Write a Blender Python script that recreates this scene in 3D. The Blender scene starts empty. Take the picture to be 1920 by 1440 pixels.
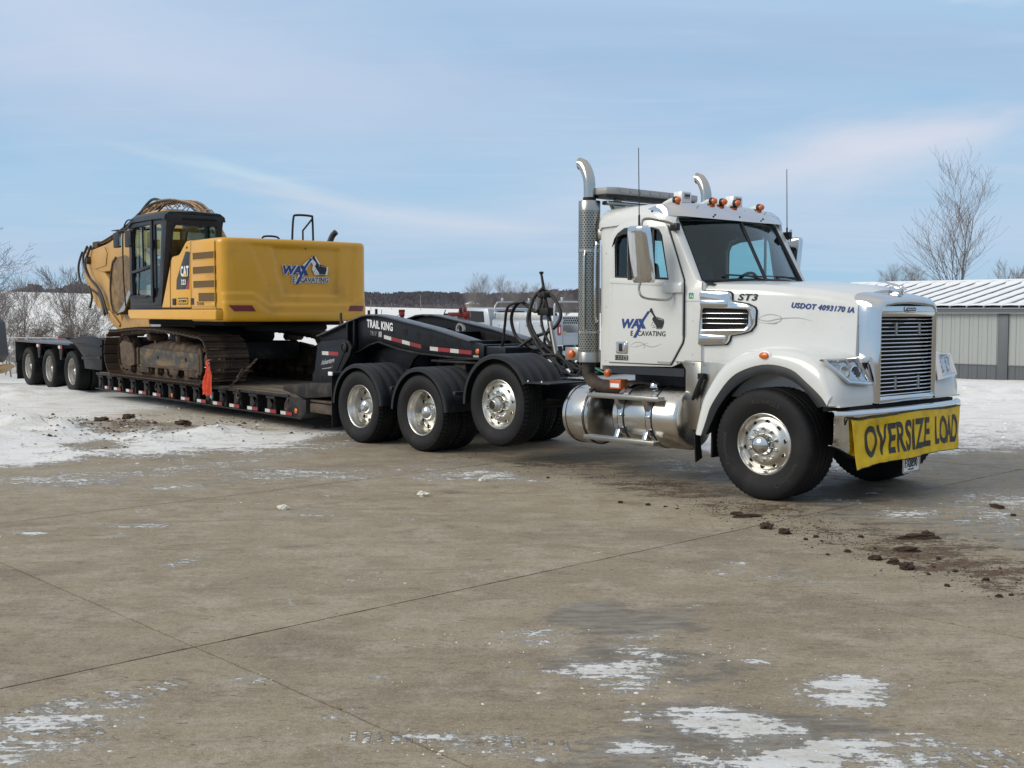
import bpy, bmesh, math, random
import numpy as np
from mathutils import Vector, Matrix, noise
from mathutils.geometry import tessellate_polygon
random.seed(7)
SC = bpy.context.scene
COL = SC.collection
R = math.radians

# ------------------------------------------------------------------ camera, sky, sun, exposure
cam_data = bpy.data.cameras.new('camera')
cam = bpy.data.objects.new('camera', cam_data); COL.objects.link(cam)
cam_data.sensor_fit = 'HORIZONTAL'; cam_data.sensor_width = 36.0
cam_data.lens = 36.0 * 2176.8 / 1920.0
cam_data.clip_start = 0.1; cam_data.clip_end = 6000
cam.location = (0, 0, 1.851)
cam.rotation_euler = (R(90) - math.atan((720 - 583.9) / 2176.8), 0, 0)
SC.camera = cam
SC.render.resolution_x = 1024; SC.render.resolution_y = 768

SUN_ELEV, SUN_AZ = 30.0, 248.0     # azimuth clockwise from +Y, the way the light comes from (behind the camera, left)
world = bpy.data.worlds.new('World'); SC.world = world; world.use_nodes = True
def build_world():
    nt = world.node_tree; n = nt.nodes; l = nt.links; n.clear()
    out = n.new('ShaderNodeOutputWorld')
    sky = n.new('ShaderNodeTexSky'); sky.sky_type = 'NISHITA'; sky.sun_disc = False
    sky.sun_elevation = R(SUN_ELEV); sky.sun_rotation = R(SUN_AZ); sky.air_density = 1.0; sky.dust_density = 1.0; sky.ozone_density = 1.5
    b1 = n.new('ShaderNodeBackground'); b1.inputs[1].default_value = 0.05
    l.new(sky.outputs[0], b1.inputs[0])
    tc = n.new('ShaderNodeTexCoord'); sep = n.new('ShaderNodeSeparateXYZ'); l.new(tc.outputs['Generated'], sep.inputs[0])
    ramp = n.new('ShaderNodeValToRGB'); l.new(sep.outputs[2], ramp.inputs[0])
    e = ramp.color_ramp.elements
    cols = [(0.0, (0.42, 0.665, 0.88)), (0.05, (0.395, 0.65, 0.89)), (0.12, (0.385, 0.635, 0.88)), (0.20, (0.40, 0.64, 0.89)), (0.30, (0.47, 0.67, 0.90)), (0.55, (0.70, 0.76, 0.84)), (1.0, (0.92, 0.88, 0.80))]
    e[0].position = 0.0; e[0].color = (*cols[0][1], 1)
    e[1].position = 1.0; e[1].color = (*cols[-1][1], 1)
    for p, c in cols[1:-1]:
        k = e.new(p); k.color = (*c, 1)
    # cloud coordinates: the view direction flattened onto a cloud layer
    zc = n.new('ShaderNodeMath'); zc.operation = 'MAXIMUM'; l.new(sep.outputs[2], zc.inputs[0]); zc.inputs[1].default_value = 0.0
    za = n.new('ShaderNodeMath'); za.operation = 'ADD'; l.new(zc.outputs[0], za.inputs[0]); za.inputs[1].default_value = 0.10
    dx = n.new('ShaderNodeMath'); dx.operation = 'DIVIDE'; l.new(sep.outputs[0], dx.inputs[0]); l.new(za.outputs[0], dx.inputs[1])
    dy = n.new('ShaderNodeMath'); dy.operation = 'DIVIDE'; l.new(sep.outputs[1], dy.inputs[0]); l.new(za.outputs[0], dy.inputs[1])
    cmb = n.new('ShaderNodeCombineXYZ'); l.new(dx.outputs[0], cmb.inputs[0]); l.new(dy.outputs[0], cmb.inputs[1])
    def layer(scale, rot, loc, lo, hi, rough=0.5, detail=4, dist=0.6):
        mp = n.new('ShaderNodeMapping'); l.new(cmb.outputs[0], mp.inputs[0])
        mp.inputs['Scale'].default_value = scale; mp.inputs['Rotation'].default_value = (0, 0, R(rot)); mp.inputs['Location'].default_value = loc
        nz = n.new('ShaderNodeTexNoise'); nz.inputs['Scale'].default_value = 1.0; nz.inputs['Detail'].default_value = detail
        nz.inputs['Roughness'].default_value = rough; nz.inputs['Distortion'].default_value = dist
        l.new(mp.outputs[0], nz.inputs['Vector'])
        mr = n.new('ShaderNodeMapRange'); mr.interpolation_type = 'SMOOTHSTEP'
        mr.inputs[1].default_value = lo; mr.inputs[2].default_value = hi; l.new(nz.outputs[0], mr.inputs[0])
        return mr.outputs[0]
    def mix(a, col, fac, amt):
        m = n.new('ShaderNodeMix'); m.data_type = 'RGBA'
        mm = n.new('ShaderNodeMath'); mm.operation = 'MULTIPLY'; l.new(fac, mm.inputs[0]); mm.inputs[1].default_value = amt
        l.new(mm.outputs[0], m.inputs[0]); l.new(a, m.inputs[6]); m.inputs[7].default_value = (*col, 1)
        return m.outputs[2]
    c = ramp.outputs[0]
    c = mix(c, (0.60, 0.715, 0.90), layer((0.30, 0.5, 1), 8, (3.1, 1.7, 0), 0.30, 0.66), 0.62)      # broad veil
    c = mix(c, (0.70, 0.745, 0.88), layer((0.22, 0.9, 1), -14, (0.4, 5.2, 0), 0.50, 0.78), 0.50)       # lavender bands
    c = mix(c, (0.36, 0.52, 0.77), layer((0.22, 0.7, 1), 5, (7.3, 0.2, 0), 0.48, 0.76), 0.50)         # grey blue underside
    c = mix(c, (0.66, 0.76, 0.93), layer((0.9, 3.2, 1), -10, (2.3, 9.1, 0), 0.50, 0.72, .62, 8, 1.5), 0.22)   # fine wisps
    # bright cirrus streaks that fan out from the left and the glow on the right, placed by compass direction
    def blob(d, tight_h, tight_v, slope, col, amt, c):
        az0, el0 = R(d[0]), R(d[1])
        at = n.new('ShaderNodeMath'); at.operation = 'ARCTAN2'; l.new(sep.outputs[0], at.inputs[0]); l.new(sep.outputs[1], at.inputs[1])
        asn = n.new('ShaderNodeMath'); asn.operation = 'ARCSINE'; l.new(sep.outputs[2], asn.inputs[0])
        a1 = n.new('ShaderNodeMath'); a1.operation = 'SUBTRACT'; l.new(at.outputs[0], a1.inputs[0]); a1.inputs[1].default_value = az0
        e1 = n.new('ShaderNodeMath'); e1.operation = 'SUBTRACT'; l.new(asn.outputs[0], e1.inputs[0]); e1.inputs[1].default_value = el0
        sl = n.new('ShaderNodeMath'); sl.operation = 'MULTIPLY_ADD'; l.new(a1.outputs[0], sl.inputs[0]); sl.inputs[1].default_value = slope; l.new(e1.outputs[0], sl.inputs[2])
        cv = n.new('ShaderNodeCombineXYZ')
        h = n.new('ShaderNodeMath'); h.operation = 'MULTIPLY'; l.new(a1.outputs[0], h.inputs[0]); h.inputs[1].default_value = tight_h
        v = n.new('ShaderNodeMath'); v.operation = 'MULTIPLY'; l.new(sl.outputs[0], v.inputs[0]); v.inputs[1].default_value = tight_v
        l.new(h.outputs[0], cv.inputs[0]); l.new(v.outputs[0], cv.inputs[1])
        nz = n.new('ShaderNodeTexNoise'); nz.inputs['Scale'].default_value = 1.1; nz.inputs['Detail'].default_value = 5; l.new(cv.outputs[0], nz.inputs['Vector'])
        ln = n.new('ShaderNodeVectorMath'); ln.operation = 'LENGTH'; l.new(cv.outputs[0], ln.inputs[0])
        ad = n.new('ShaderNodeMath'); ad.operation = 'MULTIPLY_ADD'; l.new(nz.outputs[0], ad.inputs[0]); ad.inputs[1].default_value = 1.7; l.new(ln.outputs['Value'], ad.inputs[2])
        mr = n.new('ShaderNodeMapRange'); mr.interpolation_type = 'SMOOTHSTEP'; mr.inputs[1].default_value = 1.9; mr.inputs[2].default_value = 0.75
        l.new(ad.outputs[0], mr.inputs[0])
        return mix(c, col, mr.outputs[0], amt)
    # (azimuth right of +Y, elevation)
    c = blob((-13.5, 6.6), 9.0, 90, 0.22, (0.70, 0.88, 0.97), 0.50, c)
    c = blob((-9.5, 5.3), 9.0, 80, 0.20, (0.80, 0.82, 0.91), 0.50, c)
    c = blob((-4, 4.3), 6.0, 50, 0.10, (0.78, 0.82, 0.93), 0.45, c)
    c = blob((17, 7.4), 6.0, 26, -0.12, (0.88, 0.85, 0.93), 0.75, c)
    c = blob((9, 5.8), 3.2, 18, -0.08, (0.74, 0.79, 0.92), 0.55, c)
    c = blob((-18, 11.0), 2.6, 9, 0.10, (0.70, 0.78, 0.95), 0.70, c)
    c = blob((-4, 9.0), 2.6, 12, 0.05, (0.58, 0.69, 0.89), 0.50, c)
    c = blob((23.5, 14.0), 14.0, 90, 0.0, (0.9, 0.94, 1.0), 0.60, c)
    b2 = n.new('ShaderNodeBackground'); b2.inputs[1].default_value = 1.0; l.new(c, b2.inputs[0])
    mx = n.new('ShaderNodeMixShader'); mx.inputs[0].default_value = 0.85
    l.new(b1.outputs[0], mx.inputs[1]); l.new(b2.outputs[0], mx.inputs[2]); l.new(mx.outputs[0], out.inputs[0])
build_world()
sun_data = bpy.data.lights.new('sun', 'SUN'); sun_data.energy = 2.1; sun_data.angle = R(32); sun_data.color = (1.0, 0.93, 0.80)
sun = bpy.data.objects.new('sun', sun_data); COL.objects.link(sun)
_d = Vector((math.sin(R(SUN_AZ)) * math.cos(R(SUN_ELEV)), math.cos(R(SUN_AZ)) * math.cos(R(SUN_ELEV)), math.sin(R(SUN_ELEV))))
sun.rotation_euler = _d.to_track_quat('Z', 'Y').to_euler()
SC.view_settings.view_transform = 'Standard'; SC.view_settings.look = 'None'; SC.view_settings.gamma = 1.0
SC.view_settings.use_curve_mapping = False; SC.view_settings.exposure = 0.0

# ------------------------------------------------------------------ mesh helpers
class MB:
    def __init__(s): s.v = []; s.f = []
    def add(s, vs, fs):
        o = len(s.v); s.v += [tuple(map(float, p)) for p in vs]; s.f += [tuple(i + o for i in q) for q in fs]; return s
    def box(s, x0, x1, y0, y1, z0, z1):
        return s.add([(x0,y0,z0),(x1,y0,z0),(x1,y1,z0),(x0,y1,z0),(x0,y0,z1),(x1,y0,z1),(x1,y1,z1),(x0,y1,z1)],
                     [(3,2,1,0),(4,5,6,7),(0,1,5,4),(1,2,6,5),(2,3,7,6),(3,0,4,7)])
    def prism(s, poly, ax, a, b):
        """poly = 2D points; ax = axis of extrusion ('x': poly is (y,z); 'y': (x,z); 'z': (x,y))"""
        def P(p, t): return {'x': (t, p[0], p[1]), 'y': (p[0], t, p[1]), 'z': (p[0], p[1], t)}[ax]
        n = len(poly); vs = [P(p, a) for p in poly] + [P(p, b) for p in poly]
        fs = [tuple(range(n))[::-1], tuple(range(n, 2 * n))] + [(i, (i + 1) % n, n + (i + 1) % n, n + i) for i in range(n)]
        return s.add(vs, fs)
    def panel(s, outer, holes, ax, a, b):
        def P(p, t): return {'x': (t, p[0], p[1]), 'y': (p[0], t, p[1]), 'z': (p[0], p[1], t)}[ax]
        loops = [outer] + holes
        tri = tessellate_polygon([[Vector((p[0], p[1], 0)) for p in lp] for lp in loops])
        flat = [p for lp in loops for p in lp]; n = len(flat)
        vs = [P(p, a) for p in flat] + [P(p, b) for p in flat]
        fs = [tuple(t) for t in tri] + [tuple(i + n for i in t[::-1]) for t in tri]
        o = 0
        for lp in loops:
            m = len(lp)
            fs += [(o + i, o + (i + 1) % m, n + o + (i + 1) % m, n + o + i) for i in range(m)]; o += m
        return s.add(vs, fs)
    def cyl(s, p0, p1, r0, r1=None, n=16, caps=True):
        return s.tube([p0, p1], [r0, r0 if r1 is None else r1], n, caps)
    def tube(s, path, r, n=8, caps=True, closed=False):
        path = [Vector(p) for p in path]; m = len(path)
        if not hasattr(r, '__len__'): r = [r] * m
        rings = []; prev = None
        for i, p in enumerate(path):
            if closed: t = path[(i + 1) % m] - path[i - 1]
            elif i == 0: t = path[1] - p
            elif i == m - 1: t = p - path[-2]
            else:
                t = (path[i + 1] - p).normalized() + (p - path[i - 1]).normalized()
            if t.length < 1e-9: t = Vector((0, 0, 1))
            t.normalize()
            if prev is None:
                u = t.cross(Vector((0, 0, 1)) if abs(t.z) < .9 else Vector((1, 0, 0))).normalized()
            else:
                u = prev - t * prev.dot(t); u.normalize()
            prev = u; w = t.cross(u)
            rings.append([p + (u * math.cos(2 * math.pi * k / n) + w * math.sin(2 * math.pi * k / n)) * r[i] for k in range(n)])
        return s.loft(rings, closed_ring=True, caps=caps and not closed, closed_path=closed)
    def loft(s, rings, closed_ring=False, caps=False, closed_path=False):
        n = len(rings[0]); m = len(rings); vs = [p for r in rings for p in r]; fs = []
        for i in range(m if closed_path else m - 1):
            j = (i + 1) % m
            for k in range(n if closed_ring else n - 1):
                q = (k + 1) % n
                fs.append((i * n + k, i * n + q, j * n + q, j * n + k))
        if caps: fs += [tuple(range(n))[::-1], tuple((m - 1) * n + k for k in range(n))]
        return s.add(vs, fs)
    def lathe(s, prof, c=(0, 0, 0), ax='y', n=32, caps=False, rfun=None, closed=False):
        """prof = [(radius, height along axis)]"""
        rings = []
        for r, h in prof:
            ring = []
            for k in range(n):
                a = 2 * math.pi * k / n; rr = r if rfun is None else rfun(r, h, k)
                q = (math.cos(a) * rr, math.sin(a) * rr)
                ring.append({'y': (c[0] + q[0], c[1] + h, c[2] + q[1]), 'x': (c[0] + h, c[1] + q[0], c[2] + q[1]), 'z': (c[0] + q[0], c[1] + q[1], c[2] + h)}[ax])
            rings.append(ring)
        return s.loft(rings, closed_ring=True, caps=caps, closed_path=closed)
    def shell(s, rings, t, closed_ring=False):
        """open surface given as rings, thickened by t along -normal"""
        tmp = MB(); tmp.loft(rings, closed_ring=closed_ring)
        vs = [Vector(v) for v in tmp.v]; nr = [Vector() for _ in vs]
        for f in tmp.f:
            q = (vs[f[2]] - vs[f[0]]).cross(vs[f[3]] - vs[f[1]])
            for i in f: nr[i] += q
        nr = [q.normalized() if q.length > 0 else q for q in nr]
        N = len(vs); n = len(rings[0]); m = len(rings)
        allv = vs + [v - q * t for v, q in zip(vs, nr)]
        fs = list(tmp.f) + [tuple(i + N for i in f[::-1]) for f in tmp.f]
        for i in range(m - 1):
            if not closed_ring:
                a, b = i * n, (i + 1) * n; fs.append((a, b, N + b, N + a))
                a, b = i * n + n - 1, (i + 1) * n + n - 1; fs.append((b, a, N + a, N + b))
        for k in range(n if closed_ring else n - 1):
            q = (k + 1) % n
            fs.append((q, k, N + k, N + q)); a = (m - 1) * n
            fs.append((a + k, a + q, N + a + q, N + a + k))
        return s.add(allv, fs)
    def move(s, M):
        s.v = [tuple(M @ Vector(p)) for p in s.v]; return s
    def mesh(s, name, mat, bevel=0.0, smooth=35, seg=2):
        me = bpy.data.meshes.new(name); me.from_pydata(s.v, [], s.f)
        bm = bmesh.new(); bm.from_mesh(me)
        bmesh.ops.remove_doubles(bm, verts=bm.verts, dist=1e-5)
        bmesh.ops.recalc_face_normals(bm, faces=bm.faces)
        if bevel > 0:
            es = [e for e in bm.edges if len(e.link_faces) == 2 and e.calc_face_angle(0) > R(28)]
            if es: bmesh.ops.bevel(bm, geom=es, offset=bevel, segments=seg, profile=0.5, affect='EDGES', clamp_overlap=True)
        bm.to_mesh(me); bm.free()
        if smooth:
            me.shade_smooth(); me.set_sharp_from_angle(angle=R(smooth))
        if mat is not None: me.materials.append(mat)
        return me

def ob(name, me, parent=None):
    o = bpy.data.objects.new(name, me); COL.objects.link(o); o.parent = parent; return o
def part(name, mb, mat, parent, bevel=0.0, smooth=35, label=None, kind=None, seg=2):
    o = ob(name, mb.mesh(name, mat, bevel, smooth, seg), parent)
    if label: o['label'] = label
    if kind: o['kind'] = kind
    return o
def thing(name, label, cat, loc=(0, 0, 0), rz=0.0, group=None):
    o = bpy.data.objects.new(name, None); COL.objects.link(o); o.empty_display_size = 0.2
    o.location = loc; o.rotation_euler = (0, 0, rz); o['label'] = label; o['category'] = cat
    if group: o['group'] = group
    return o
def tag(o, label, cat, group=None):
    o['label'] = label; o['category'] = cat
    if group: o['group'] = group
    return o
def struct(o): o['kind'] = 'structure'; return o
def sub(name, parent, loc=(0, 0, 0), rot=(0, 0, 0)):
    o = bpy.data.objects.new(name, None); COL.objects.link(o); o.parent = parent; o.location = loc; o.rotation_euler = rot
    o.empty_display_size = .1; return o
def arc(cx, cy, r, a0, a1, n):
    return [(cx + r * math.cos(R(a0 + (a1 - a0) * i / n)), cy + r * math.sin(R(a0 + (a1 - a0) * i / n))) for i in range(n + 1)]
def rrect(x0, x1, y0, y1, r, n=4):
    return arc(x1 - r, y0 + r, r, -90, 0, n) + arc(x1 - r, y1 - r, r, 0, 90, n) + arc(x0 + r, y1 - r, r, 90, 180, n) + arc(x0 + r, y0 + r, r, 180, 270, n)
def smoothpath(pts, k=6):
    P = [Vector(p) for p in pts]; out = []
    for i in range(len(P) - 1):
        p0 = P[max(i - 1, 0)]; p1 = P[i]; p2 = P[i + 1]; p3 = P[min(i + 2, len(P) - 1)]
        for j in range(k):
            t = j / k
            out.append(0.5 * ((2 * p1) + (p2 - p0) * t + (2 * p0 - 5 * p1 + 4 * p2 - p3) * t * t + (3 * p1 - p0 - 3 * p2 + p3) * t ** 3))
    out.append(P[-1]); return out
def smooth_rings(rings, k=4):
    cols = [smoothpath([r[i] for r in rings], k) for i in range(len(rings[0]))]
    return [[c[j] for c in cols] for j in range(len(cols[0]))]
def text_mesh(s, bold=0.0, shear=0.0, spacing=1.0, res=3):
    c = bpy.data.curves.new('lettering', 'FONT'); c.body = s; c.offset = bold; c.shear = shear; c.space_character = spacing
    c.resolution_u = res; c.extrude = 0.02
    o = bpy.data.objects.new('lettering', c); COL.objects.link(o)
    me = bpy.data.meshes.new_from_object(o)
    bpy.data.objects.remove(o); bpy.data.curves.remove(c)
    return me
def lettering(name, s, mat, parent, fn, W, H, bold=0.0, shear=0.0, spacing=1.0, depth=0.002, sub_len=None, res=3):
    """fn(u, v, d) -> local point; u in 0..W along the text, v in 0..H up, d outwards"""
    me = text_mesh(s, bold, shear, spacing, res)
    if sub_len:
        bm = bmesh.new(); bm.from_mesh(me); bmesh.ops.triangulate(bm, faces=bm.faces)
        xs = [v.co.x for v in bm.verts]; sc = (max(xs) - min(xs)) / W
        for _ in range(4):
            es = [e for e in bm.edges if e.calc_length() > sub_len * sc]
            if not es: break
            bmesh.ops.subdivide_edges(bm, edges=es, cuts=1)
            bmesh.ops.triangulate(bm, faces=bm.faces)
        bm.to_mesh(me); bm.free()
    co = np.array([v.co[:] for v in me.vertices]); mn = co.min(0); mx = co.max(0); d = mx - mn
    for v, p in zip(me.vertices, co):
        v.co = fn((p[0] - mn[0]) / d[0] * W, (p[1] - mn[1]) / d[1] * H, (p[2] - mn[2]) / d[2] * depth)
    me.name = name; me.materials.clear(); me.materials.append(mat)
    return ob(name, me, parent)
def plane_fn(o, ux, uy, n):
    o, ux, uy, n = Vector(o), Vector(ux).normalized(), Vector(uy).normalized(), Vector(n).normalized()
    return lambda u, v, d: o + ux * u + uy * v + n * (d + 0.002)
def curve_strip(mb, pts, w, fn, d=0.0015):
    """thin tapered painted stripe along 2D pts mapped by fn"""
    P = smoothpath([(p[0], p[1], 0) for p in pts], 8); n = len(P); rings = []
    for i, p in enumerate(P):
        t = (P[min(i + 1, n - 1)] - P[max(i - 1, 0)]).normalized(); q = Vector((-t.y, t.x, 0))
        ww = w * (0.25 + 0.75 * math.sin(math.pi * i / (n - 1)))
        rings.append([fn((p + q * ww).x, (p + q * ww).y, d), fn((p - q * ww).x, (p - q * ww).y, d)])
    mb.loft(rings)
# ------------------------------------------------------------------ materials
MAT = {}
def mat(name, col, rough=0.5, metal=0.0, coat=0.0, var=0.0, var_scale=4.0, col2=None, mask_lo=0.45, mask_hi=0.65, mask_scale=6.0, stretch=(1, 1, 1),
        bump=0.0, bump_scale=60.0, rough2=None, spec=0.5, fine=0.0, col3=None, m3=(0.55, 0.7), m3_scale=12.0, emit=None, coords='Object'):
    m = bpy.data.materials.new(name); m.use_nodes = True; nt = m.node_tree; n = nt.nodes; l = nt.links
    b = n['Principled BSDF']; b.inputs['Roughness'].default_value = rough; b.inputs['Metallic'].default_value = metal
    b.inputs['Coat Weight'].default_value = coat; b.inputs['Coat Roughness'].default_value = 0.06; b.inputs['Specular IOR Level'].default_value = spec
    tc = n.new('ShaderNodeTexCoord'); mp = n.new('ShaderNodeMapping'); l.new(tc.outputs[coords], mp.inputs[0]); mp.inputs['Scale'].default_value = stretch
    def nz(scale, detail=6, rough=0.6):
        k = n.new('ShaderNodeTexNoise'); k.inputs['Scale'].default_value = scale; k.inputs['Detail'].default_value = detail; k.inputs['Roughness'].default_value = rough
        l.new(mp.outputs[0], k.inputs['Vector']); return k.outputs[0]
    def rng(a, lo, hi, smooth=True):
        k = n.new('ShaderNodeMapRange'); k.inputs[1].default_value = lo; k.inputs[2].default_value = hi
        if smooth: k.interpolation_type = 'SMOOTHSTEP'
        l.new(a, k.inputs[0]); return k.outputs[0]
    rgb = n.new('ShaderNodeRGB'); rgb.outputs[0].default_value = (*col, 1); c = rgb.outputs[0]
    if var:
        h = n.new('ShaderNodeHueSaturation'); h.inputs['Hue'].default_value = 0.5; l.new(c, h.inputs['Color'])
        k = n.new('ShaderNodeMapRange'); k.inputs[1].default_value = 0.25; k.inputs[2].default_value = 0.75; k.inputs[3].default_value = 1 - var; k.inputs[4].default_value = 1 + var
        l.new(nz(var_scale), k.inputs[0]); l.new(k.outputs[0], h.inputs['Value']); c = h.outputs[0]
    if col2 is not None:
        f = rng(nz(mask_scale), mask_lo, mask_hi)
        x = n.new('ShaderNodeMix'); x.data_type = 'RGBA'; l.new(f, x.inputs[0]); l.new(c, x.inputs[6]); x.inputs[7].default_value = (*col2, 1); c = x.outputs[2]
        if rough2 is not None:
            k = n.new('ShaderNodeMapRange'); k.inputs[3].default_value = rough; k.inputs[4].default_value = rough2; l.new(f, k.inputs[0]); l.new(k.outputs[0], b.inputs['Roughness'])
    if col3 is not None:
        f = rng(nz(m3_scale, 8, 0.7), *m3)
        x = n.new('ShaderNodeMix'); x.data_type = 'RGBA'; l.new(f, x.inputs[0]); l.new(c, x.inputs[6]); x.inputs[7].default_value = (*col3, 1); c = x.outputs[2]
    l.new(c, b.inputs['Base Color'])
    if bump:
        k = n.new('ShaderNodeBump'); k.inputs['Strength'].default_value = bump; k.inputs['Distance'].default_value = 0.01
        l.new(nz(bump_scale, 5), k.inputs['Height']); l.new(k.outputs[0], b.inputs['Normal'])
    if emit: b.inputs['Emission Color'].default_value = (*col, 1); b.inputs['Emission Strength'].default_value = emit
    MAT[name] = m; return m
def glass(name, tint, refl=1.0):
    m = bpy.data.materials.new(name); m.use_nodes = True; nt = m.node_tree; n = nt.nodes; l = nt.links; n.clear()
    o = n.new('ShaderNodeOutputMaterial'); t = n.new('ShaderNodeBsdfTransparent'); t.inputs[0].default_value = (*tint, 1)
    g = n.new('ShaderNodeBsdfGlossy'); g.inputs['Roughness'].default_value = 0.01; g.inputs[0].default_value = (refl, refl, refl, 1)
    lw = n.new('ShaderNodeLayerWeight'); pw = n.new('ShaderNodeMath'); pw.operation = 'POWER'; l.new(lw.outputs['Facing'], pw.inputs[0]); pw.inputs[1].default_value = 5
    f = n.new('ShaderNodeMath'); f.operation = 'MULTIPLY_ADD'; l.new(pw.outputs[0], f.inputs[0]); f.inputs[1].default_value = .95; f.inputs[2].default_value = .035; x = n.new('ShaderNodeMixShader')
    l.new(f.outputs[0], x.inputs[0]); l.new(t.outputs[0], x.inputs[1]); l.new(g.outputs[0], x.inputs[2]); l.new(x.outputs[0], o.inputs[0])
    MAT[name] = m; return m
mat('white_paint', (0.67, 0.68, 0.665), 0.30, coat=0.6, var=0.03, var_scale=1.5, col2=(0.53, 0.52, 0.48), mask_lo=0.50, mask_hi=0.95, mask_scale=1.8, col3=(0.44, 0.41, 0.35), m3=(0.62, 0.80), m3_scale=16)
mat('chrome', (0.64, 0.65, 0.66), 0.07, 1.0, var=0.04, bump=0.03, bump_scale=9)
mat('chrome_dull', (0.50, 0.48, 0.44), 0.16, 1.0, col2=(0.42, 0.39, 0.34), mask_lo=0.5, mask_hi=0.8, mask_scale=5, rough2=0.4, bump=0.03, bump_scale=12)
mat('polished_aluminium', (0.62, 0.605, 0.57), 0.22, 1.0, var=0.08, var_scale=3, col2=(0.50, 0.47, 0.41), mask_lo=0.52, mask_hi=0.85, mask_scale=4, rough2=0.42)
mat('brushed_steel', (0.40, 0.385, 0.35), 0.30, 1.0, var=0.12, var_scale=3, stretch=(1, 1, 0.15), col2=(0.33, 0.30, 0.25), mask_lo=0.5, mask_hi=0.8, rough2=0.5)
mat('tread_aluminium', (0.55, 0.54, 0.51), 0.42, 1.0, var=0.1, bump=0.6, bump_scale=70)
mat('rim_alloy', (0.66, 0.645, 0.60), 0.30, 1.0, var=0.05, col2=(0.56, 0.53, 0.47), mask_lo=0.4, mask_hi=0.9, mask_scale=9, rough2=0.40)
mat('rim_trailer', (0.42, 0.40, 0.36), 0.48, 0.7, col2=(0.22, 0.19, 0.15), mask_lo=0.45, mask_hi=0.8, mask_scale=7)
mat('rubber', (0.007, 0.007, 0.008), 0.7, var=0.3, var_scale=5, col3=(0.030, 0.027, 0.022), m3=(.55, .75), m3_scale=2.6, col2=(0.018, 0.017, 0.015), mask_lo=0.48, mask_hi=0.8, mask_scale=4, bump=0.15, bump_scale=90, spec=0.35)
mat('rubber_letter', (0.024, 0.023, 0.022), 0.6)
mat('black_paint', (0.005, 0.006, 0.009), 0.42, coat=0.0, spec=0.25, col2=(0.022, 0.020, 0.018), mask_lo=0.5, mask_hi=0.85, mask_scale=3.5, rough2=0.65)
mat('black_plastic', (0.009, 0.010, 0.013), 0.5, spec=0.4, var=0.2, col2=(0.022, 0.022, 0.022), mask_lo=0.5, mask_hi=0.8, mask_scale=5)
mat('dirty_black', (0.011, 0.010, 0.010), 0.6, spec=0.35, col2=(0.050, 0.040, 0.029), mask_lo=0.48, mask_hi=0.72, mask_scale=5, bump=0.3, bump_scale=40)
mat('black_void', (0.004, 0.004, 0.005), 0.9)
mat('dark_interior', (0.012, 0.014, 0.018), 0.8)
mat('amber_lens', (0.62, 0.12, 0.008), 0.22, coat=0.6, bump=0.3, bump_scale=110)
mat('red_lens', (0.30, 0.008, 0.008), 0.2, coat=0.6)
mat('white_lens', (0.75, 0.77, 0.78), 0.2, coat=0.5)
mat('headlight_glass', (0.55, 0.57, 0.60), 0.05, 1.0)
mat('reflector_red', (0.28, 0.010, 0.016), 0.4, var=0.25, col2=(.10, .03, .025), mask_lo=.5, mask_hi=.75, mask_scale=6)
mat('reflector_white', (0.55, 0.55, 0.53), 0.4, col2=(0.28, 0.26, 0.22), mask_lo=0.5, mask_hi=0.8)
mat('logo_blue', (0.015, 0.045, 0.21), 0.4)
mat('logo_black', (0.012, 0.012, 0.014), 0.4)
mat('logo_white', (0.78, 0.78, 0.78), 0.4)
mat('logo_grey', (0.33, 0.33, 0.33), 0.4)
mat('logo_yellow', (0.75, 0.42, 0.03), 0.4)
mat('swirl_grey', (0.36, 0.355, 0.34), 0.4)
mat('sticker_green', (0.02, 0.30, 0.20), 0.4)
mat('banner_yellow', (0.80, 0.52, 0.010), 0.5, var=0.10, var_scale=6, col2=(0.45, 0.28, 0.012), mask_lo=0.48, mask_hi=0.8, mask_scale=3.5, spec=0.4)
mat('banner_black', (0.035, 0.033, 0.028), 0.55, col2=(0.30, 0.20, 0.02), mask_lo=0.66, mask_hi=0.74, mask_scale=22)
mat('machine_yellow', (0.66, 0.325, 0.010), 0.36, coat=0.25, var=0.05, var_scale=1.2, col2=(0.48, 0.235, 0.02), mask_lo=0.5, mask_hi=0.85, mask_scale=1.8, col3=(0.33, 0.19, 0.05), m3=(0.62, 0.80), m3_scale=13)
mat('machine_yellow_pale', (0.62, 0.37, 0.06), 0.42, var=0.05, var_scale=1.2)
mat('boom_yellow', (0.50, 0.28, 0.075), 0.5, col2=(0.34, 0.21, 0.10), mask_lo=0.45, mask_hi=0.75, mask_scale=2.2)
mat('grille_brown', (0.115, 0.062, 0.008), 0.7, bump=0.8, bump_scale=140)
mat('cab_charcoal', (0.014, 0.016, 0.020), 0.45, coat=0.0, spec=0.4, var=0.15, col2=(0.045, 0.044, 0.042), mask_lo=0.5, mask_hi=0.9)
mat('track_mud', (0.058, 0.036, 0.022), 0.82, var=0.35, var_scale=5, col2=(0.13, 0.085, 0.048), mask_lo=0.45, mask_hi=0.68, mask_scale=5, bump=1.0, bump_scale=26, col3=(0.02, 0.016, 0.013), m3=(0.5, 0.72), m3_scale=9)
mat('track_shoe', (0.060, 0.038, 0.025), 0.6, 0.35, var=0.35, var_scale=3, col2=(0.12, 0.078, 0.045), mask_lo=0.46, mask_hi=0.7, mask_scale=4, bump=0.8, bump_scale=30)
mat('worn_steel', (0.45, 0.43, 0.40), 0.35, 0.9)
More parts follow.
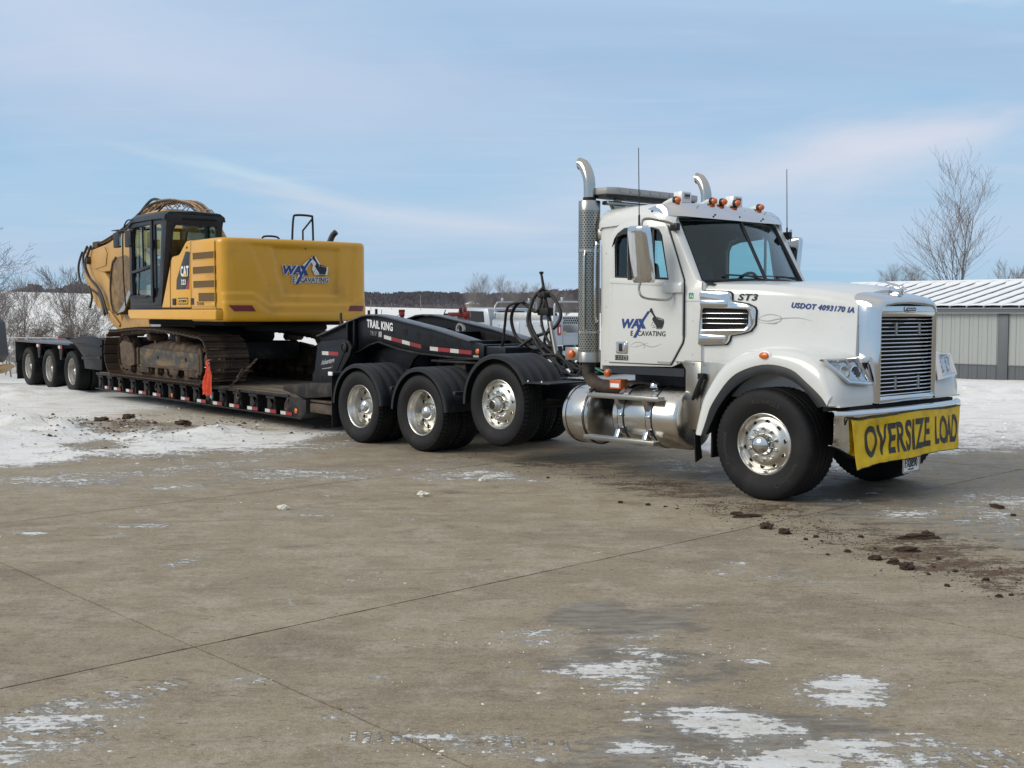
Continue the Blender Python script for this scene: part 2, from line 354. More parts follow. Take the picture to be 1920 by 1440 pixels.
mat('bucket_dirt', (0.15, 0.095, 0.05), 0.8, var=0.3, col2=(0.27, 0.17, 0.07), mask_lo=0.42, mask_hi=0.68, mask_scale=3.0, bump=0.8, bump_scale=20, col3=(0.10, 0.06, 0.035), m3=(0.52, 0.62), m3_scale=7)
mat('deck_wood', (0.15, 0.125, 0.095), 0.85, var=0.3, var_scale=3, stretch=(0.3, 3, 1), col2=(0.085, 0.055, 0.032), mask_lo=0.46, mask_hi=0.6, mask_scale=2.5, bump=0.7, bump_scale=30, col3=(0.33, 0.32, 0.30), m3=(0.60, 0.75), m3_scale=5)
mat('rust_steel', (0.080, 0.056, 0.040), 0.75, var=0.3, col2=(0.035, 0.026, 0.02), mask_lo=0.42, mask_hi=0.65, mask_scale=7, bump=0.4, bump_scale=40)
mat('flag_orange', (0.72, 0.075, 0.028), 0.7, var=0.12, var_scale=7)
mat('hose_rubber', (0.016, 0.015, 0.014), 0.5, var=0.3, col2=(0.05, 0.045, 0.038), mask_lo=0.5, mask_hi=0.75, mask_scale=10)
mat('hose_tan', (0.42, 0.26, 0.12), 0.6, var=0.3, var_scale=6, col2=(0.12, 0.07, 0.04), mask_lo=0.5, mask_hi=0.65, mask_scale=8)
mat('frame_navy', (0.008, 0.012, 0.022), 0.5, col2=(0.03, 0.028, 0.026), mask_lo=0.5, mask_hi=0.8, mask_scale=3)
mat('vise_red', (0.22, 0.022, 0.018), 0.5, var=0.25, col2=(0.06, 0.02, 0.015), mask_lo=0.5, mask_hi=0.7, mask_scale=9)
mat('silver_paint', (0.40, 0.43, 0.47), 0.35, 0.15, coat=0.3, var=0.04)
mat('diamond_plate', (0.44, 0.45, 0.46), 0.45, 0.8, bump=0.8, bump_scale=60, var=0.2)
mat('cloth_yellow', (0.70, 0.45, 0.01), 0.7, var=0.15)
mat('orange_part', (0.50, 0.11, 0.03), 0.5)
mat('wall_panel', (0.315, 0.330, 0.320), 0.55, var=0.03, var_scale=1)
mat('wall_trim', (0.095, 0.105, 0.115), 0.5)
mat('roof_metal', (0.17, 0.19, 0.215), 0.5)
mat('snow', (0.88, 0.89, 0.90), 0.75, var=0.04, var_scale=2, bump=0.35, bump_scale=18)
mat('snow_dirty', (0.66, 0.65, 0.63), 0.8, var=0.1, var_scale=3, col2=(0.42, 0.37, 0.30), mask_lo=0.55, mask_hi=0.72, mask_scale=3, bump=0.6, bump_scale=16)
mat('bark', (0.135, 0.105, 0.085), 0.85, var=0.25, var_scale=3)
mat('bark_pale', (0.21, 0.185, 0.175), 0.85, var=0.2, var_scale=3)
mat('twig_reddish', (0.15, 0.105, 0.09), 0.85, var=0.25, var_scale=2)
mat('ridge_wood', (0.125, 0.115, 0.128), 0.95, var=0.25, var_scale=0.02, col2=(0.165, 0.150, 0.155), mask_lo=0.4, mask_hi=0.7, mask_scale=0.012)
mat('ridge_twig', (0.135, 0.12, 0.128), 0.95)
mat('galvanized', (0.45, 0.46, 0.47), 0.45, 0.6)
mat('wood_post', (0.30, 0.24, 0.17), 0.85)
mat('clod_soil', (0.060, 0.034, 0.020), 0.9, var=0.35, var_scale=12, bump=0.8, bump_scale=60)
mat('snow_chunk', (0.74, 0.70, 0.62), 0.7, bump=0.5, bump_scale=40)
glass('windshield_glass', (0.72, 0.86, 0.87)); glass('side_glass', (0.80, 0.92, 0.92)); glass('cab_glass', (0.78, 0.88, 0.85))
# ------------------------------------------------------------------ ground: concrete yard slabs, snow lot, terrain
SNOW = [(0.05,6.5,0.23,0.15,0.55),(0.52,5.82,0.26,0.24,0.75),(0.8,6.34,0.18,0.23,0.6),(0.57,5.53,0.18,0.11,0.7),(1.73,5.61,0.29,0.21,0.8),(0.94,5.13,0.2,0.18,0.85),(1.19,4.69,0.73,0.13,0.85),(0.62,4.69,0.27,0.13,0.75),(1.68,4.84,0.34,0.12,0.6),(-0.18,4.89,0.34,0.15,0.62),(-2.1,5.2,0.42,0.21,0.6),(-1.94,5.53,0.27,0.14,0.65),(-2.02,4.78,0.2,0.24,0.72),(-4.15,9.51,0.27,0.14,0.9),(-3.2,9.85,0.41,0.2,0.5),(-2.52,8.47,0.14,0.15,0.6),(-1.97,10.64,0.59,0.29,0.4),(-0.36,13.01,0.78,0.51,0.55),(0.53,12.68,0.53,0.32,0.5),(-3.56,12.21,0.34,0.23,0.6),(-0.95,7.84,0.18,0.11,0.45),(1.6,8.21,0.15,0.21,0.5),(2.0,7.96,0.22,0.23,0.5),(2.31,5.53,0.15,0.06,0.45),(0.26,13.78,1.66,0.67,0.45),(3.55,10.5,0.83,0.5,0.55),(4.22,10.23,0.43,1.07,0.5),(4.79,11.24,0.42,0.64,0.6),(3.23,11.24,0.31,0.26,0.5),(1.33,12.48,0.69,0.31,0.4),(1.88,14.02,0.52,0.5,0.5),(-0.78,5.2,0.15,0.07,0.6),(-5.05,12.68,0.82,0.57,0.5),(-2.42,13.1,0.97,0.52,0.5),(-3.77,15.99,1.03,0.9,0.7),(1.1,7.16,0.07,0.08,0.5)]
_r = random.Random(77)
for (_x, _y, _a, _b, _s) in list(SNOW[:12]):
    for _k in range(5): SNOW.append((_x + _r.gauss(0, _a * 1.5), _y + _r.gauss(0, _b * 1.2), _a * _r.uniform(.15, .4), _b * _r.uniform(.12, .3), _s * _r.uniform(.7, 1)))
for _k in range(40): SNOW.append((_r.uniform(-3.5, 4), _r.uniform(4.6, 14), _r.uniform(.05, .22), _r.uniform(.03, .10), _r.uniform(.45, .62)))
WET = [(0.61,6.91,0.48,0.37,0.8),(1.03,6.73,0.19,0.25,0.7),(0.68,6.05,0.48,0.42,0.7),(1.08,5.03,0.45,0.33,0.85),(0.79,4.67,0.57,0.23,0.8),(-1.94,5.53,0.28,0.16,0.6),(-3.23,12.48,0.35,0.79,0.5),(3.65,10.64,1.28,1.76,0.58),(4.2,9.85,0.55,1.37,0.62),(0.26,14.02,1.95,1.5,0.5),(-2.87,9.38,0.87,0.22,0.4),(-4.68,12.48,0.69,0.39,0.6),(-2.08,5.16,0.39,0.28,0.45),(3.53,11.92,1.43,1.45,0.6),(-0.57,4.67,0.26,0.14,0.4),(1.75,13.54,1.88,1.16,0.55),(2.02,8.04,0.34,0.41,0.45),(0.2,17,2.5,2.5,.5),(3.2,12.6,2.2,1.8,.55)]
MUD = [(0.6,13.9,1.0,0.5,0.72),(1.5,12.3,0.9,0.5,0.76),(2.35,10.75,0.8,0.5,0.7),(3.3,9.2,0.9,0.6,0.66),(3.6,8.0,0.7,0.5,0.70),(2.75,9.9,.6,.5,.55),(-.3,14.6,.8,.4,.5),(1.15,13.1,0.79,0.43,0.6),(1.85,11.74,0.6,0.49,0.75),(2.18,10.93,0.46,0.3,0.7),(2.56,10.64,0.3,0.23,0.6),(2.94,9.61,0.58,0.37,0.6),(3.09,8.75,0.53,0.43,0.75),(3.39,8.38,0.51,0.43,0.75),(3.31,7.57,0.28,0.32,0.7),(1.39,12.48,0.46,0.31,0.7),(0.27,14.8,0.75,0.44,0.5),(-0.72,15.68,0.43,0.49,0.6),(-5.78,17.6,0.7,0.7,0.75),(-6.5,17.7,0.5,0.5,0.6),(-5.2,17.9,0.5,0.6,0.62),(-5.58,15.68,0.29,0.49,0.6),(-4.98,21.62,0.6,0.7,0.4),(-2.0,8.95,0.25,0.12,0.25),(5.28,12.68,0.35,0.41,0.4),(-0.44,11.92,0.22,0.18,0.3)]
BX = [-40, -12, -8, -5.86, -5.2, -4.23, -3.37, -2.54, -1.72, 0.0, 1.9, 2.6, 3.64, 4.51, 5.42, 6.69, 9, 14, 40]
BY = [10.5, 12.2, 12.7, 13.19, 13.88, 14.54, 15.2, 17.16, 18.6, 20.5, 20.0, 14.5, 12.9, 13.4, 14.3, 15.09, 15.6, 15.0, 12]
def blobs(X, Y, L, soft=False):
    sel = (np.abs(X) < 11) & (Y < 26) & (Y > 2)
    if not sel.all():
        out = np.zeros_like(X)
        if sel.any(): out[sel] = blobs(X[sel], Y[sel], L, soft)
        return out
    out = np.zeros_like(X)
    X0, Y0 = X, Y
    X = X + (fnoise(X0, Y0, 2.2, 4, 11) - .5) * .50 + (fnoise(X0, Y0, 8.0, 2, 21) - .5) * .10; Y = Y + (fnoise(X0, Y0, 2.2, 4, 15) - .5) * .60 + (fnoise(X0, Y0, 8.0, 2, 25) - .5) * .12
    for (cx, cy, rx, ry, a) in L:
        d = ((X - cx) / (rx * 1.5)) ** 2 + ((Y - cy) / (ry * 1.5)) ** 2
        out = np.maximum(out, a * np.clip(1 - d, 0, 1) ** (0.85 if soft else 0.6))
    return out
_rs = np.random.RandomState(3)
_NG = _rs.rand(64, 64)
def vnoise(X, Y, s, o=0):
    x = X * s + 17.3 + o * 7.1; y = Y * s + 5.7 + o * 3.3
    xi = np.floor(x).astype(int); yi = np.floor(y).astype(int); fx = x - xi; fy = y - yi
    fx = fx * fx * (3 - 2 * fx); fy = fy * fy * (3 - 2 * fy)
    g = lambda a, b: _NG[a % 64, b % 64]
    return (g(xi, yi) * (1 - fx) + g(xi + 1, yi) * fx) * (1 - fy) + (g(xi, yi + 1) * (1 - fx) + g(xi + 1, yi + 1) * fx) * fy
def fnoise(X, Y, s, oct=4, o=0):
    t = 0; a = 1; n = 0
    for k in range(oct): t = t + a * vnoise(X, Y, s * 2 ** k, o + k); n += a; a *= .5
    return t / n
def lot_masks(X, Y):
    yb = np.interp(X, BX, BY)
    d = Y - yb + (fnoise(X, Y, 1.1, 4, 2) - .5) * 1.2
    field = np.clip(d / 1.5 + 0.35, 0, 1)
    far = np.clip((Y - yb) / 6, 0, 1)
    # trampled, tan coloured ice beside the trailer
    dirty = np.clip(1 - ((X + 4.3) / 3.9) ** 2 - ((Y - 20.5) / 3.8) ** 2, 0, 1)
    snow = field * (0.80 + 0.25 * far) - 0.30 * dirty * field
    # packed snow streaks on the right keep dark gaps
    right = np.clip((X - 3) / 2, 0, 1) * np.clip(1 - (Y - 14) / 14, 0, 1)
    snow = snow - 0.20 * right * field
    snow = np.maximum(snow, 1.12 * blobs(X, Y, SNOW, True))
    # a thin dusting over the band just in front of the snow line on the left
    band = np.clip(1 - np.abs(Y - yb + 1.2) / 2.2, 0, 1) * np.clip(-X / 2 + .6, 0, 1)
    snow = np.maximum(snow, 0.50 * band)
    wet = np.maximum(blobs(X, Y, WET), 0.55 * right * np.clip((Y - 9) / 3, 0, 1))
    wet = np.maximum(wet, 0.7 * dirty * field)
    mud = blobs(X, Y, MUD)
    snow = snow * (1 - 0.75 * np.clip(mud * 1.2, 0, 1))
    lot_masks.tan = np.clip(1.15 * dirty * field + 0.62 * right * field * np.clip(1 - (Y - 13) / 9, 0, 1), 0, 1)
    return np.clip(snow, 0, 1), np.clip(wet, 0, 1), np.clip(mud, 0, 1)
def lot_height(X, Y):
    s, w, m = lot_masks(X, Y); yb = np.interp(X, BX, BY)
    deep = np.clip((Y - yb) / 2.5, 0, 1)
    side = np.clip((-X - 3.2) / 2.5, 0, 1) * np.clip((21 - Y) / 3, 0, 1) + np.clip((-X - 8.5) / 2, 0, 1) * np.clip((Y - 17) / 4, 0, 1) * .5
    lump = np.clip(fnoise(X, Y, 1.3, 5, 4) - 0.36, 0, 1) * 2
    z = 0.010 * s * (fnoise(X, Y, 5, 3, 9)) + deep * side * s * lump * 0.34
    z += 0.20 * np.exp(-((X + 7.2) / 1.3) ** 2 - ((Y - 16.6) / 1.4) ** 2) * (0.5 + fnoise(X, Y, 2.4, 4, 6))
    z += 0.10 * np.exp(-((X + 5.7) / 1.3) ** 2 - ((Y - 17.6) / 1.0) ** 2) * (fnoise(X, Y, 3.4, 4, 8))
    z += 0.16 * np.clip((X - 6) / 3, 0, 1) * np.clip((Y - 21) / 4, 0, 1) * lump * s
    z += 0.012 * m * fnoise(X, Y, 7, 3, 1)
    return z
def build_ground_mat():
    m = bpy.data.materials.new('yard_surface'); m.use_nodes = True; nt = m.node_tree; n = nt.nodes; l = nt.links
    b = n['Principled BSDF']; at = n.new('ShaderNodeAttribute'); at.attribute_name = 'cover'
    sp = n.new('ShaderNodeSeparateColor'); l.new(at.outputs['Color'], sp.inputs[0])
    ge = n.new('ShaderNodeNewGeometry')
    def nz(scale, detail=8, rough=.62, st=(1, 1, 1), loc=(0, 0, 0), dist=0, rot=0):
        mp = n.new('ShaderNodeMapping'); l.new(ge.outputs['Position'], mp.inputs[0]); mp.inputs['Scale'].default_value = st; mp.inputs['Location'].default_value = loc
        mp.inputs['Rotation'].default_value = (0, 0, rot)
        k = n.new('ShaderNodeTexNoise'); k.inputs['Scale'].default_value = scale; k.inputs['Detail'].default_value = detail; k.inputs['Roughness'].default_value = rough; k.inputs['Distortion'].default_value = dist
        l.new(mp.outputs[0], k.inputs['Vector']); return k.outputs[0]
    def mth(op, a, bb, c=None):
        k = n.new('ShaderNodeMath'); k.operation = op
        for i, q in enumerate([a, bb, c]):
            if q is None: continue
            if isinstance(q, (int, float)): k.inputs[i].default_value = q
            else: l.new(q, k.inputs[i])
        return k.outputs[0]
    def ss(a, lo, hi, o0=0, o1=1):
        k = n.new('ShaderNodeMapRange'); k.interpolation_type = 'SMOOTHSTEP'; k.inputs[1].default_value = lo; k.inputs[2].default_value = hi
        k.inputs[3].default_value = o0; k.inputs[4].default_value = o1; l.new(a, k.inputs[0]); return k.outputs[0]
    def mixc(f, a, bb):
        k = n.new('ShaderNodeMix'); k.data_type = 'RGBA'; l.new(f, k.inputs[0])
        for i, q in ((6, a), (7, bb)):
            if isinstance(q, tuple): k.inputs[i].default_value = (*q, 1)
            else: l.new(q, k.inputs[i])
        return k.outputs[2]
    big = nz(0.55, 5); fine = nz(120, 4, .8); patch = nz(4.2, 12, .76, (0.7, 1.2, 1), rot=.25); patch2 = nz(19, 9, .74, (0.85, 1.15, 1), (3, 1, 0), rot=.3); streak = nz(1.5, 10, .74, (0.4, 2.2, 1), (9, 4, 0), .8, 0.35)
    c = mixc(ss(big, .3, .7), (0.292, 0.242, 0.166), (0.378, 0.322, 0.228))
    c = mixc(mth('MULTIPLY', ss(nz(0.9, 6, .62, (0.7, 1.5, 1), (31, 7, 0), 1.0, .3), .50, .66), .60), c, (0.185, 0.152, 0.112))
    c = mixc(mth('MULTIPLY', ss(nz(0.7, 7, .65, (0.6, 1.6, 1), (11, 27, 0), 1.0, .3), .52, .64), .55), c, (0.430, 0.380, 0.285))
    c = mixc(mth('MULTIPLY', ss(nz(3.0, 10, .78, (.8, 1.2, 1)), .46, .62), .60), c, (0.225, 0.180, 0.128))
    c = mixc(mth('MULTIPLY', ss(nz(2.0, 10, .78, (1, 1.2, 1), (5, 5, 0)), .48, .62), .85), c, (0.420, 0.370, 0.288))
    c = mixc(mth('MULTIPLY', ss(streak, .54, .64), .40), c, (0.170, 0.132, 0.092))
    c = mixc(mth('MULTIPLY', ss(nz(6.5, 10, .8, (0.5, 1.6, 1), (12, 3, 0), 1.0), .565, .62), .60), c, (0.140, 0.106, 0.072))
    c = mixc(mth('MULTIPLY', ss(nz(15, 7, .66, (0.6, 1.8, 1), (2, 8, 0)), .60, .65), .85), c, (0.095, 0.068, 0.045))
    c = mixc(mth('MULTIPLY', ss(nz(24, 8, .8, (1, 1, 1), (7, 1, 0)), .46, .58), .42), c, (0.190, 0.148, 0.102))
    c = mixc(mth('MULTIPLY', ss(nz(52, 6, .8, (1, 1, 1), (1, 9, 0)), .50, .60), .45), c, (0.46, 0.40, 0.31))
    c = mixc(mth('MULTIPLY', ss(fine, .48, .58), .42), c, (0.120, 0.092, 0.064))
    c = mixc(mth('MULTIPLY', ss(nz(30, 8, .78, (0.8, 1.4, 1), (4, 2, 0)), .615, .67), .85), c, (0.60, 0.57, 0.50))
    # curved tyre tracks with tread bars
    spos = n.new('ShaderNodeSeparateXYZ'); l.new(ge.outputs['Position'], spos.inputs[0])
    for (ax_, ay_, r0, wd, fr_, amt) in ((-7.0, 20.0, 10.35, .16, 260, .55), (-7.0, 20.0, 12.1, .16, 300, .50), (3.0, 32.0, 20.9, .14, 420, .30), (10.5, 0.0, 9.2, .15, 200, .35), (-4.2, -2.0, 8.6, .15, 180, .30)):
        dx = mth('SUBTRACT', spos.outputs[0], ax_); dy = mth('SUBTRACT', spos.outputs[1], ay_)
        rr = mth('SQRT', mth('ADD', mth('MULTIPLY', dx, dx), mth('MULTIPLY', dy, dy)), None)
        dr = mth('ABSOLUTE', mth('SUBTRACT', mth('ADD', rr, mth('MULTIPLY', patch2, .03)), r0), None)
        an = mth('ARCTAN2', dy, dx); bars = ss(mth('SINE', mth('MULTIPLY', an, fr_ / 2.0), None), -.1, .5)
        band = mth('MULTIPLY', mth('SUBTRACT', 1.0, ss(dr, wd * .8, wd * 1.1)), bars)
        f = mth('MULTIPLY', mth('MULTIPLY', band, ss(nz(1.3, 6, .7, loc=(r0, 3, 0)), .48, .62)), mth('MULTIPLY', ss(patch, .38, .56), amt))
        c = mixc(f, c, (0.125, 0.092, 0.062))
    oi = n.new('ShaderNodeObjectInfo'); hs = n.new('ShaderNodeHueSaturation'); kk = n.new('ShaderNodeMapRange'); kk.inputs[3].default_value = .93; kk.inputs[4].default_value = 1.06; l.new(oi.outputs['Random'], kk.inputs[0]); l.new(kk.outputs[0], hs.inputs['Value']); l.new(c, hs.inputs['Color']); c = hs.outputs[0]
    # wet and icy
    wetf = ss(mth('ADD', sp.outputs[1], mth('ADD', mth('MULTIPLY', mth('SUBTRACT', patch, .5), 1.8), mth('MULTIPLY', mth('SUBTRACT', patch2, .5), .9))), .44, .62)
    c = mixc(mth('MULTIPLY', wetf, .70), c, mixc(ss(nz(8, 9, .76, (.4, 1.6, 1)), .42, .60), (0.105, 0.090, 0.072), (0.240, 0.222, 0.196)))
    # mud
    mudn = mth('ADD', mth('MULTIPLY', mth('SUBTRACT', patch, .5), 1.4), mth('MULTIPLY', mth('SUBTRACT', patch2, .5), .8))
    mudf = ss(mth('ADD', sp.outputs[2], mudn), .62, .80)
    c = mixc(mth('MULTIPLY', mudf, .90), c, mixc(ss(patch2, .4, .62), (0.075, 0.040, 0.023), (0.185, 0.112, 0.066)))
    # snow
    sn = mth('ADD', mth('MULTIPLY', mth('SUBTRACT', patch, .5), 1.7), mth('MULTIPLY', mth('SUBTRACT', patch2, .5), 1.9))
    scrape = nz(3.2, 8, .68, (0.45, 4.2, 1), (17, 3, 0), .6, -.42)
    near_ = mth('SUBTRACT', 1.0, ss(spos.outputs[1], 10.5, 13.0))
    sraw = mth('SUBTRACT', mth('ADD', sp.outputs[0], sn), mth('MULTIPLY', mth('MULTIPLY', ss(scrape, .44, .60), .30), near_))
    has = ss(sp.outputs[0], .02, .15)
    snf = mth('MULTIPLY', ss(sraw, .50, .62), has)
    for (xa, ya, xb, yb, wd, per) in ((-2.75, 4.85, -1.60, 5.72, .10, .075), (-2.6, 4.62, -1.75, 5.05, .13, .08), (.55, 4.60, 2.10, 4.70, .11, .08), (-.75, 4.98, .30, 4.84, .06, .062), (.45, 5.72, .95, 6.25, .09, .07)):
        L0 = math.hypot(xb - xa, yb - ya); ux_, uy_ = (xb - xa) / L0, (yb - ya) / L0
        px_ = mth('SUBTRACT', spos.outputs[0], xa); py_ = mth('SUBTRACT', spos.outputs[1], ya)
        tt = mth('ADD', mth('MULTIPLY', px_, ux_), mth('MULTIPLY', py_, uy_)); dd = mth('SUBTRACT', mth('MULTIPLY', py_, ux_), mth('MULTIPLY', px_, uy_))
        dd = mth('ADD', dd, mth('MULTIPLY', mth('SUBTRACT', patch, .5), .12))
        brs = ss(mth('SINE', mth('ADD', mth('MULTIPLY', tt, 6.283 / per), mth('ADD', mth('MULTIPLY', dd, 22.0), mth('MULTIPLY', patch2, 4.0))), None), -.2, .25)
        bd = mth('SUBTRACT', 1.0, ss(mth('ABSOLUTE', dd, None), wd * .8, wd * 1.05)); en = mth('MULTIPLY', ss(tt, 0, .08), mth('SUBTRACT', 1.0, ss(tt, L0 - .08, L0)))
        tb = mth('MULTIPLY', mth('MULTIPLY', brs, bd), mth('MULTIPLY', en, ss(mth('ADD', patch, mth('MULTIPLY', mth('SUBTRACT', patch2, .5), 1.1)), .46, .56)))
        snf = mth('MAXIMUM', snf, mth('MULTIPLY', tb, .9))
    thin = mth('MULTIPLY', mth('MULTIPLY', ss(sraw, .28, .58), has), .42)
    speck = mth('MULTIPLY', ss(mth('ADD', nz(11, 9, .75, (.5, 1.3, 1), (8, 2, 0)), mth('MULTIPLY', big, .12)), .735, .775), .75)
    snc = mixc(ss(nz(2.6, 8, .7, (.6, 1.5, 1), (1, 3, 0)), .42, .75), (0.90, 0.895, 0.88), (0.68, 0.64, 0.56))
    snc = mixc(mth('MULTIPLY', ss(mth('ADD', at.outputs['Alpha'], mth('MULTIPLY', mth('SUBTRACT', nz(1.7, 9, .72, (.45, 1.6, 1), (6, 6, 0)), .5), 2.0)), .30, .75), .85), snc, (0.50, 0.435, 0.335))
    c = mixc(thin, c, (0.46, 0.455, 0.45)); c = mixc(speck, c, (0.66, 0.655, 0.63)); c = mixc(snf, c, snc)
    l.new(c, b.inputs['Base Color'])
    r = mth('SUBTRACT', 0.88, mth('MULTIPLY', wetf, 0.34)); r = mth('MAXIMUM', r, mth('MULTIPLY', snf, .85)); l.new(r, b.inputs['Roughness'])
    h = mth('ADD', mth('MULTIPLY', snf, 1.1), mth('MULTIPLY', mth('MULTIPLY', mudf, patch2), 1.6)); h = mth('ADD', h, mth('MULTIPLY', fine, .12)); h = mth('ADD', h, mth('MULTIPLY', patch2, mth('MULTIPLY', snf, 2.2)))
    h = mth('ADD', h, mth('MULTIPLY', mth('MULTIPLY', patch, snf), 3.0))
    k = n.new('ShaderNodeBump'); k.inputs['Strength'].default_value = 0.8; k.inputs['Distance'].default_value = 0.016; l.new(h, k.inputs['Height']); l.new(k.outputs[0], b.inputs['Normal'])
    b.inputs['Specular IOR Level'].default_value = 0.3
    return m
YARD = build_ground_mat()
def cover_mesh(name, V, F, parent=None, sharp=0):
    V = np.array(V); s, w, md = lot_masks(V[:, 0], V[:, 1])
    me = bpy.data.meshes.new(name); me.from_pydata([tuple(p) for p in V], [], F)
    a = me.attributes.new('cover', 'FLOAT_COLOR', 'POINT')
    buf = np.ones((len(V), 4), dtype=np.float32); buf[:, 0] = s; buf[:, 1] = w; buf[:, 2] = md; buf[:, 3] = lot_masks.tan
    a.data.foreach_set('color', buf.ravel()); me.materials.append(YARD); me.shade_smooth()
    if sharp: me.set_sharp_from_angle(angle=R(sharp))
    return ob(name, me, parent)
JT = R(43.1); JO = np.array([-1.754, 6.314]); JP, JQ = 3.51, 4.6
def build_yard():
    gr = bpy.data.objects.new('concrete_yard', None); COL.objects.link(gr); gr['kind'] = 'structure'
    u = np.array([math.cos(JT), math.sin(JT)]); v = np.array([-math.sin(JT), math.cos(JT)])
    g = 0.0055
    for i in range(-4, 6):
        for j in range(-2, 5):
            p0, p1, q0, q1 = i * JP + g, (i + 1) * JP - g, j * JQ + g, (j + 1) * JQ - g
            cc = JO + u * (p0 + p1) / 2 + v * (q0 + q1) / 2
            if cc[1] < 0.8 or cc[1] > 30 or abs(cc[0]) > cc[1] * .55 + 5.5: continue
            dist = cc[1]; st = 0.06 if dist < 9 else (0.09 if dist < 14 else 0.16)
            n_, m_ = int((p1 - p0) / st), int((q1 - q0) / st)
            P = np.linspace(p0, p1, n_ + 1); Q = np.linspace(q0, q1, m_ + 1); PP, QQ = np.meshgrid(P, Q)
            X = JO[0] + u[0] * PP + v[0] * QQ; Y = JO[1] + u[1] * PP + v[1] * QQ
            wob = (fnoise(X, Y, 9, 3) - .5) * 0.022
            edge = (PP == P[0]) | (PP == P[-1]) | (QQ == Q[0]) | (QQ == Q[-1])
            sg = np.where(PP == P[0], 1, np.where(PP == P[-1], -1, 0)); sq = np.where(QQ == Q[0], 1, np.where(QQ == Q[-1], -1, 0))
            X = X + u[0] * sg * np.abs(wob) + v[0] * sq * np.abs(wob); Y = Y + u[1] * sg * np.abs(wob) + v[1] * sq * np.abs(wob)
            Z = lot_height(X, Y)
            V = np.stack([X.ravel(), Y.ravel(), Z.ravel()], 1)
            W = n_ + 1
            F = [(b * W + a, b * W + a + 1, (b + 1) * W + a + 1, (b + 1) * W + a) for b in range(m_) for a in range(n_)]
            # side walls of the slab, so that joints are real grooves
            rim = [a for a in range(W)] + [b * W + n_ for b in range(1, m_ + 1)] + [m_ * W + a for a in range(n_ - 1, -1, -1)] + [b * W for b in range(m_ - 1, 0, -1)]
            base = len(V); low = V[rim].copy(); low[:, 2] = -0.05; V = np.vstack([V, low]); k = len(rim)
            F += [(rim[t], base + t, base + (t + 1) % k, rim[(t + 1) % k]) for t in range(k)]
            cover_mesh('concrete_slab', V, F, gr, sharp=50)
    return gr
build_yard()
def terrain_z(X, Y):
    r = np.sqrt(X * X + Y * Y) + 1e-6; px = 960 + 2176.8 * X / np.maximum(Y, .3 * r)
    px = np.clip(px, -1500, 3500)
    crest = np.interp(px, [-1500, 0, 177, 684, 885, 1060, 1500, 3500], [.018, .0161, .0142, .0037, .0014, -.0014, -.002, -.002])
    zc = 1.85 + crest * 300
    base = np.interp(r, [0, 24, 30, 42, 70, 110], [-.045, -.045, -.03, -.5, -1.0, -.8])
    t = np.clip((r - 90) / 210, 0, 1); t = t * t * (3 - 2 * t) * .4 + .6 * t
    z = base * (1 - t) + zc * t + np.clip((r - 300) / 1200, 0, 1) * -6
    z = z + np.clip((r - 45) / 60, 0, 1) * (fnoise(X, Y, .05, 3) - .5) * .5
    s = np.clip((Y - 24) / 5, 0, 1) * np.clip((70 - r) / 20, 0, 1)
    return z + 0.10 * s * (fnoise(X, Y, .8, 4, 3) - .3)
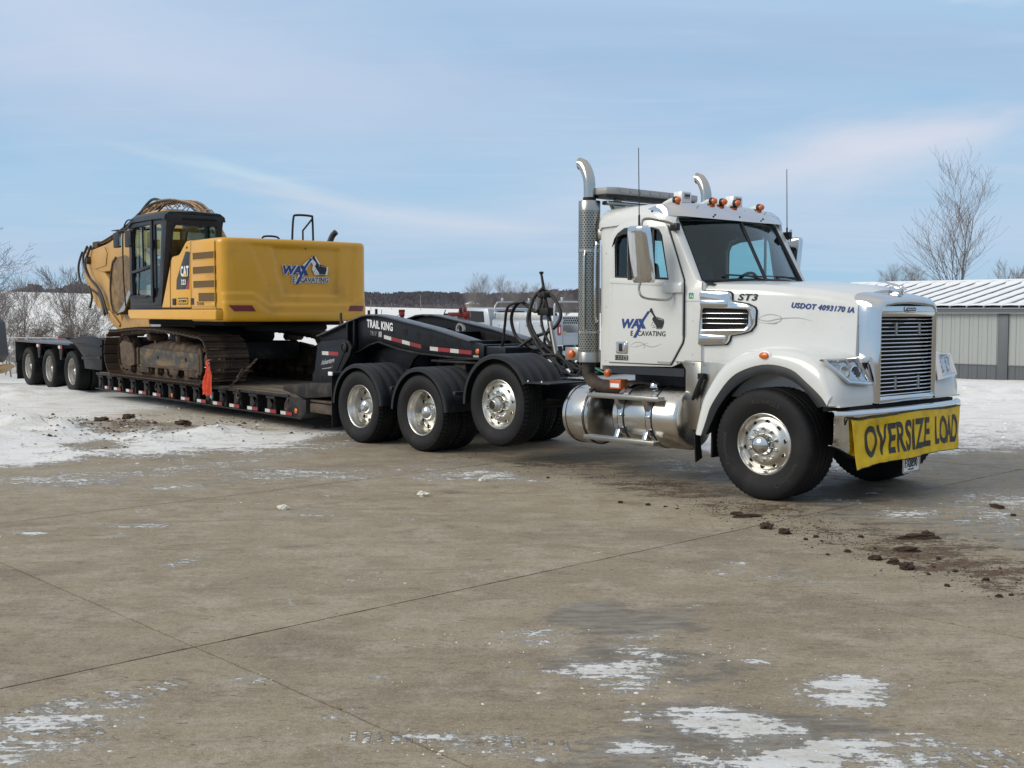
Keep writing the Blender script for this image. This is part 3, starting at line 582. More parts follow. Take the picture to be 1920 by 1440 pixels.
def build_terrain():
    # near lot: a sheet under and around the slabs that carries the snow
    rs = np.concatenate([np.linspace(3, 60, 230), np.geomspace(61, 2600, 90)])
    az = np.linspace(R(-62), R(62), 420)
    RR, AA = np.meshgrid(rs, az); X = RR * np.sin(AA); Y = RR * np.cos(AA)
    # inside the slab field the sheet stays below it
    p = (X - JO[0]) * math.cos(JT) + (Y - JO[1]) * math.sin(JT); q = -(X - JO[0]) * math.sin(JT) + (Y - JO[1]) * math.cos(JT)
    Z = terrain_z(X, Y)
    lotz = lot_height(X, Y)
    near = np.clip((34 - RR) / 4, 0, 1)
    i = np.floor(p / JP); j = np.floor(q / JQ)
    cx = JO[0] + math.cos(JT) * (i + .5) * JP - math.sin(JT) * (j + .5) * JQ; cy = JO[1] + math.sin(JT) * (i + .5) * JP + math.cos(JT) * (j + .5) * JQ
    inside = (i >= -4) & (i < 6) & (j >= -2) & (j < 5) & ~((cy < 0.8) | (cy > 30) | (np.abs(cx) > cy * .55 + 5.5))
    Z = np.where(inside, -0.06, Z * (1 - near) + (lotz - 0.004) * near)
    n_, m_ = len(rs), len(az)
    V = np.stack([X.ravel(), Y.ravel(), Z.ravel()], 1)
    F = [(a * n_ + b, a * n_ + b + 1, (a + 1) * n_ + b + 1, (a + 1) * n_ + b) for a in range(m_ - 1) for b in range(n_ - 1)]
    o = cover_mesh('snowy_ground', V, F); struct(o)
    at = o.data.attributes['cover']; buf = np.zeros(len(V) * 4, dtype=np.float32); at.data.foreach_get('color', buf); buf = buf.reshape(-1, 4)
    fr = np.clip((RR.ravel() - 32) / 6, 0, 1); buf[:, 0] = np.maximum(buf[:, 0], fr * 1.6 if False else buf[:, 0] * (1 - fr) + 1.55 * fr); buf[:, 1] *= 1 - fr; buf[:, 2] *= 1 - fr; buf[:, 3] *= 1 - fr
    at.data.foreach_set('color', buf.ravel())
    # the rest of the plain behind and beside the camera, out to the horizon
    rs2 = [0.0, 3.0, 30, 300, 2600]; V = []; F = []; A2 = np.linspace(R(62), R(298), 40)
    for r in rs2:
        for a in A2: V.append((r * math.sin(a), r * math.cos(a), -0.012 if r < 100 else 0.6))
    for a in range(len(rs2) - 1):
        for b in range(39): F.append((a * 40 + b, (a + 1) * 40 + b, (a + 1) * 40 + b + 1, a * 40 + b + 1))
    a0 = len(V); V += [(0, 0, -.012)] + [(3.0 * math.sin(t), 3.0 * math.cos(t), -.062) for t in np.linspace(R(-62), R(62), 30)]
    F += [(a0, a0 + 2 + k, a0 + 1 + k) for k in range(29)]
    o2 = cover_mesh('snowy_plain', V, F); struct(o2)
build_terrain()
# ------------------------------------------------------------------ background
def ground_at(x, y): return float(terrain_z(np.array([x]), np.array([y]))[0])
def px_at(px, Y): return (px - 960) / 2176.8 * Y          # the world x of something seen in that column when it stands Y metres away
# wooded ridge on the horizon
def build_ridge():
    xs = np.linspace(-1500, 1500, 260); V = []; F = []
    def top(x):
        return 23 + 6 * (vnoise(np.array([x]), np.array([0.]), .004)[0] - .5) * 2 + 3 * (vnoise(np.array([x]), np.array([9.]), .02)[0] - .5)
    rows = [(1150, -2), (1250, .35), (1380, .72), (1500, 1.0), (1700, .9), (2100, -.1)]
    for (y, k) in rows:
        for x in xs:
            h = top(x); t = 1.0 if x > -330 else max(0.0, 1 - (-330 - x) / 260) * .9
            if x > 300: t = max(.55, 1 - (x - 300) / 900)
            V.append((x, y, (h * k * t) if k > 0 else -8))
    n_ = len(xs)
    for r in range(len(rows) - 1):
        for i in range(n_ - 1): F.append((r * n_ + i, r * n_ + i + 1, (r + 1) * n_ + i + 1, (r + 1) * n_ + i))
    mb = MB(); mb.add(V, F); o = part('wooded_hills', mb, MAT['ridge_wood'], None, smooth=0); struct(o)
    rg = random.Random(5); mb = MB()
    def quadtree(x, y, z, h, w):
        for k in range(2):
            a = rg.random() * 3.14; dx, dy = math.cos(a) * w, math.sin(a) * w
            vs = []; fs = []
            m = 5
            for t in range(m):
                xx = x + (rg.random() - .5) * w * 1.6; hh = h * (.55 + .45 * rg.random())
                o0 = len(vs); ww = w * .10
                vs += [(xx - ww * .6, y, z - 1), (xx + ww * .6, y, z - 1), (xx + ww + (rg.random() - .5) * w * .6, y + rg.random(), z + hh), (xx - ww + (rg.random() - .5) * w * .6, y, z + hh * .97)]
                fs.append((o0, o0 + 1, o0 + 2, o0 + 3))
            mb.add(vs, fs)
    for i in range(5200):
        y = rg.choice([1180, 1240, 1300, 1380, 1440, 1500]); x = rg.uniform(-430, 420) * (y / 1500) ** .5
        k = np.interp(y, [r[0] for r in rows], [max(r[1], 0) for r in rows]); t = 1.0 if x > -330 else max(0.0, 1 - (-330 - x) / 260) * .9
        z = top(x) * k * t; quadtree(x, y, z, rg.uniform(3, 7.5), rg.uniform(3, 7))
    part('distant_wood', mb, MAT['ridge_twig'], None, smooth=0, kind='stuff')
build_ridge()
# bare trees
def branch_mesh(seed, H, spread=.5, levels=4, r0=.05, nmain=9, upward=.55, lean=(0, 0), twigs=1.0, trunk_frac=.35):
    rg = random.Random(seed); trunk = MB(); crown = MB()
    def grow(mb, p, d, L, r, lev):
        n = 5 if lev < 2 else 4; pts = [p]; dd = d.copy()
        for i in range(n):
            dd = (dd + Vector((rg.gauss(0, .10), rg.gauss(0, .10), rg.gauss(0, .05) + upward * .22 * (1 - dd.z)))).normalized()
            pts.append(pts[-1] + dd * (L / n))
        rad = [max(r * (1 - .82 * i / n), .0055) for i in range(n + 1)]
        mb.tube(pts, rad, 5 if lev == 0 else 3, caps=False)
        if lev >= levels: return
        cnt = int((nmain if lev == 0 else [0, 6, 5, 4, 3][min(lev, 4)] * twigs) + rg.random())
        for c in range(cnt):
            t = (trunk_frac if lev == 0 else .25) + (1 - (trunk_frac if lev == 0 else .25)) * (c + rg.random() * .7) / cnt * .97
            k = min(int(t * n), n - 1); f = t * n - k; q = pts[k].lerp(pts[k + 1], f)
            ax = (pts[k + 1] - pts[k]).normalized(); side = Vector((rg.gauss(0, 1), rg.gauss(0, 1), rg.gauss(0, .3))); side -= ax * side.dot(ax)
            if side.length < .01: continue
            side.normalize(); nd = (ax * (1 - spread * .55) + side * spread * rg.uniform(.7, 1.2)).normalized()
            grow(crown, q, nd, L * rg.uniform(.42, .68) * (1.15 - .45 * t), rad[k] * .62, lev + 1)
    grow(trunk, Vector((0, 0, -.3)), Vector((lean[0], lean[1], 1)).normalized(), H, r0, 0)
    return trunk, crown
TREES = {}
def tree_kind(key, bark, *a, **k):
    t, c = branch_mesh(*a, **k); TREES[key] = (t.mesh('trunk', MAT[bark], smooth=0), c.mesh('crown', MAT[bark], smooth=0))
tree_kind('brush1', 'bark', 11, 3.4, spread=.7, nmain=9, r0=.035, trunk_frac=.08, levels=3, twigs=1.35)
tree_kind('brush2', 'bark', 23, 3.0, spread=.85, nmain=11, r0=.03, trunk_frac=.04, levels=3, twigs=1.35)
tree_kind('brush3', 'twig_reddish', 37, 2.6, spread=.9, nmain=12, r0=.028, trunk_frac=.03, levels=3, twigs=1.4)
tree_kind('sapling', 'bark_pale', 41, 4.4, spread=.42, nmain=11, r0=.045, trunk_frac=.28, levels=3, twigs=1.5, upward=.8)
tree_kind('sapling2', 'bark_pale', 57, 4.4, spread=.5, nmain=10, r0=.05, trunk_frac=.2, levels=3, twigs=1.5, upward=.7)
tree_kind('limb_tree', 'bark', 63, 6.5, spread=.75, nmain=12, r0=.09, trunk_frac=.25, levels=4, twigs=1.1)
tree_kind('big', 'bark_pale', 84, 7.6, spread=.50, nmain=15, r0=.085, trunk_frac=.12, levels=3, twigs=1.25, upward=1.25)
tree_kind('far1', 'bark_pale', 91, 9.0, spread=.5, nmain=16, r0=.16, trunk_frac=.12, levels=3, twigs=1.9, upward=1.0)
def tree(key, name, label, x, y, rz=0, s=1.0, group=None, z=None, sz=None):
    t = thing(name, label, 'tree', (x, y, ground_at(x, y) if z is None else z), rz, group); t.scale = (s, s, sz or s)
    a = ob('trunk', TREES[key][0], t); b = ob('crown', TREES[key][1], t); return t
def build_trees():
    rg = random.Random(12)
    G1 = 'bare brush along the fence behind the trailer'
    # the taller ones one can single out
    tree('sapling', 'bare_tree', 'slim bare tree rising above the brush just left of the bucket machine arm', px_at(130, 46), 46, 0.3, .80, G1)
    tree('sapling2', 'bare_tree', 'pale forked bare tree standing over the far trailer axles', px_at(42, 45), 45, 1.3, .74, G1)
    tree('limb_tree', 'bare_tree', 'large bare tree at the left edge with a limb reaching into the frame', px_at(-45, 44), 44, 2.2, .80, G1)
    tree('sapling2', 'bare_tree', 'thin bare tree with a leaning fork behind the dark upright panel', px_at(20, 43), 43, 4.1, .66, G1)
    tree('brush2', 'bare_tree', 'dense twiggy bare tree with a round crown beside the excavator stick', px_at(152, 47), 47, 1.0, .95, G1)
    xs = [8, 46, 62, 84, 100, 120, 134, 150, 162, 176, 190, 203, 214, 30]
    BL = ['bare bush behind the dark panel at the left edge', 'bare bush above the rearmost trailer wheel', 'bare bush between the rearmost and middle trailer wheels', 'twiggy bush above the middle trailer wheel', 'twiggy bush just right of the middle trailer wheel', 'reddish bush above the foremost trailer wheel', 'bare bush below the slim tall tree', 'bare bush left end above the black ramp', 'twiggy bush above the middle of the black ramp', 'reddish bush behind the top of the black ramp', 'bare bush left of the excavator track', 'twiggy bush under the excavator stick', 'last bare bush on the right, touching the stick cylinder', 'bare bush beside the small orange flag']
    for i, p in enumerate(xs):
        D = rg.uniform(41, 48)
        tree(['brush1', 'brush2', 'brush3'][i % 3], 'bare_bush', BL[i], px_at(p, D), D, rg.random() * 6.28, rg.uniform(.52, .78), G1)
    # the right: the big tree behind the storage building
    tree('big', 'bare_tree', 'tall wide bare tree standing behind the snow covered metal roof', px_at(1790, 56), 56, 0.4, .86, z=.25)
    tree('sapling', 'bare_tree', 'small thin bare tree right of the tall one behind the roof', px_at(1891, 60), 60, 2.0, .80, z=.1)
    tree('sapling2', 'bare_tree', 'small twiggy bare tree at the foot of the tall one behind the roof', px_at(1842, 64), 64, 2.0, .62, z=.3)
    for i, p in enumerate([1672, 1690, 1706, 1722]):
        tree('brush1' if i % 2 else 'far1', 'bare_tree', ['leftmost faint distant tree top over the metal roof end', 'second faint tree top over the left roof end', 'third faint tree top over the roof, left of the tall tree', 'faint tree top nearest the tall tree on its left'][i], px_at(p, 120), 120, i * 1.4, (.48 if i % 2 == 0 else 1.2), 'distant tree tops over the roof', z=1.0)
    # middle distance, between the gooseneck and the exhaust stack
    FT = ['bare tree at the left end of the row beyond the gooseneck beams', 'tallest bare tree of the row, left of the service truck rack', 'second tall bare tree of the row, above the front ladder rack', 'low bare tree just right of the second tall one', 'bare tree rising left of the hose mast top', 'bare tree directly behind the top of the hose mast', 'bare tree just right of the hose mast top', 'bare tree midway between hose mast and exhaust stack', 'low bare tree nearest the exhaust stack in the far row', 'small bare tree between the two tallest of the far row']
    for i, (p, s) in enumerate([(890, .78), (905, .98), (938, .94), (958, .7), (980, .84), (1003, .8), (1022, .85), (1040, .75), (1060, .7), (922, .55)]):
        D = 225 + (i * 37 % 23)
        tree('far1', 'bare_tree', FT[i], px_at(p, D), D, i * 2.1, s * .80, 'bare trees on the far side of the snow field', z=ground_at(px_at(p, D), D) - 1.3)
    # dark clumps on the snowy crest at the left
    CLB = ['low dark tree clump farthest left on the snowy crest', 'dark tree clump second from the left on the crest', 'narrow taller dark tree clump near the left on the crest', 'thin low clump in the gap of the crest trees', 'low dark clump left of the slim bare tree on the crest', 'wide low dark strip of trees on the crest', 'dark clump just left of the slim bare tree top', 'dark clump behind the slim bare tree', 'tallest dark clump on the snowy crest', 'second tallest dark clump on the crest', 'low clump right of the tallest one on the crest', 'last dark clump on the crest beside the boom']
    for i, (p, w, h) in enumerate([(45, 5, 1.5), (62, 6, 2.2), (70, 3, 2.8), (84, 3, 1.2), (96, 4, 1.5), (110, 7, 1.6), (125, 4, 2.4), (138, 5, 3.0), (150, 5, 3.8), (160, 4, 3.4), (176, 4, 1.5), (186, 5, 1.6)]):
        D = 305; x = px_at(p, D); z = ground_at(x, D); mb = MB(); r2 = random.Random(i)
        for k in range(150):
            a = r2.random() * 6.28; q = Vector((r2.gauss(0, w * .35), r2.gauss(0, w * .3), 0)); hh = h * r2.uniform(.4, 1) * max(.2, 1 - abs(q.x) / w)
            mb.add([(q.x - .12, q.y, -.3), (q.x + .12, q.y, -.3), (q.x + .2 + r2.gauss(0, .5), q.y, hh), (q.x - .2 + r2.gauss(0, .5), q.y, hh)], [(0, 1, 2, 3)])
        o = part('tree_clump', mb, MAT['ridge_twig'], None, smooth=0); o.location = (x, D, z); tag(o, CLB[i], 'trees', 'tree clumps on the snowy crest')
build_trees()
def build_posts():
    for i, (p, D, y0, h) in enumerate([(696, 240, 0, 2.2), (716, 150, 0, 2.0), (735, 260, 0, 1.5), (789, 250, 0, 3.4), (892, 250, 0, 5.0), (1000, 240, 0, 4.2)]):
        x = px_at(p, D); z = ground_at(x, D); mb = MB().box(-.05, .05, -.05, .05, -1, h)
        if h > 4: mb.box(-.5, .5, -.04, .04, h - .4, h - .32)
        o = part('utility_pole' if h > 4 else 'marker_post', mb, MAT['galvanized' if h > 4 else 'wood_post'], None, smooth=0); o.location = (x, D, z)
        tag(o, ['short pale marker post at the snow field edge right of the excavator', 'thin post on the snow field above the gooseneck rods', 'short tan marker post on the far snow field edge', 'thin pale pole on the snow field above the near gooseneck beam', 'distant utility pole left of the bare tree row', 'distant slim pole behind the hose loops'][i], 'pole')
    # a small far house with a white roof
    t = thing('farm_house', 'tiny white roofed house at the foot of the wooded hills', 'house', (px_at(886, 900), 900, 4.5))
    part('wall', MB().box(-5, 5, -4, 4, -3, 3), MAT['wood_post'], t, smooth=0)
    part('roof', MB().prism([(-6, 3), (6, 3), (0, 6)], 'y', -5, 5), MAT['snow'], t, smooth=0)
build_posts()
# metal storage building on the right
def build_storage():
    dW = Vector((-.682, .731, 0)).normalized(); nW = Vector((.731, .682, 0)).normalized()
    t = thing('storage_building', 'low grey metal building with snow striped standing seam roof', 'building', (16.7, 40.0, 0), math.atan2(-dW.y, -dW.x))
    # local x runs to the right along the wall (towards the camera), y goes away from the camera
    zb, ze = -.85, 1.90; L0, L1 = -8.9, 9.0
    part('core_wall', MB().box(L0 + .02, L1, .06, 11.9, zb, ze), MAT['wall_trim'], t, smooth=0)
    wain = -.02
    up = MB(); up.box(0, .290, -.004, .05, wain + .03, ze - .10); up.prism([(.287, -.004), (.302, -.022), (.318, -.022), (.330, -.004), (.330, .05), (.287, .05)], 'z', wain + .03, ze - .10); up.box(.11, .125, -.010, .0, wain + .03, ze - .1)
    lo = MB(); lo.box(0, .290, -.004, .05, zb, wain); lo.prism([(.287, -.004), (.302, -.022), (.318, -.022), (.330, -.004), (.330, .05), (.287, .05)], 'z', zb, wain); lo.box(.11, .125, -.010, .0, zb, wain)
    mu, ml = up.mesh('wall_panel', MAT['wall_panel'], smooth=0), lo.mesh('wainscot_panel', MAT['wall_trim'], smooth=0)
    x = L0
    while x < L1:
        for nm, me in (('wall_panel', mu), ('wainscot_panel', ml)):
            o = ob(nm, me, t); o.location = (x, 0, 0)
        x += .330
    part('wainscot_trim', MB().box(L0, L1, -.03, .05, wain, wain + .03), MAT['wall_trim'], t)
    for xx in (.05, 6.6, -6.0):
        part('corner_trim', MB().box(xx, xx + .36, -.065, .0, zb, ze - .1), MAT['wall_trim'], t, bevel=.01)
    part('fascia', MB().box(L0 - .2, L1, -.26, -.02, ze - .09, ze + .07), MAT['wall_trim'], t, bevel=.012)
    part('soffit', MB().box(L0 - .2, L1, -.25, .05, ze - .115, ze - .092), MAT['wall_panel'], t)
    rise = 1.04; rw = 6.0
    part('roof', MB().prism([(-.30, ze + .07), (rw, ze + .07 + rise), (2 * rw + .3, ze + .07), (2 * rw + .3, ze + .03), (-.30, ze + .03)], 'x', L0 - .25, L1), MAT['roof_metal'], t, smooth=0)
    sl = rise / (rw + .3); pitch = .61
    rib = MB().prism([(-.30, ze + .07), (-.30, ze + .125), (rw, ze + .125 + rise), (rw, ze + .07 + rise)], 'x', -.03, .03)
    mr = rib.mesh('roof_seam', MAT['roof_metal'], smooth=0)
    def snowstrip(seed):
        rg = random.Random(seed); mb = MB(); N = 16; rings = []
        for i in range(N + 1):
            y = -.27 + (rw - .05 + .27) * i / N; z = ze + .072 + sl * (y + .30); w0 = .055 + rg.uniform(0, .03) if 1 < i < N - 1 else .0; w1 = pitch - .055 - rg.uniform(0, .03) if 1 < i < N - 1 else pitch
            h = .035 + rg.uniform(0, .012) if 1 < i < N - 1 else .075
            rings.append([(w0, y, z), (w0 + .02, y, z + h), (pitch / 2, y, z + h + .012), (w1 - .02, y, z + h), (w1, y, z)])
        mb.loft(rings); return mb.mesh('roof_snow', MAT['snow'], smooth=60)
    ms = [snowstrip(k) for k in range(5)]
    x = L0; k = 0
    while x < L1 - .3:
        o = ob('roof_seam', mr, t); o.location = (x, 0, 0)
        o = ob('roof_snow', ms[k * 3 % 5], t); o.location = (x, 0, 0); x += pitch; k += 1
    part('ridge_cap', MB().prism([(rw - .22, ze + .12 + rise), (rw, ze + .185 + rise), (rw + .22, ze + .12 + rise)], 'x', L0 - .27, L1), MAT['snow'], t)
build_storage()
# chain link fence behind the trailer
def build_fence():
    D0 = 39.0; x0, x1 = -19.0, -8.0
    t = thing('chain_link_fence', 'chain link fence in the snow behind the trailer axles', 'fence', (x0, D0, ground_at(x0, D0) - .02), 0)
    mb = MB(); Hh = 1.5; s = .09; n = int((x1 - x0) / s)
    for i in range(-int(Hh / s), n):
        for sg in (1, -1):
            a = (i * s, 0, 0) if sg == 1 else (i * s + Hh, 0, 0); b = (i * s + Hh, 0, Hh) if sg == 1 else (i * s, 0, Hh)
            if min(a[0], b[0]) < 0 or max(a[0], b[0]) > x1 - x0: continue
            mb.add([(a[0] - .004, 0, a[2]), (a[0] + .004, 0, a[2]), (b[0] + .004, 0, b[2]), (b[0] - .004, 0, b[2])], [(0, 1, 2, 3)])
    part('wire_mesh', mb, MAT['galvanized'], t, smooth=0, kind='stuff')
    for k in range(5):
        part('fence_post', MB().cyl((k * 2.7 + .03, 0, -.4), (k * 2.7 + .03, 0, Hh + .05), .03, n=8), MAT['galvanized'], t)
    part('top_rail', MB().cyl((0, 0, Hh), (x1 - x0, 0, Hh), .02, n=6), MAT['galvanized'], t)
build_fence()
# ------------------------------------------------------------------ wheels (shared meshes); axle along y, outer side towards -y, centre of the wheel plane at y = 0 = outer rim flange
def tyre_mesh(name, Ro, Rr, W, rib=True, seg=96, lug=0.006):
    b = .045
    sw = [(Rr - .012, 0.012), (Rr + .012, -.006), (Rr + .03, -.014), (Rr + (Ro - Rr) * .35, -b), (Rr + (Ro - Rr) * .62, -b - .004), (Ro - .055, -b + .004), (Ro - .030, -b + .014), (Ro - .010, -b + .030), (Ro - .001, -b + .048)]
    H = W
    tr = []; ng = 4; y0 = -b + .048; y1 = H + b - .048 - 0.0
    y1 = H - y0
    for k in range(ng + 1):
        a = y0 + (y1 - y0) * k / (ng + 1); c = y0 + (y1 - y0) * (k + 1) / (ng + 1)
        if k > 0: tr += [(Ro - .012, a - .004), (Ro - .012, a + .004), (Ro, a + .007)]
        tr += [(Ro + .001, (a + c) / 2), (Ro, c - .007)] if k < ng else [(Ro + .001, (a + c) / 2)]
    prof = sw + tr + [(r, H - y) for r, y in sw[::-1]]
    def rf(r, h, k):
        if r > Ro - .014 and r < Ro - .0005 and h < .03 or h > H - .03 and r > Ro - .014: return r - (lug * 2 if k % 2 else 0)
        if r > Ro - .005: return r - (lug if k % 2 else 0) * (1 if abs(h - H / 2) > H * .28 else .25)
        return r
    mb = MB().lathe(prof, n=seg, rfun=rf)
    return mb.mesh(name, MAT['rubber'], smooth=40)
def hand_hole(mb, a, r, rad, y, n=14):
    cx, cz = math.cos(a) * r, math.sin(a) * r
    mb.lathe([(rad * 1.0, y), (rad * .0001, y - .0005)], (cx, 0, cz), 'y', n)
def rim_steer(holes=10):
    face = MB().lathe([(.305, .014), (.307, .0), (.300, -.004), (.292, .004), (.286, .024), (.270, .050), (.262, .052), (.236, .034), (.215, .018), (.195, .006), (.172, .000), (.150, -.002), (.110, -.002), (.110, .02), (.2, .05), (.28, .08), (.305, .03)], n=64, closed=False)
    me = face.mesh('rim', MAT['rim_alloy'], smooth=50)
    hb = MB(); rr = MB()
    for k in range(holes):
        a = 2 * math.pi * (k + .5) / holes; cx, cz = math.cos(a) * .222, math.sin(a) * .222
        hb.lathe([(.021, .020), (.0001, .018)], (cx, 0, cz), 'y', 14)
        rr.lathe([(.0205, .022), (.0225, .015), (.0255, .018), (.0262, .026)], (cx, 0, cz), 'y', 16)
    return me, hb.mesh('hand_hole', MAT['black_void'], smooth=60), rr.mesh('hole_lip', MAT['rim_alloy'], smooth=60)
def rim_dual(mat_, depth=.19, holes=10):
    face = MB().lathe([(.300, .018), (.306, .0), (.300, -.005), (.290, .000), (.284, .02), (.278, .05), (.262, .07), (.256, .10), (.256, depth - .02), (.246, depth), (.222, depth - .004), (.190, depth - .012), (.150, depth - .016), (.090, depth - .016)], n=64)
    me = face.mesh('rim', mat_, smooth=50)
    hb = MB(); rr = MB(); y = depth - .010
    for k in range(holes):
        a = 2 * math.pi * (k + .5) / holes; cx, cz = math.cos(a) * .208, math.sin(a) * .208
        hb.lathe([(.0265, y - .008), (.0001, y - .010)], (cx, 0, cz), 'y', 12)
        rr.lathe([(.026, y - .004), (.0285, y - .013), (.031, y - .010), (.032, y)], (cx, 0, cz), 'y', 14)
    return me, hb.mesh('hand_hole', MAT['black_void'], smooth=60), rr.mesh('hole_lip', mat_, smooth=60)
LUG = MB().lathe([(.019, .012), (.019, -.004), (.0165, -.010), (.0165, -.030), (.012, -.042), (.007, -.050), (.0001, -.053)], n=10).mesh('lug_nut', MAT['chrome'], smooth=40)
HUB_DOME = MB().lathe([(.108, .01), (.108, -.03), (.100, -.040), (.096, -.060), (.082, -.085), (.055, -.103), (.026, -.112), (.0001, -.114)], n=32).mesh('hub_cap', MAT['chrome'], smooth=50)
HUB_TALL = MB().lathe([(.085, .01), (.085, -.060), (.076, -.075), (.070, -.10), (.050, -.120), (.0001, -.128)], n=32).mesh('hub_cap', MAT['chrome'], smooth=50)
HUB_OPEN = MB().lathe([(.098, .01), (.098, -.05), (.085, -.062), (.066, -.085), (.060, -.10), (.052, -.104), (.050, -.080), (.0001, -.078)], n=32).mesh('hub_cap', MAT['rim_alloy'], smooth=50)
HUB_DARK = MB().lathe([(.070, .01), (.070, -.03), (.050, -.045), (.0001, -.047)], n=24).mesh('hub_centre', MAT['dirty_black'], smooth=50)
T_STEER = tyre_mesh('tyre', .553, .30, .40, seg=128)
T_DRIVE = tyre_mesh('tyre', .517, .30, .25, seg=110, lug=.012)
T_TRAIL = tyre_mesh('tyre', .480, .30, .235, seg=90)
STEER_P, DRIVE_P, TRAIL_P = rim_steer(), rim_dual(MAT['rim_alloy']), rim_dual(MAT['rim_trailer'], .15, 6)
def tyre_text(parent, s, Rm, H, a0, a1, y, up=True):
    n = len(s)
    def fn(u, v, d):
        a = R(a0 + (a1 - a0) * u); r = Rm + (v - .5) * H * (1 if up else -1)
        return Vector((math.cos(a) * r, y - d, math.sin(a) * r))
    lettering('sidewall_lettering', s, MAT['rubber_letter'], parent, fn, 1.0, 1.0, bold=.01, depth=.004, sub_len=.05)
def wheel(parent, x, y, z, kind, side=-1, name='wheel', rot=0.0, steer=0.0, inner=True):
    """side -1 = seen from the camera side"""
    w = sub(name, parent, (x, y, z), (0, 0, (0 if side < 0 else math.pi) + steer)); 
    s = bpy.data.objects
    def L(nm, me, dy=0.0, ry=0.0, loc=None):
        o = ob(nm, me, w); o.location = loc or (0, dy, 0); o.rotation_euler = (0, ry, 0); return o
    if kind in ('steer', 'lift'):
        L('tyre', T_STEER if kind == 'steer' else T_DRIVE, 0.0)
        me, h, rr = STEER_P
        L('rim', me, 0, rot); L('hand_hole', h, 0, rot); L('hole_lip', rr, 0, rot)
        hb = L('hub_cap', HUB_DOME if kind == 'steer' else HUB_OPEN, -.004)
        if kind == 'lift': L('hub_centre', HUB_DARK, -.055)
        for k in range(10):
            a = 2 * math.pi * k / 10 + rot + .2; L('lug_nut', LUG, loc=(math.cos(a) * .152, -.002, math.sin(a) * .152))
        L('brake_drum', bpy.data.meshes.get('brake_drum') or MB().cyl((0, .08, 0), (0, .26, 0), .21, n=24).mesh('brake_drum', MAT['black_void']))
    else:
        me, h, rr = DRIVE_P if kind == 'drive' else TRAIL_P; dep = .19 if kind == 'drive' else .15
        T = T_DRIVE if kind == 'drive' else T_TRAIL
        L('tyre', T, 0.0)
        if inner: L('tyre', T, .335)
        L('rim', me, 0, rot); L('hand_hole', h, 0, rot); L('hole_lip', rr, 0, rot)
        hc = L('hub_cap', HUB_DOME if kind == 'drive' else HUB_OPEN, dep - .02)
        if kind == 'drive': hc.scale = (1.12, 1.25, 1.12)
    return w
def fender_half(R_, a0, a1, W, t=.006, n=22, lip=.02, ribs=True):
    """moulded quarter fender: arc in xz, width along y from 0 (outer) to W"""
    rings = []
    for i in range(n + 1):
        a = R(a0 + (a1 - a0) * i / n); c, s = math.cos(a), math.sin(a); ring = []
        prof = [(0.0, -lip - .02), (0.0, 0.0), (.012, .012)]
        for k in range(4):
            y = W * (k + .5) / 4
            if ribs: prof += [(y - .06, .014), (y - .045, .020), (y + .045, .020), (y + .06, .014)]
        prof += [(W - .01, .010), (W, -.03)]
        for y, dr in prof: ring.append((c * (R_ + dr), y, s * (R_ + dr)))
        rings.append(ring)
    return rings
# ------------------------------------------------------------------ the white day cab tractor. local x forward, y away from the camera (its left side), z up
TR_TH = R(42.726)
truck = thing('semi_truck', 'white day cab semi truck with chrome grille and tall exhaust stack', 'truck', (3.323, 12.098, 0), TR_TH - R(90))
T = truck; W_, CH, BP = MAT['white_paint'], MAT['chrome'], MAT['black_plastic']
def mir(mb):  # mirror to the far side
    m = MB(); m.v = [(x, -y, z) for x, y, z in mb.v]; m.f = [tuple(q[::-1]) for q in mb.f]; return m
def both(name, fn, mat_, parent, **k):
    a = fn(); part(name, a, mat_, parent, **k); b = mir(fn()); part(name, b, mat_, parent, **k)
# frame
fr = MB()
for y in (-.47, .39): fr.box(-7.55, .35, y, y + .08, .76, 1.02)
part('frame_rail', fr, MAT['frame_navy'], T, bevel=.006)
for x in (-7.5, -6.6, -4.8, -4.2, -3.3, -2.4, -1.0): part('crossmember', MB().box(x, x + .09, -.40, .40, .80, .98), MAT['frame_navy'], T, bevel=.006)
for x in (-6.784, -5.39, -3.87, 0.0): part('axle', MB().cyl((x, -1.0, .5 if x != -3.87 else .71), (x, 1.0, .5 if x != -3.87 else .71), .075, n=12), MAT['dirty_black'], T)
for x in (-6.784, -5.39): part('differential', MB().lathe([(.05, -.25), (.19, -.15), (.23, 0), (.19, .15), (.05, .25)], (x, 0, .52), 'x', 20), MAT['dirty_black'], T)
part('drive_shaft', MB().cyl((-5.4, 0, .62), (-1.2, 0, .72), .05, n=10), MAT['dirty_black'], T)
part('engine_block', MB().box(-1.1, .45, -.34, .34, .62, 1.55), MAT['dark_interior'], T, bevel=.05)
part('transmission', MB().box(-2.2, -1.1, -.28, .28, .55, 1.05), MAT['dirty_black'], T, bevel=.06)
part('deck_plate', MB().box(-3.35, -2.42, -.52, .52, 1.03, 1.045), MAT['tread_aluminium'], T, bevel=.003)
part('wheel_house_liner', MB().panel([(-.70, .62), (-.55, .95), (-.35, 1.2), (-.02, 1.30), (.35, 1.28), (.55, 1.18), (.76, .95), (.76, 1.36), (-.8, 1.36)], [], 'y', -.62, -.60), MAT['black_void'], T)
part('wheel_house_liner', MB().panel([(-.80, .5), (.70, .5), (.8, 1.0), (.5, 1.5), (-.5, 1.5), (-.8, 1.0)], [], 'y', -.56, -.54), MAT['black_void'], T)
part('wheel_house_liner', MB().panel([(-.80, .5), (.70, .5), (.8, 1.0), (.5, 1.5), (-.5, 1.5), (-.8, 1.0)], [], 'y', .54, .56), MAT['black_void'], T)
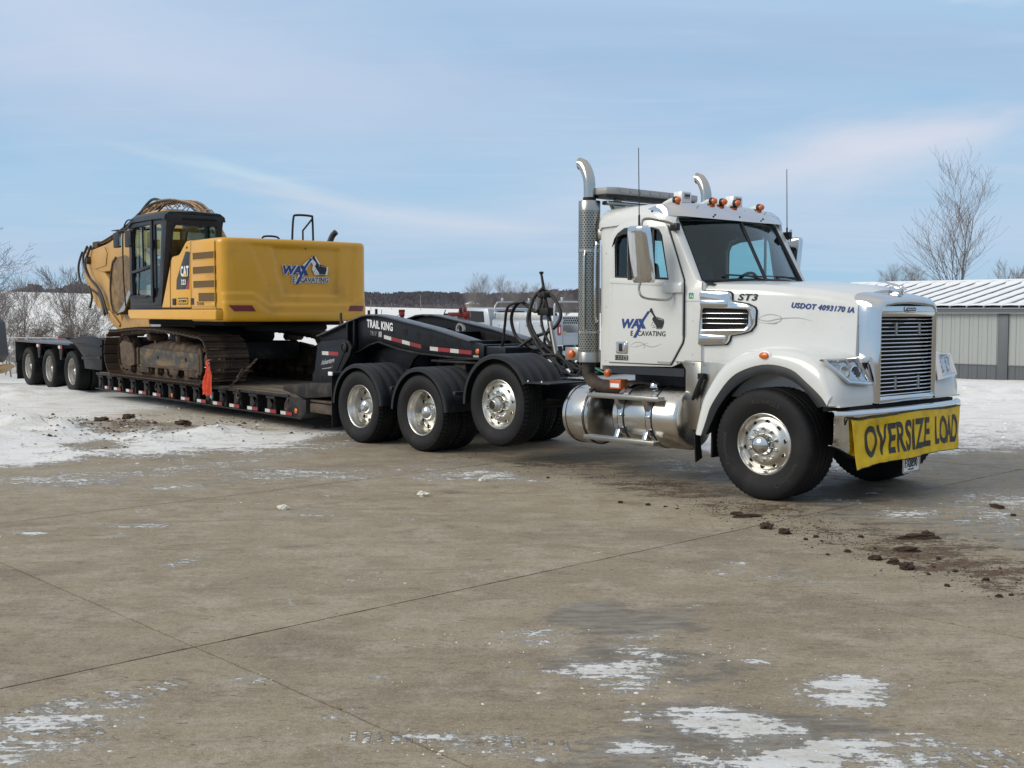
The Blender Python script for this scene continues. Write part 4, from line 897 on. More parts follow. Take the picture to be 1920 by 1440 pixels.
# wheels
wheel(T, 0, -1.17, .553, 'steer', rot=.12, steer=R(2.5)); wheel(T, 0, 1.17, .553, 'steer', side=1, steer=R(2.5))
for x, k, z, r in ((-3.87, 'lift', .715, .1), (-5.39, 'drive', .517, .35), (-6.784, 'drive', .517, .7)):
    wheel(T, x, -1.17, z, k, rot=r); wheel(T, x, 1.17, z, k, side=1, rot=r)
fw = [o for o in T.children if o.name.startswith('wheel')][0]
fw = next(o for o in T.children if o.name.split('.')[0] == 'wheel' and abs(o.location.x) < .01 and o.location.y < 0)
tyre_text(fw, 'Continental', .425, .052, -68, -22, -.0475)
tyre_text(fw, '425/65R22.5', .425, .040, 106, 62, -.0475)
tyre_text(fw, 'Continental', .425, .050, 212, 168, -.0475)
# cab: side walls with a window opening, door, roof, rear wall, pillars
side_outer = [(-2.33, 1.24), (-1.30, 1.26), (-1.12, 1.33), (-.90, 1.33), (-.90, 2.155), (-.99, 2.19), (-1.33, 2.82), (-1.40, 2.88), (-2.25, 2.90), (-2.33, 2.84)]
win = [(-2.13, 2.24), (-1.27, 2.20), (-1.40, 2.70), (-1.46, 2.765), (-1.60, 2.785), (-1.95, 2.78), (-2.08, 2.72), (-2.13, 2.60)]
both('cab_side', lambda: MB().panel(side_outer, [win], 'y', -1.005, -.955), W_, T, bevel=.008)
door_out = [(-2.19, 1.285), (-2.19, 2.58), (-2.165, 2.68), (-2.10, 2.77), (-2.00, 2.82), (-1.85, 2.845), (-1.50, 2.855), (-1.42, 2.83), (-1.36, 2.76), (-1.135, 2.18), (-1.135, 1.56), (-1.145, 1.52), (-1.30, 1.285)]
dwin = [(-2.09, 2.235), (-1.335, 2.195), (-1.43, 2.66), (-1.47, 2.72), (-1.56, 2.745), (-1.92, 2.74), (-2.04, 2.69), (-2.09, 2.58)]
def build_doors():
    for sg in (-1, 1):
        f = (lambda q: q) if sg < 0 else mir
        d = part('door', f(MB().panel(door_out, [dwin], 'y', -1.035, -1.007)), W_, T, bevel=.009)
        part('door_seal', f(MB().tube([(x, -1.008, z) for x, z in door_out], .0115, 6, closed=True)), MAT['black_plastic'], d)
        part('window_glass', f(MB().panel(dwin, [], 'y', -1.012, -1.006)), MAT['side_glass'], d)
        part('window_seal', f(MB().tube([(x, -1.030, z) for x, z in dwin], .012, 6, closed=True)), MAT['black_plastic'], d)
        part('window_divider', f(MB().prism([(-1.565, 2.205), (-1.535, 2.203), (-1.535, 2.745), (-1.565, 2.745)], 'y', -1.034, -1.014)), MAT['black_plastic'], d, bevel=.004)
        part('belt_rail', f(MB().prism([(-2.17, 2.215), (-1.145, 2.160), (-1.145, 2.112), (-2.17, 2.165)], 'y', -1.043, -1.034)), W_, d, bevel=.004)
        part('rain_visor', f(MB().shell([[(-2.10, -1.036, 2.60), (-2.12, -1.062, 2.56)], [(-2.06, -1.036, 2.71), (-2.07, -1.075, 2.655)], [(-1.96, -1.036, 2.765), (-1.95, -1.080, 2.69)], [(-1.80, -1.036, 2.775), (-1.78, -1.078, 2.70)], [(-1.62, -1.036, 2.775), (-1.60, -1.066, 2.715)]], .004)), MAT['black_plastic'], d, smooth=60)
        part('hinge_cover', f(MB().box(-1.385, -1.118, -1.078, -1.035, 2.045, 2.155)), W_, d, bevel=.018)
        part('door_hinge', f(MB().cyl((-1.128, -1.040, 1.60), (-1.128, -1.040, 2.04), .007, n=8)), MAT['logo_grey'], d)
        h = part('door_handle', f(MB().prism(rrect(-2.068, -1.895, 1.385, 1.520, .022), 'y', -1.046, -1.036)), CH, d, bevel=.004)
        part('handle_pocket', f(MB().prism(rrect(-2.050, -1.912, 1.400, 1.506, .015), 'y', -1.0475, -1.044)), MAT['logo_grey'], h)
        part('handle_lever', f(MB().box(-2.015, -1.965, -1.056, -1.045, 1.41, 1.497)), MAT['black_plastic'], h, bevel=.005)
        part('handle_lever', f(MB().box(-1.960, -1.920, -1.054, -1.045, 1.41, 1.497)), CH, h, bevel=.005)
        b = part('model_badge', f(MB().prism(rrect(-2.082, -1.890, 1.312, 1.368, .008), 'y', -1.041, -1.034)), MAT['logo_black'], d, bevel=.002)
        part('key_lock', f(MB().box(-1.47, -1.29, -1.044, -1.034, 1.298, 1.318)), MAT['logo_grey'], d, bevel=.003)
        if sg < 0:
            F = plane_fn((-2.072, -1.0405, 1.322), (1, 0, 0), (0, 0, 1), (0, -1, 0))
            lettering('badge_lettering', '122', MAT['chrome'], b, F, .105, .036, bold=.03, depth=.002)
            lettering('badge_lettering', 'SD', MAT['logo_black'], b, plane_fn((-1.948, -1.0455, 1.324), (1, 0, 0), (0, 0, 1), (0, -1, 0)), .044, .032, bold=.02)
            part('badge_plate', MB().prism(rrect(-1.957, -1.897, 1.318, 1.362, .004), 'y', -1.0450, -1.0412), MAT['swirl_grey'], b)
            curve = MB(); G = lambda x, z, q: (x, -1.0356 - q, z)
            curve_strip(curve, [(-1.86, 1.475), (-1.80, 1.508), (-1.72, 1.515), (-1.63, 1.482), (-1.55, 1.468), (-1.48, 1.482), (-1.42, 1.505)], .0045, G)
            curve_strip(curve, [(-1.87, 1.468), (-1.80, 1.462), (-1.72, 1.478), (-1.65, 1.500), (-1.60, 1.512)], .003, G)
            curve_strip(curve, [(-1.66, 1.498), (-1.655, 1.47), (-1.67, 1.448)], .0035, G)
            part('pinstripe', curve, MAT['swirl_grey'], d, smooth=0)
build_doors()
def roof_ring(x, k=1.0, dz=0.0):
    pts = []
    for y, z in ((1.005, 2.80), (1.005, 2.875), (.985, 2.925), (.94, 2.962), (.86, 2.985), (.6, 3.008), (.3, 3.020), (0, 3.024)):
        pts.append((x, -y * k, z + dz))
    return pts + [(x, -p[1], p[2]) for p in pts[-2::-1]]
part('cab_roof', MB().shell([roof_ring(-2.34, .985, -.05), roof_ring(-2.30, 1, -.012), roof_ring(-2.0, 1, 0), roof_ring(-1.7, 1, .004), roof_ring(-1.50, 1, -.004), roof_ring(-1.38, .99, -.030), roof_ring(-1.30, .95, -.08)], .03), W_, T, smooth=60)
rwall = [(-1.0, 1.2), (1.0, 1.2), (1.0, 2.88), (.9, 2.95), (-.9, 2.95), (-1.0, 2.88)]
rwin = rrect(-.34, .34, 2.22, 2.70, .08)
part('cab_rear', MB().panel(rwall, [rwin], 'x', -2.34, -2.31), W_, T, bevel=.006)
part('rear_window', MB().panel(rwin, [], 'x', -2.327, -2.322), MAT['side_glass'], T)
part('rear_window_seal', MB().tube([(-2.344, y, z) for y, z in rwin], .018, 6, closed=True), MAT['black_plastic'], T)
part('cab_floor', MB().box(-2.30, -.90, -.95, .95, 1.30, 1.36), MAT['dark_interior'], T)
part('firewall', MB().box(-.96, -.92, -.98, .98, 1.3, 2.16), MAT['dark_interior'], T)
part('dashboard', MB().box(-1.30, -.97, -.93, .93, 1.75, 2.14), MAT['dark_interior'], T, bevel=.06)
part('steering_wheel', MB().tube([(-1.42 + .10 * math.sin(a) , .42 + .22 * math.cos(a), 2.10 + .19 * math.sin(a)) for a in np.linspace(0, 6.28, 25)[:-1]], .018, 8, closed=True), MAT['dark_interior'], T)
lin = [(-2.30, 1.35), (-1.0, 1.35), (-1.0, 2.17), (-1.36, 2.80), (-2.30, 2.83)]; linh = [(-2.08, 2.25), (-1.36, 2.21), (-1.44, 2.66), (-1.48, 2.72), (-1.58, 2.74), (-1.92, 2.735), (-2.03, 2.69), (-2.08, 2.58)]
for ya in (-.954, .934): part('inner_lining', MB().panel(lin, [linh], 'y', ya, ya + .02), MAT['dark_interior'], T)
part('rear_lining', MB().panel([(-.93, 1.35), (.93, 1.35), (.93, 2.84), (-.93, 2.84)], [rwin], 'x', -2.308, -2.29), MAT['dark_interior'], T)
part('headliner', MB().box(-2.30, -1.42, -.95, .95, 2.84, 2.86), MAT['dark_interior'], T)
def seat(y):
    s = part('seat', MB().box(-2.05, -1.62, y - .25, y + .25, 1.55, 1.78), MAT['dark_interior'], T, bevel=.05)
    part('seat_back', MB().prism([(-2.12, 1.75), (-1.98, 1.75), (-2.08, 2.42), (-2.20, 2.40)], 'y', y - .24, y + .24), MAT['dark_interior'], s, bevel=.05)
    part('head_rest', MB().box(-2.20, -2.10, y - .14, y + .14, 2.42, 2.56), MAT['dark_interior'], s, bevel=.04)
seat(.48); seat(-.52)
# windshield: two panes meeting at a centre post
A0, A1, C0, C1 = Vector((-.985, -.90, 2.185)), Vector((-1.315, -.85, 2.815)), Vector((-.825, 0, 2.205)), Vector((-1.185, 0, 2.86))
def pane(sg):
    rings = []
    for i in range(5):
        t = i / 4; a = A0.lerp(C0, t); b = A1.lerp(C1, t); a.x += .03 * math.sin(math.pi * t); b.x += .03 * math.sin(math.pi * t)
        rings.append([(a.x, a.y * -sg, a.z), (b.x, b.y * -sg, b.z)] if sg > 0 else [(a.x, a.y, a.z), (b.x, b.y, b.z)])
    return MB().shell(rings, .005)
for sg in (-1, 1): part('windshield_pane', pane(sg), MAT['windshield_glass'], T, smooth=60)
ws = [(-.975, -.925, 2.165), (-1.335, -.875, 2.820), (-1.235, -.45, 2.840), (-1.20, 0, 2.845), (-1.235, .45, 2.840), (-1.335, .875, 2.820), (-.975, .925, 2.165), (-.865, .45, 2.175), (-.815, 0, 2.180), (-.865, -.45, 2.175)]
part('windshield_seal', MB().tube(ws, .030, 8, closed=True), MAT['black_plastic'], T, smooth=60)
part('centre_post', MB().tube([(-.812, 0, 2.18), (-1.175, 0, 2.86)], .019, 8), MAT['black_plastic'], T)
# A pillars and the cab nose between the side wall and the windshield
def pillar():
    rings = [[(-.905, -1.005, 1.33), (-.885, -.985, 1.33), (-.875, -.93, 1.33)], [(-.905, -1.005, 2.14), (-.885, -.985, 2.14), (-.880, -.93, 2.14)], [(-.985, -1.005, 2.185), (-.955, -.985, 2.18), (-.955, -.925, 2.165)],
             [(-1.16, -1.003, 2.51), (-1.13, -.98, 2.51), (-1.135, -.905, 2.50)], [(-1.33, -1.0, 2.83), (-1.305, -.975, 2.83), (-1.315, -.885, 2.83)], [(-1.40, -.995, 2.885), (-1.36, -.97, 2.90), (-1.33, -.87, 2.90)]]
    return MB().shell(rings, .02)
both('cab_pillar', pillar, W_, T, smooth=60)
part('cowl', MB().shell([[(-.99, y, 2.165), (-.90 + .09 * (1 - abs(y)), y, 2.150), (-.80 + .02 * (1 - abs(y)), y, 2.135)] for y in np.linspace(-.96, .96, 13)], .01), MAT['black_plastic'], T, smooth=60)
for y0, y1 in ((-.05, -.62), (.62, .10)):
    w = part('wiper', MB().tube([(-.80, y0, 2.195), (-.845, (y0 + y1) / 2, 2.235), (-.90, y1, 2.235)], .008, 6), MAT['black_plastic'], T)
    part('wiper_blade', MB().tube([(-.815, y0 * .9 + .0, 2.225), (-.90, y1, 2.24)], .010, 6), MAT['black_plastic'], w)
part('cab_steps_sill', MB().box(-2.18, -1.14, -.99, -.93, 1.16, 1.245), MAT['frame_navy'], T)
part('under_cab_panel', MB().box(-2.15, -1.10, -.62, -.58, .85, 1.30), MAT['frame_navy'], T)
part('inspection_sticker', MB().prism(rrect(-1.075, -1.015, 1.985, 2.045, .004), 'y', -1.0075, -1.0052), MAT['sticker_green'], T)
part('sticker_print', MB().prism([(-1.065, 2.00), (-1.045, 2.03), (-1.035, 2.03), (-1.055, 2.00)], 'y', -1.0085, -1.0076).prism([(-1.04, 2.00), (-1.025, 2.02), (-1.02, 2.01), (-1.03, 1.995)], 'y', -1.0085, -1.0076), MAT['logo_white'], T)
part('cowl_seam', MB().box(-1.132, -.905, -1.0075, -1.004, 1.955, 1.960).box(-.906, -.899, -1.008, -.99, 1.34, 2.15), MAT['logo_grey'], T)
# stainless visor
def visor():
    rings = []
    for y, xt, zt, xb, zb in ((-1.018, -1.640, 2.955, -1.560, 2.885), (-1.018, -1.560, 2.975, -1.425, 2.880), (-1.012, -1.490, 2.990, -1.360, 2.868), (-.975, -1.420, 3.000, -1.285, 2.862), (-.90, -1.385, 3.010, -1.225, 2.858), (-.6, -1.355, 3.022, -1.180, 2.852), (-.3, -1.340, 3.030, -1.150, 2.848), (0, -1.335, 3.033, -1.140, 2.846)):
        rings.append([(xt, y, zt), ((xt + xb) / 2 + .018, y, (zt + zb) / 2 + .018), (xb, y, zb)])
    rings += [[(p[0], -p[1], p[2]) for p in r] for r in rings[-2::-1]]
    return MB().shell(rings, .004)
vz = part('sun_visor', visor(), CH, T, smooth=50)
for y in (-.62, -.22, .22, .62): part('visor_bolt', MB().lathe([(.010, 0), (.008, -.006), (.0001, -.007)], (-1.27, y, 2.985), 'z', 8).move(Matrix.Identity(4)), MAT['black_plastic'], vz)
for y in (-.44, 0.0, .44): part('visor_bolt', MB().lathe([(.011, -.01), (.009, .006), (.0001, .008)], (-1.175, y, 2.895), 'x', 8), MAT['black_plastic'], vz)
part('visor_bolt', MB().lathe([(.013, 0), (.010, -.006), (.0001, -.007)], (-1.575, -1.020, 2.925), 'y', 8), MAT['black_plastic'], vz)
# roof lamps, teardrop housings behind amber lenses
def roof_lamp(x, y, z, tail=.26):
    h = part('marker_lamp', MB().loft([[(x - tail * t - .015, y + r * math.cos(a), z - .02 * t * t * 2 + r * .9 * math.sin(a) - (0.036 - r) * .9) for a in np.linspace(0, 2 * math.pi, 13)[:-1]] for t, r in ((0, .036), (.25, .034), (.6, .022), (1, .006))], closed_ring=True, caps=True), W_, T, smooth=60)
    part('lamp_bezel', MB().lathe([(.041, -.03), (.043, -.01), (.041, .006)], (x, y, z), 'x', 16, caps=True), MAT['black_plastic'], h)
    part('amber_lens', MB().lathe([(.038, 0), (.038, .012), (.031, .036), (.016, .050), (.0001, .054)], (x, y, z), 'x', 16), MAT['amber_lens'], h, smooth=60)
roof_lamp(-1.40, -.82, 3.045); roof_lamp(-1.35, -.255, 3.065); roof_lamp(-1.33, -.10, 3.065, .2); roof_lamp(-1.32, .135, 3.065); roof_lamp(-1.36, .64, 3.050)
def work_light(x, y, z):
    b = part('roof_work_light', MB().box(x - .06, x + .06, y - .085, y + .085, z, z + .125), MAT['white_lens'], T, bevel=.014)
    part('light_lens', MB().box(x + .060, x + .066, y - .045, y + .05, z + .045, z + .105), MAT['logo_grey'], b, bevel=.003)
    part('light_element', MB().box(x + .066, x + .069, y - .038, y + .043, z + .068, z + .090), MAT['logo_black'], b)
work_light(-1.50, -.60, 3.03); work_light(-1.42, .22, 3.03)
# light bar and its bracket behind the cab
lb = part('light_bar', MB().prism([(-2.52, -.98), (-2.28, -.98), (-2.20, -.88), (-2.20, .55), (-2.28, .65), (-2.52, .65), (-2.60, .55), (-2.60, -.88)], 'z', 3.165, 3.245), MAT['logo_grey'], T, bevel=.022)
part('light_bar_base', MB().prism([(-2.50, -.95), (-2.30, -.95), (-2.23, -.86), (-2.23, .53), (-2.50, .6)], 'z', 3.13, 3.164), MAT['black_plastic'], lb)
for i in range(8):
    y = -.84 + i * .172
    part('bar_lens', MB().box(-2.197, -2.192, y, y + .15, 3.185, 3.226), MAT['swirl_grey'], lb, bevel=.002)
part('light_bar_bracket', MB().box(-2.46, -2.36, -.86, .5, 3.06, 3.105), MAT['brushed_steel'], T, bevel=.008)
for y in (-.66, .3): part('bracket_leg', MB().prism([(y - .10, 3.06), (y + .12, 3.06), (y + .05, 2.96), (y - .02, 2.96)], 'x', -2.44, -2.38), MAT['brushed_steel'], T, bevel=.006)
for y in (-.66, .3): part('bracket_riser', MB().box(-2.44, -2.38, y - .03, y + .05, 3.105, 3.13), MAT['brushed_steel'], T)
# exhaust stacks: pipe, perforated guard, curved tip
mat('guard_steel', (0.36, 0.345, 0.305), 0.28, 1.0, var=.1)
def stack(y):
    cx = -2.52
    st = part('exhaust_stack', MB().cyl((cx, y, 1.12), (cx, y, 3.14), .075, n=20), MAT['dirty_black'], T, smooth=60)
    tip = smoothpath([(cx, y, 3.05), (cx, y, 3.26), (cx - .012, y, 3.36), (cx - .055, y, 3.46), (cx - .115, y, 3.530)], 5)
    rings = MB(); rings.tube(tip, .068, 20, caps=False)
    # the mouth is cut upright
    for i in range(len(rings.v) - 20, len(rings.v)):
        v = rings.v[i]; rings.v[i] = (cx - .145, v[1], v[2] - (v[0] - (cx - .115)) * -.55)
    part('stack_tip', rings, MAT['chrome_dull'], st, smooth=60)
    part('tip_throat', MB().lathe([(.060, 0), (.0001, 0.002)], (cx - .135, y, 3.515), 'x', 16), MAT['black_void'], st)
    part('guard_collar', MB().lathe([(.070, 3.105), (.120, 3.100), (.124, 3.095), (.124, 2.985)], (cx, y, 0), 'z', 32), MAT['brushed_steel'], st, smooth=40)
    part('guard_collar', MB().lathe([(.124, 1.385), (.126, 1.38), (.126, 1.275), (.08, 1.27)], (cx, y, 0), 'z', 32), MAT['brushed_steel'], st, smooth=40)
    # perforated shield: staggered slots are real openings between short strips
    g = MB(); nA = 44; rows = 62; z0, z1 = 1.385, 2.99; dz = (z1 - z0) / rows; rr = .1235
    def q(a, z): return (cx + rr * math.cos(a), y + rr * math.sin(a), z)
    for r in range(rows):
        zb = z0 + r * dz; zt = zb + dz * .50; n = 44
        for k in range(n):   # solid band
            a, b = 2 * math.pi * k / n, 2 * math.pi * (k + 1) / n
            g.add([q(a, zb), q(b, zb), q(b, zt), q(a, zt)], [(0, 1, 2, 3)])
        for k in range(nA // 2):  # bridges between the slots
            a = 2 * math.pi * (k + (.5 if r % 2 else 0)) / (nA // 2); w = 2 * math.pi / nA * .55
            g.add([q(a - w, zt), q(a + w, zt), q(a + w, zb + dz), q(a - w, zb + dz)], [(0, 1, 2, 3)])
    part('perforated_guard', g, MAT['guard_steel'], st, smooth=70)
    part('guard_inner', MB().cyl((cx, y, 1.39), (cx, y, 2.98), .112, n=24, caps=False), MAT['black_void'], st)
    for zz in (2.52, 1.60): part('guard_band', MB().lathe([(.1245, 0), (.1275, .003), (.1275, .028), (.1245, .031)], (cx, y, zz), 'z', 32), MAT['chrome_dull'], st)
    part('guard_rib', MB().tube(smoothpath([(cx + .055, y - .118, 2.50), (cx + .055, y - .140, 2.46), (cx + .055, y - .140, 1.70), (cx + .055, y - .118, 1.64)], 3), .012, 8), MAT['chrome_dull'], st)
    return st
stack(-1.0)
_s2 = stack(1.13)
part('exhaust_elbow', MB().tube(smoothpath([(-2.52, -1.0, 1.30), (-2.52, -1.0, 1.14), (-2.44, -.98, 1.04), (-2.28, -.92, 1.00), (-1.80, -.75, 1.0)], 5), .075, 16), MAT['rust_steel'], T, smooth=60)
part('grab_rail', MB().tube(smoothpath([(-2.36, -1.03, 2.60), (-2.36, -1.07, 2.55), (-2.36, -1.07, 1.80), (-2.36, -1.03, 1.75)], 3), .014, 8), CH, T)
part('stack_bracket', MB().box(-2.50, -2.34, -1.0, -.90, 2.66, 2.78), MAT['brushed_steel'], T, bevel=.01)
part('rear_cab_lamp_plate', MB().box(-2.84, -2.62, -1.06, -1.04, 1.29, 1.44), MAT['brushed_steel'], T, bevel=.004)
part('rear_cab_lamp', MB().lathe([(.052, 0), (.050, -.03), (.030, -.045), (.0001, -.048)], (-2.735, -1.06, 1.365), 'y', 20), MAT['amber_lens'], T)
part('amber_cab_lamp', MB().lathe([(.05, 0), (.048, -.03), (.03, -.045), (.0001, -.048)], (-2.72, -.45, 1.12), 'y', 16), MAT['amber_lens'], T)
# mirrors
def mirror(sg):
    f = (lambda q: q) if sg < 0 else mir
    m = part('mirror', f(MB().loft([[(-1.565 + .02 * abs(t) ** 3, -1.40 - e, 2.445 + .29 * t), (-1.30, -1.34 - e, 2.445 + .29 * t)] for e in (0,) for t in (-1, 1)])), CH, T)
    hs = []
    for t, sx in ((-1.0, .82), (-.93, .95), (-.75, 1.0), (0, 1.0), (.75, 1.0), (.93, .95), (1.0, .80)):
        z = 2.445 + .295 * t; ring = []
        for (px, py) in ((-.135, .03), (-.135, -.03), (-.11, -.065), (0, -.085), (.10, -.070), (.132, -.03), (.135, .03), (.12, .045), (-.12, .045)):
            ring.append((-1.425 + px * sx, -1.36 - .045 * t + py * sx, z))
        hs.append(ring)
    bpy.data.objects.remove(m)
    m = part('mirror', f(MB().loft(hs, closed_ring=True, caps=True)), CH, T, smooth=50, bevel=.006)
    part('mirror_arm', f(MB().tube(smoothpath([(-1.42, -1.36, 2.70), (-1.42, -1.36, 2.79), (-1.38, -1.30, 2.82), (-1.26, -1.10, 2.78), (-1.24, -1.01, 2.74)], 5), .014, 8)), MAT['brushed_steel'], m)
    part('mirror_arm', f(MB().tube(smoothpath([(-1.42, -1.37, 2.18), (-1.44, -1.38, 2.08), (-1.40, -1.36, 2.00), (-1.32, -1.22, 1.975), (-1.26, -1.10, 1.98), (-1.25, -1.06, 2.05)], 5), .013, 8)), MAT['brushed_steel'], m)
    part('mirror_mount', f(MB().box(-1.30, -1.20, -1.06, -1.0, 2.70, 2.78)), MAT['black_plastic'], m, bevel=.012)
    part('mirror_glass', f(MB().prism([(y_, z_) for y_, z_ in rrect(-1.425, -1.345, 2.18, 2.71, .02)], 'x', -1.5665, -1.5625)), MAT['headlight_glass'], m)
    part('antenna', f(MB().cyl((-1.47, -1.35, 2.72), (-1.47, -1.35, 2.86), .011, n=8).cyl((-1.47, -1.35, 2.86), (-1.485, -1.35, 3.56), .0055, .004, n=6)), MAT['black_plastic'], m)
mirror(-1); mirror(1)
# hood: side wall, rounded shoulder, crown
HX = [-.90, -.60, -.30, 0.0, .30, .52, .66]
def hood_half(x):
    w = float(np.interp(x, [-.90, -.3, .3, .66], [.985, .86, .69, .60]))      # half width at the shoulder
    wl = float(np.interp(x, [-.90, -.3, .3, .66], [.985, .90, .75, .645]))    # half width low down
    zt = float(np.interp(x, [-.90, -.3, .2, .5, .66], [2.145, 2.125, 2.085, 2.035, 1.985])); zc = float(np.interp(x, [-.90, 0, .5, .66], [2.185, 2.155, 2.115, 2.065]))
    return w, wl, zt, zc
def hood_side_y(x, z):
    w, wl, zt, zc = hood_half(x); t = min(max((z - 1.0) / (zt - .10 - 1.0), 0), 1); return -(wl + (w - wl) * t)
def hood_ring(x):
    w, wl, zt, zc = hood_half(x); r = .11; pts = [(x, -(wl), .98), (x, hood_side_y(x, 1.3), 1.3), (x, hood_side_y(x, 1.6), 1.6), (x, hood_side_y(x, zt - r), zt - r)]
    for a in (25, 50, 70): pts.append((x, -(w - r + r * math.cos(R(a))), zt - r + r * math.sin(R(a)) ))
    pts += [(x, -(w - r), zt + .002), (x, -w * .5, zt + (zc - zt) * .72), (x, -w * .22, zt + (zc - zt) * .97), (x, 0, zc)]
    return pts + [(p[0], -p[1], p[2]) for p in pts[-2::-1]]
hood = part('hood', MB().shell([hood_ring(x) for x in HX], -.012), W_, T, smooth=60)
# fenders
def fender():
    # per station: lip (x, z) at the outer side, outer shoulder, crease on the hood side
    ST = [  # lip x,z ; top x,z (outer silhouette); crease x,z
        ((-.735, .59), (-.800, .59), (-.83, .62)),
        ((-.670, .76), (-.745, .80), (-.80, .86)),
        ((-.600, .92), (-.675, 1.00), (-.74, 1.06)),
        ((-.400, 1.17), (-.480, 1.26), (-.56, 1.33)),
        ((-.200, 1.29), (-.230, 1.40), (-.33, 1.455)),
        ((.070, 1.35), (.070, 1.45), (-.03, 1.510)),
        ((.340, 1.31), (.360, 1.425), (.28, 1.495)),
        ((.520, 1.19), (.560, 1.36), (.52, 1.440)),
        ((.670, 1.07), (.680, 1.26), (.68, 1.360)),
        ((.740, .985), (.760, 1.06), (.80, 1.12)),
    ]
    rings = []
    for (lx, lz), (tx, tz), (cx, cz) in ST:
        yh = hood_side_y(min(max(cx, -.9), .66), max(cz, 1.0)) + .01
        rings.append([(lx + .004, -1.150, lz - .004), (lx, -1.222, lz), ((lx * .5 + tx * .5), -1.226, (lz + tz) / 2), (tx, -1.205, tz), (tx + (cx - tx) * .15, -1.16, tz + (cz - tz) * .45), (tx + (cx - tx) * .5, (-1.16 + yh) / 2, tz + (cz - tz) * .85), (cx, yh, cz)])
    mb = MB().shell(smooth_rings(rings), .012)
    return mb
both('fender', fender, W_, T, smooth=70)
def fender_nose():
    # front face of the fender from the arch round to the grille, sloping back as it rises; a row per height
    rows = []
    for z, pts in ((.975, [(.745, -1.222), (.800, -1.18), (.825, -1.05), (.835, -.85), (.84, -.578)]),
                   (1.08, [(.735, -1.222), (.795, -1.18), (.822, -1.05), (.83, -.85), (.835, -.578)]),
                   (1.20, [(.700, -1.218), (.765, -1.17), (.790, -1.05), (.80, -.85), (.80, -.578)]),
                   (1.32, [(.640, -1.205), (.700, -1.16), (.735, -1.04), (.750, -.85), (.745, -.578)]),
                   (1.400, [(.560, -1.190), (.620, -1.15), (.665, -1.03), (.690, -.85), (.690, -.578)]),
                   (1.445, [(.450, -1.150), (.50, -1.12), (.56, -1.02), (.600, -.85), (.610, -.578)]),
                   (1.475, [(.300, -1.100), (.34, -1.08), (.40, -1.0), (.46, -.85), (.50, -.578)])):
        rows.append([(x, y, z) for x, y in pts])
    mb = MB().shell(smooth_rings(rows, 3), .012)
    mb.box(.60, .835, -1.17, -.60, .962, .975)
    return mb
both('fender_nose', fender_nose, W_, T, smooth=70)
def flare():
    L = [(-.735, .585), (-.670, .755), (-.600, .915), (-.400, 1.165), (-.200, 1.285), (.070, 1.345), (.340, 1.305), (.520, 1.185), (.670, 1.065), (.735, .980)]
    Fp = [(-.655, .600), (-.575, .76), (-.480, .92), (-.320, 1.09), (-.130, 1.20), (.090, 1.25), (.330, 1.205), (.480, 1.12), (.590, 1.01), (.640, .955)]
    rings = [[(a[0], -1.224, a[1]), ((a[0] + b[0]) / 2, -1.243, (a[1] + b[1]) / 2), (b[0], -1.235, b[1]), (b[0] - .0, -1.12, b[1] + .02)] for a, b in zip(L, Fp)]
    return MB().shell(smooth_rings(rings), .010)
both('fender_flare', flare, MAT['black_plastic'], T, smooth=50)
part('mud_flap', MB().prism([(-1.235, .605), (-1.15, .605), (-1.10, .34), (-1.20, .30)], 'x', -.82, -.80).move(Matrix.Shear('XY', 4, (0, 0)) if False else Matrix.Identity(4)), MAT['rubber'], T, bevel=.004)
part('mud_flap', MB().box(-.66, -.64, -1.15, -.72, .36, .70), MAT['rubber'], T, bevel=.004)
part('mud_flap', MB().box(-.66, -.64, .72, 1.15, .36, .70), MAT['rubber'], T, bevel=.004)
def side_marker():
    return MB().lathe([(.075, 0), (.072, -.010), (.050, -.016)], (0, 0, 0), 'y', 24, caps=True).move(Matrix.Translation((.04, -1.226, 1.425)) @ Matrix.Diagonal((1, 1, .62, 1)))
mk = part('side_marker', side_marker(), MAT['logo_white'], T)
part('amber_lens', MB().lathe([(.056, 0), (.050, -.018), (.025, -.026), (.0001, -.028)], (0, 0, 0), 'y', 20).move(Matrix.Translation((.04, -1.238, 1.425)) @ Matrix.Diagonal((1, 1, .62, 1))), MAT['amber_lens'], mk)
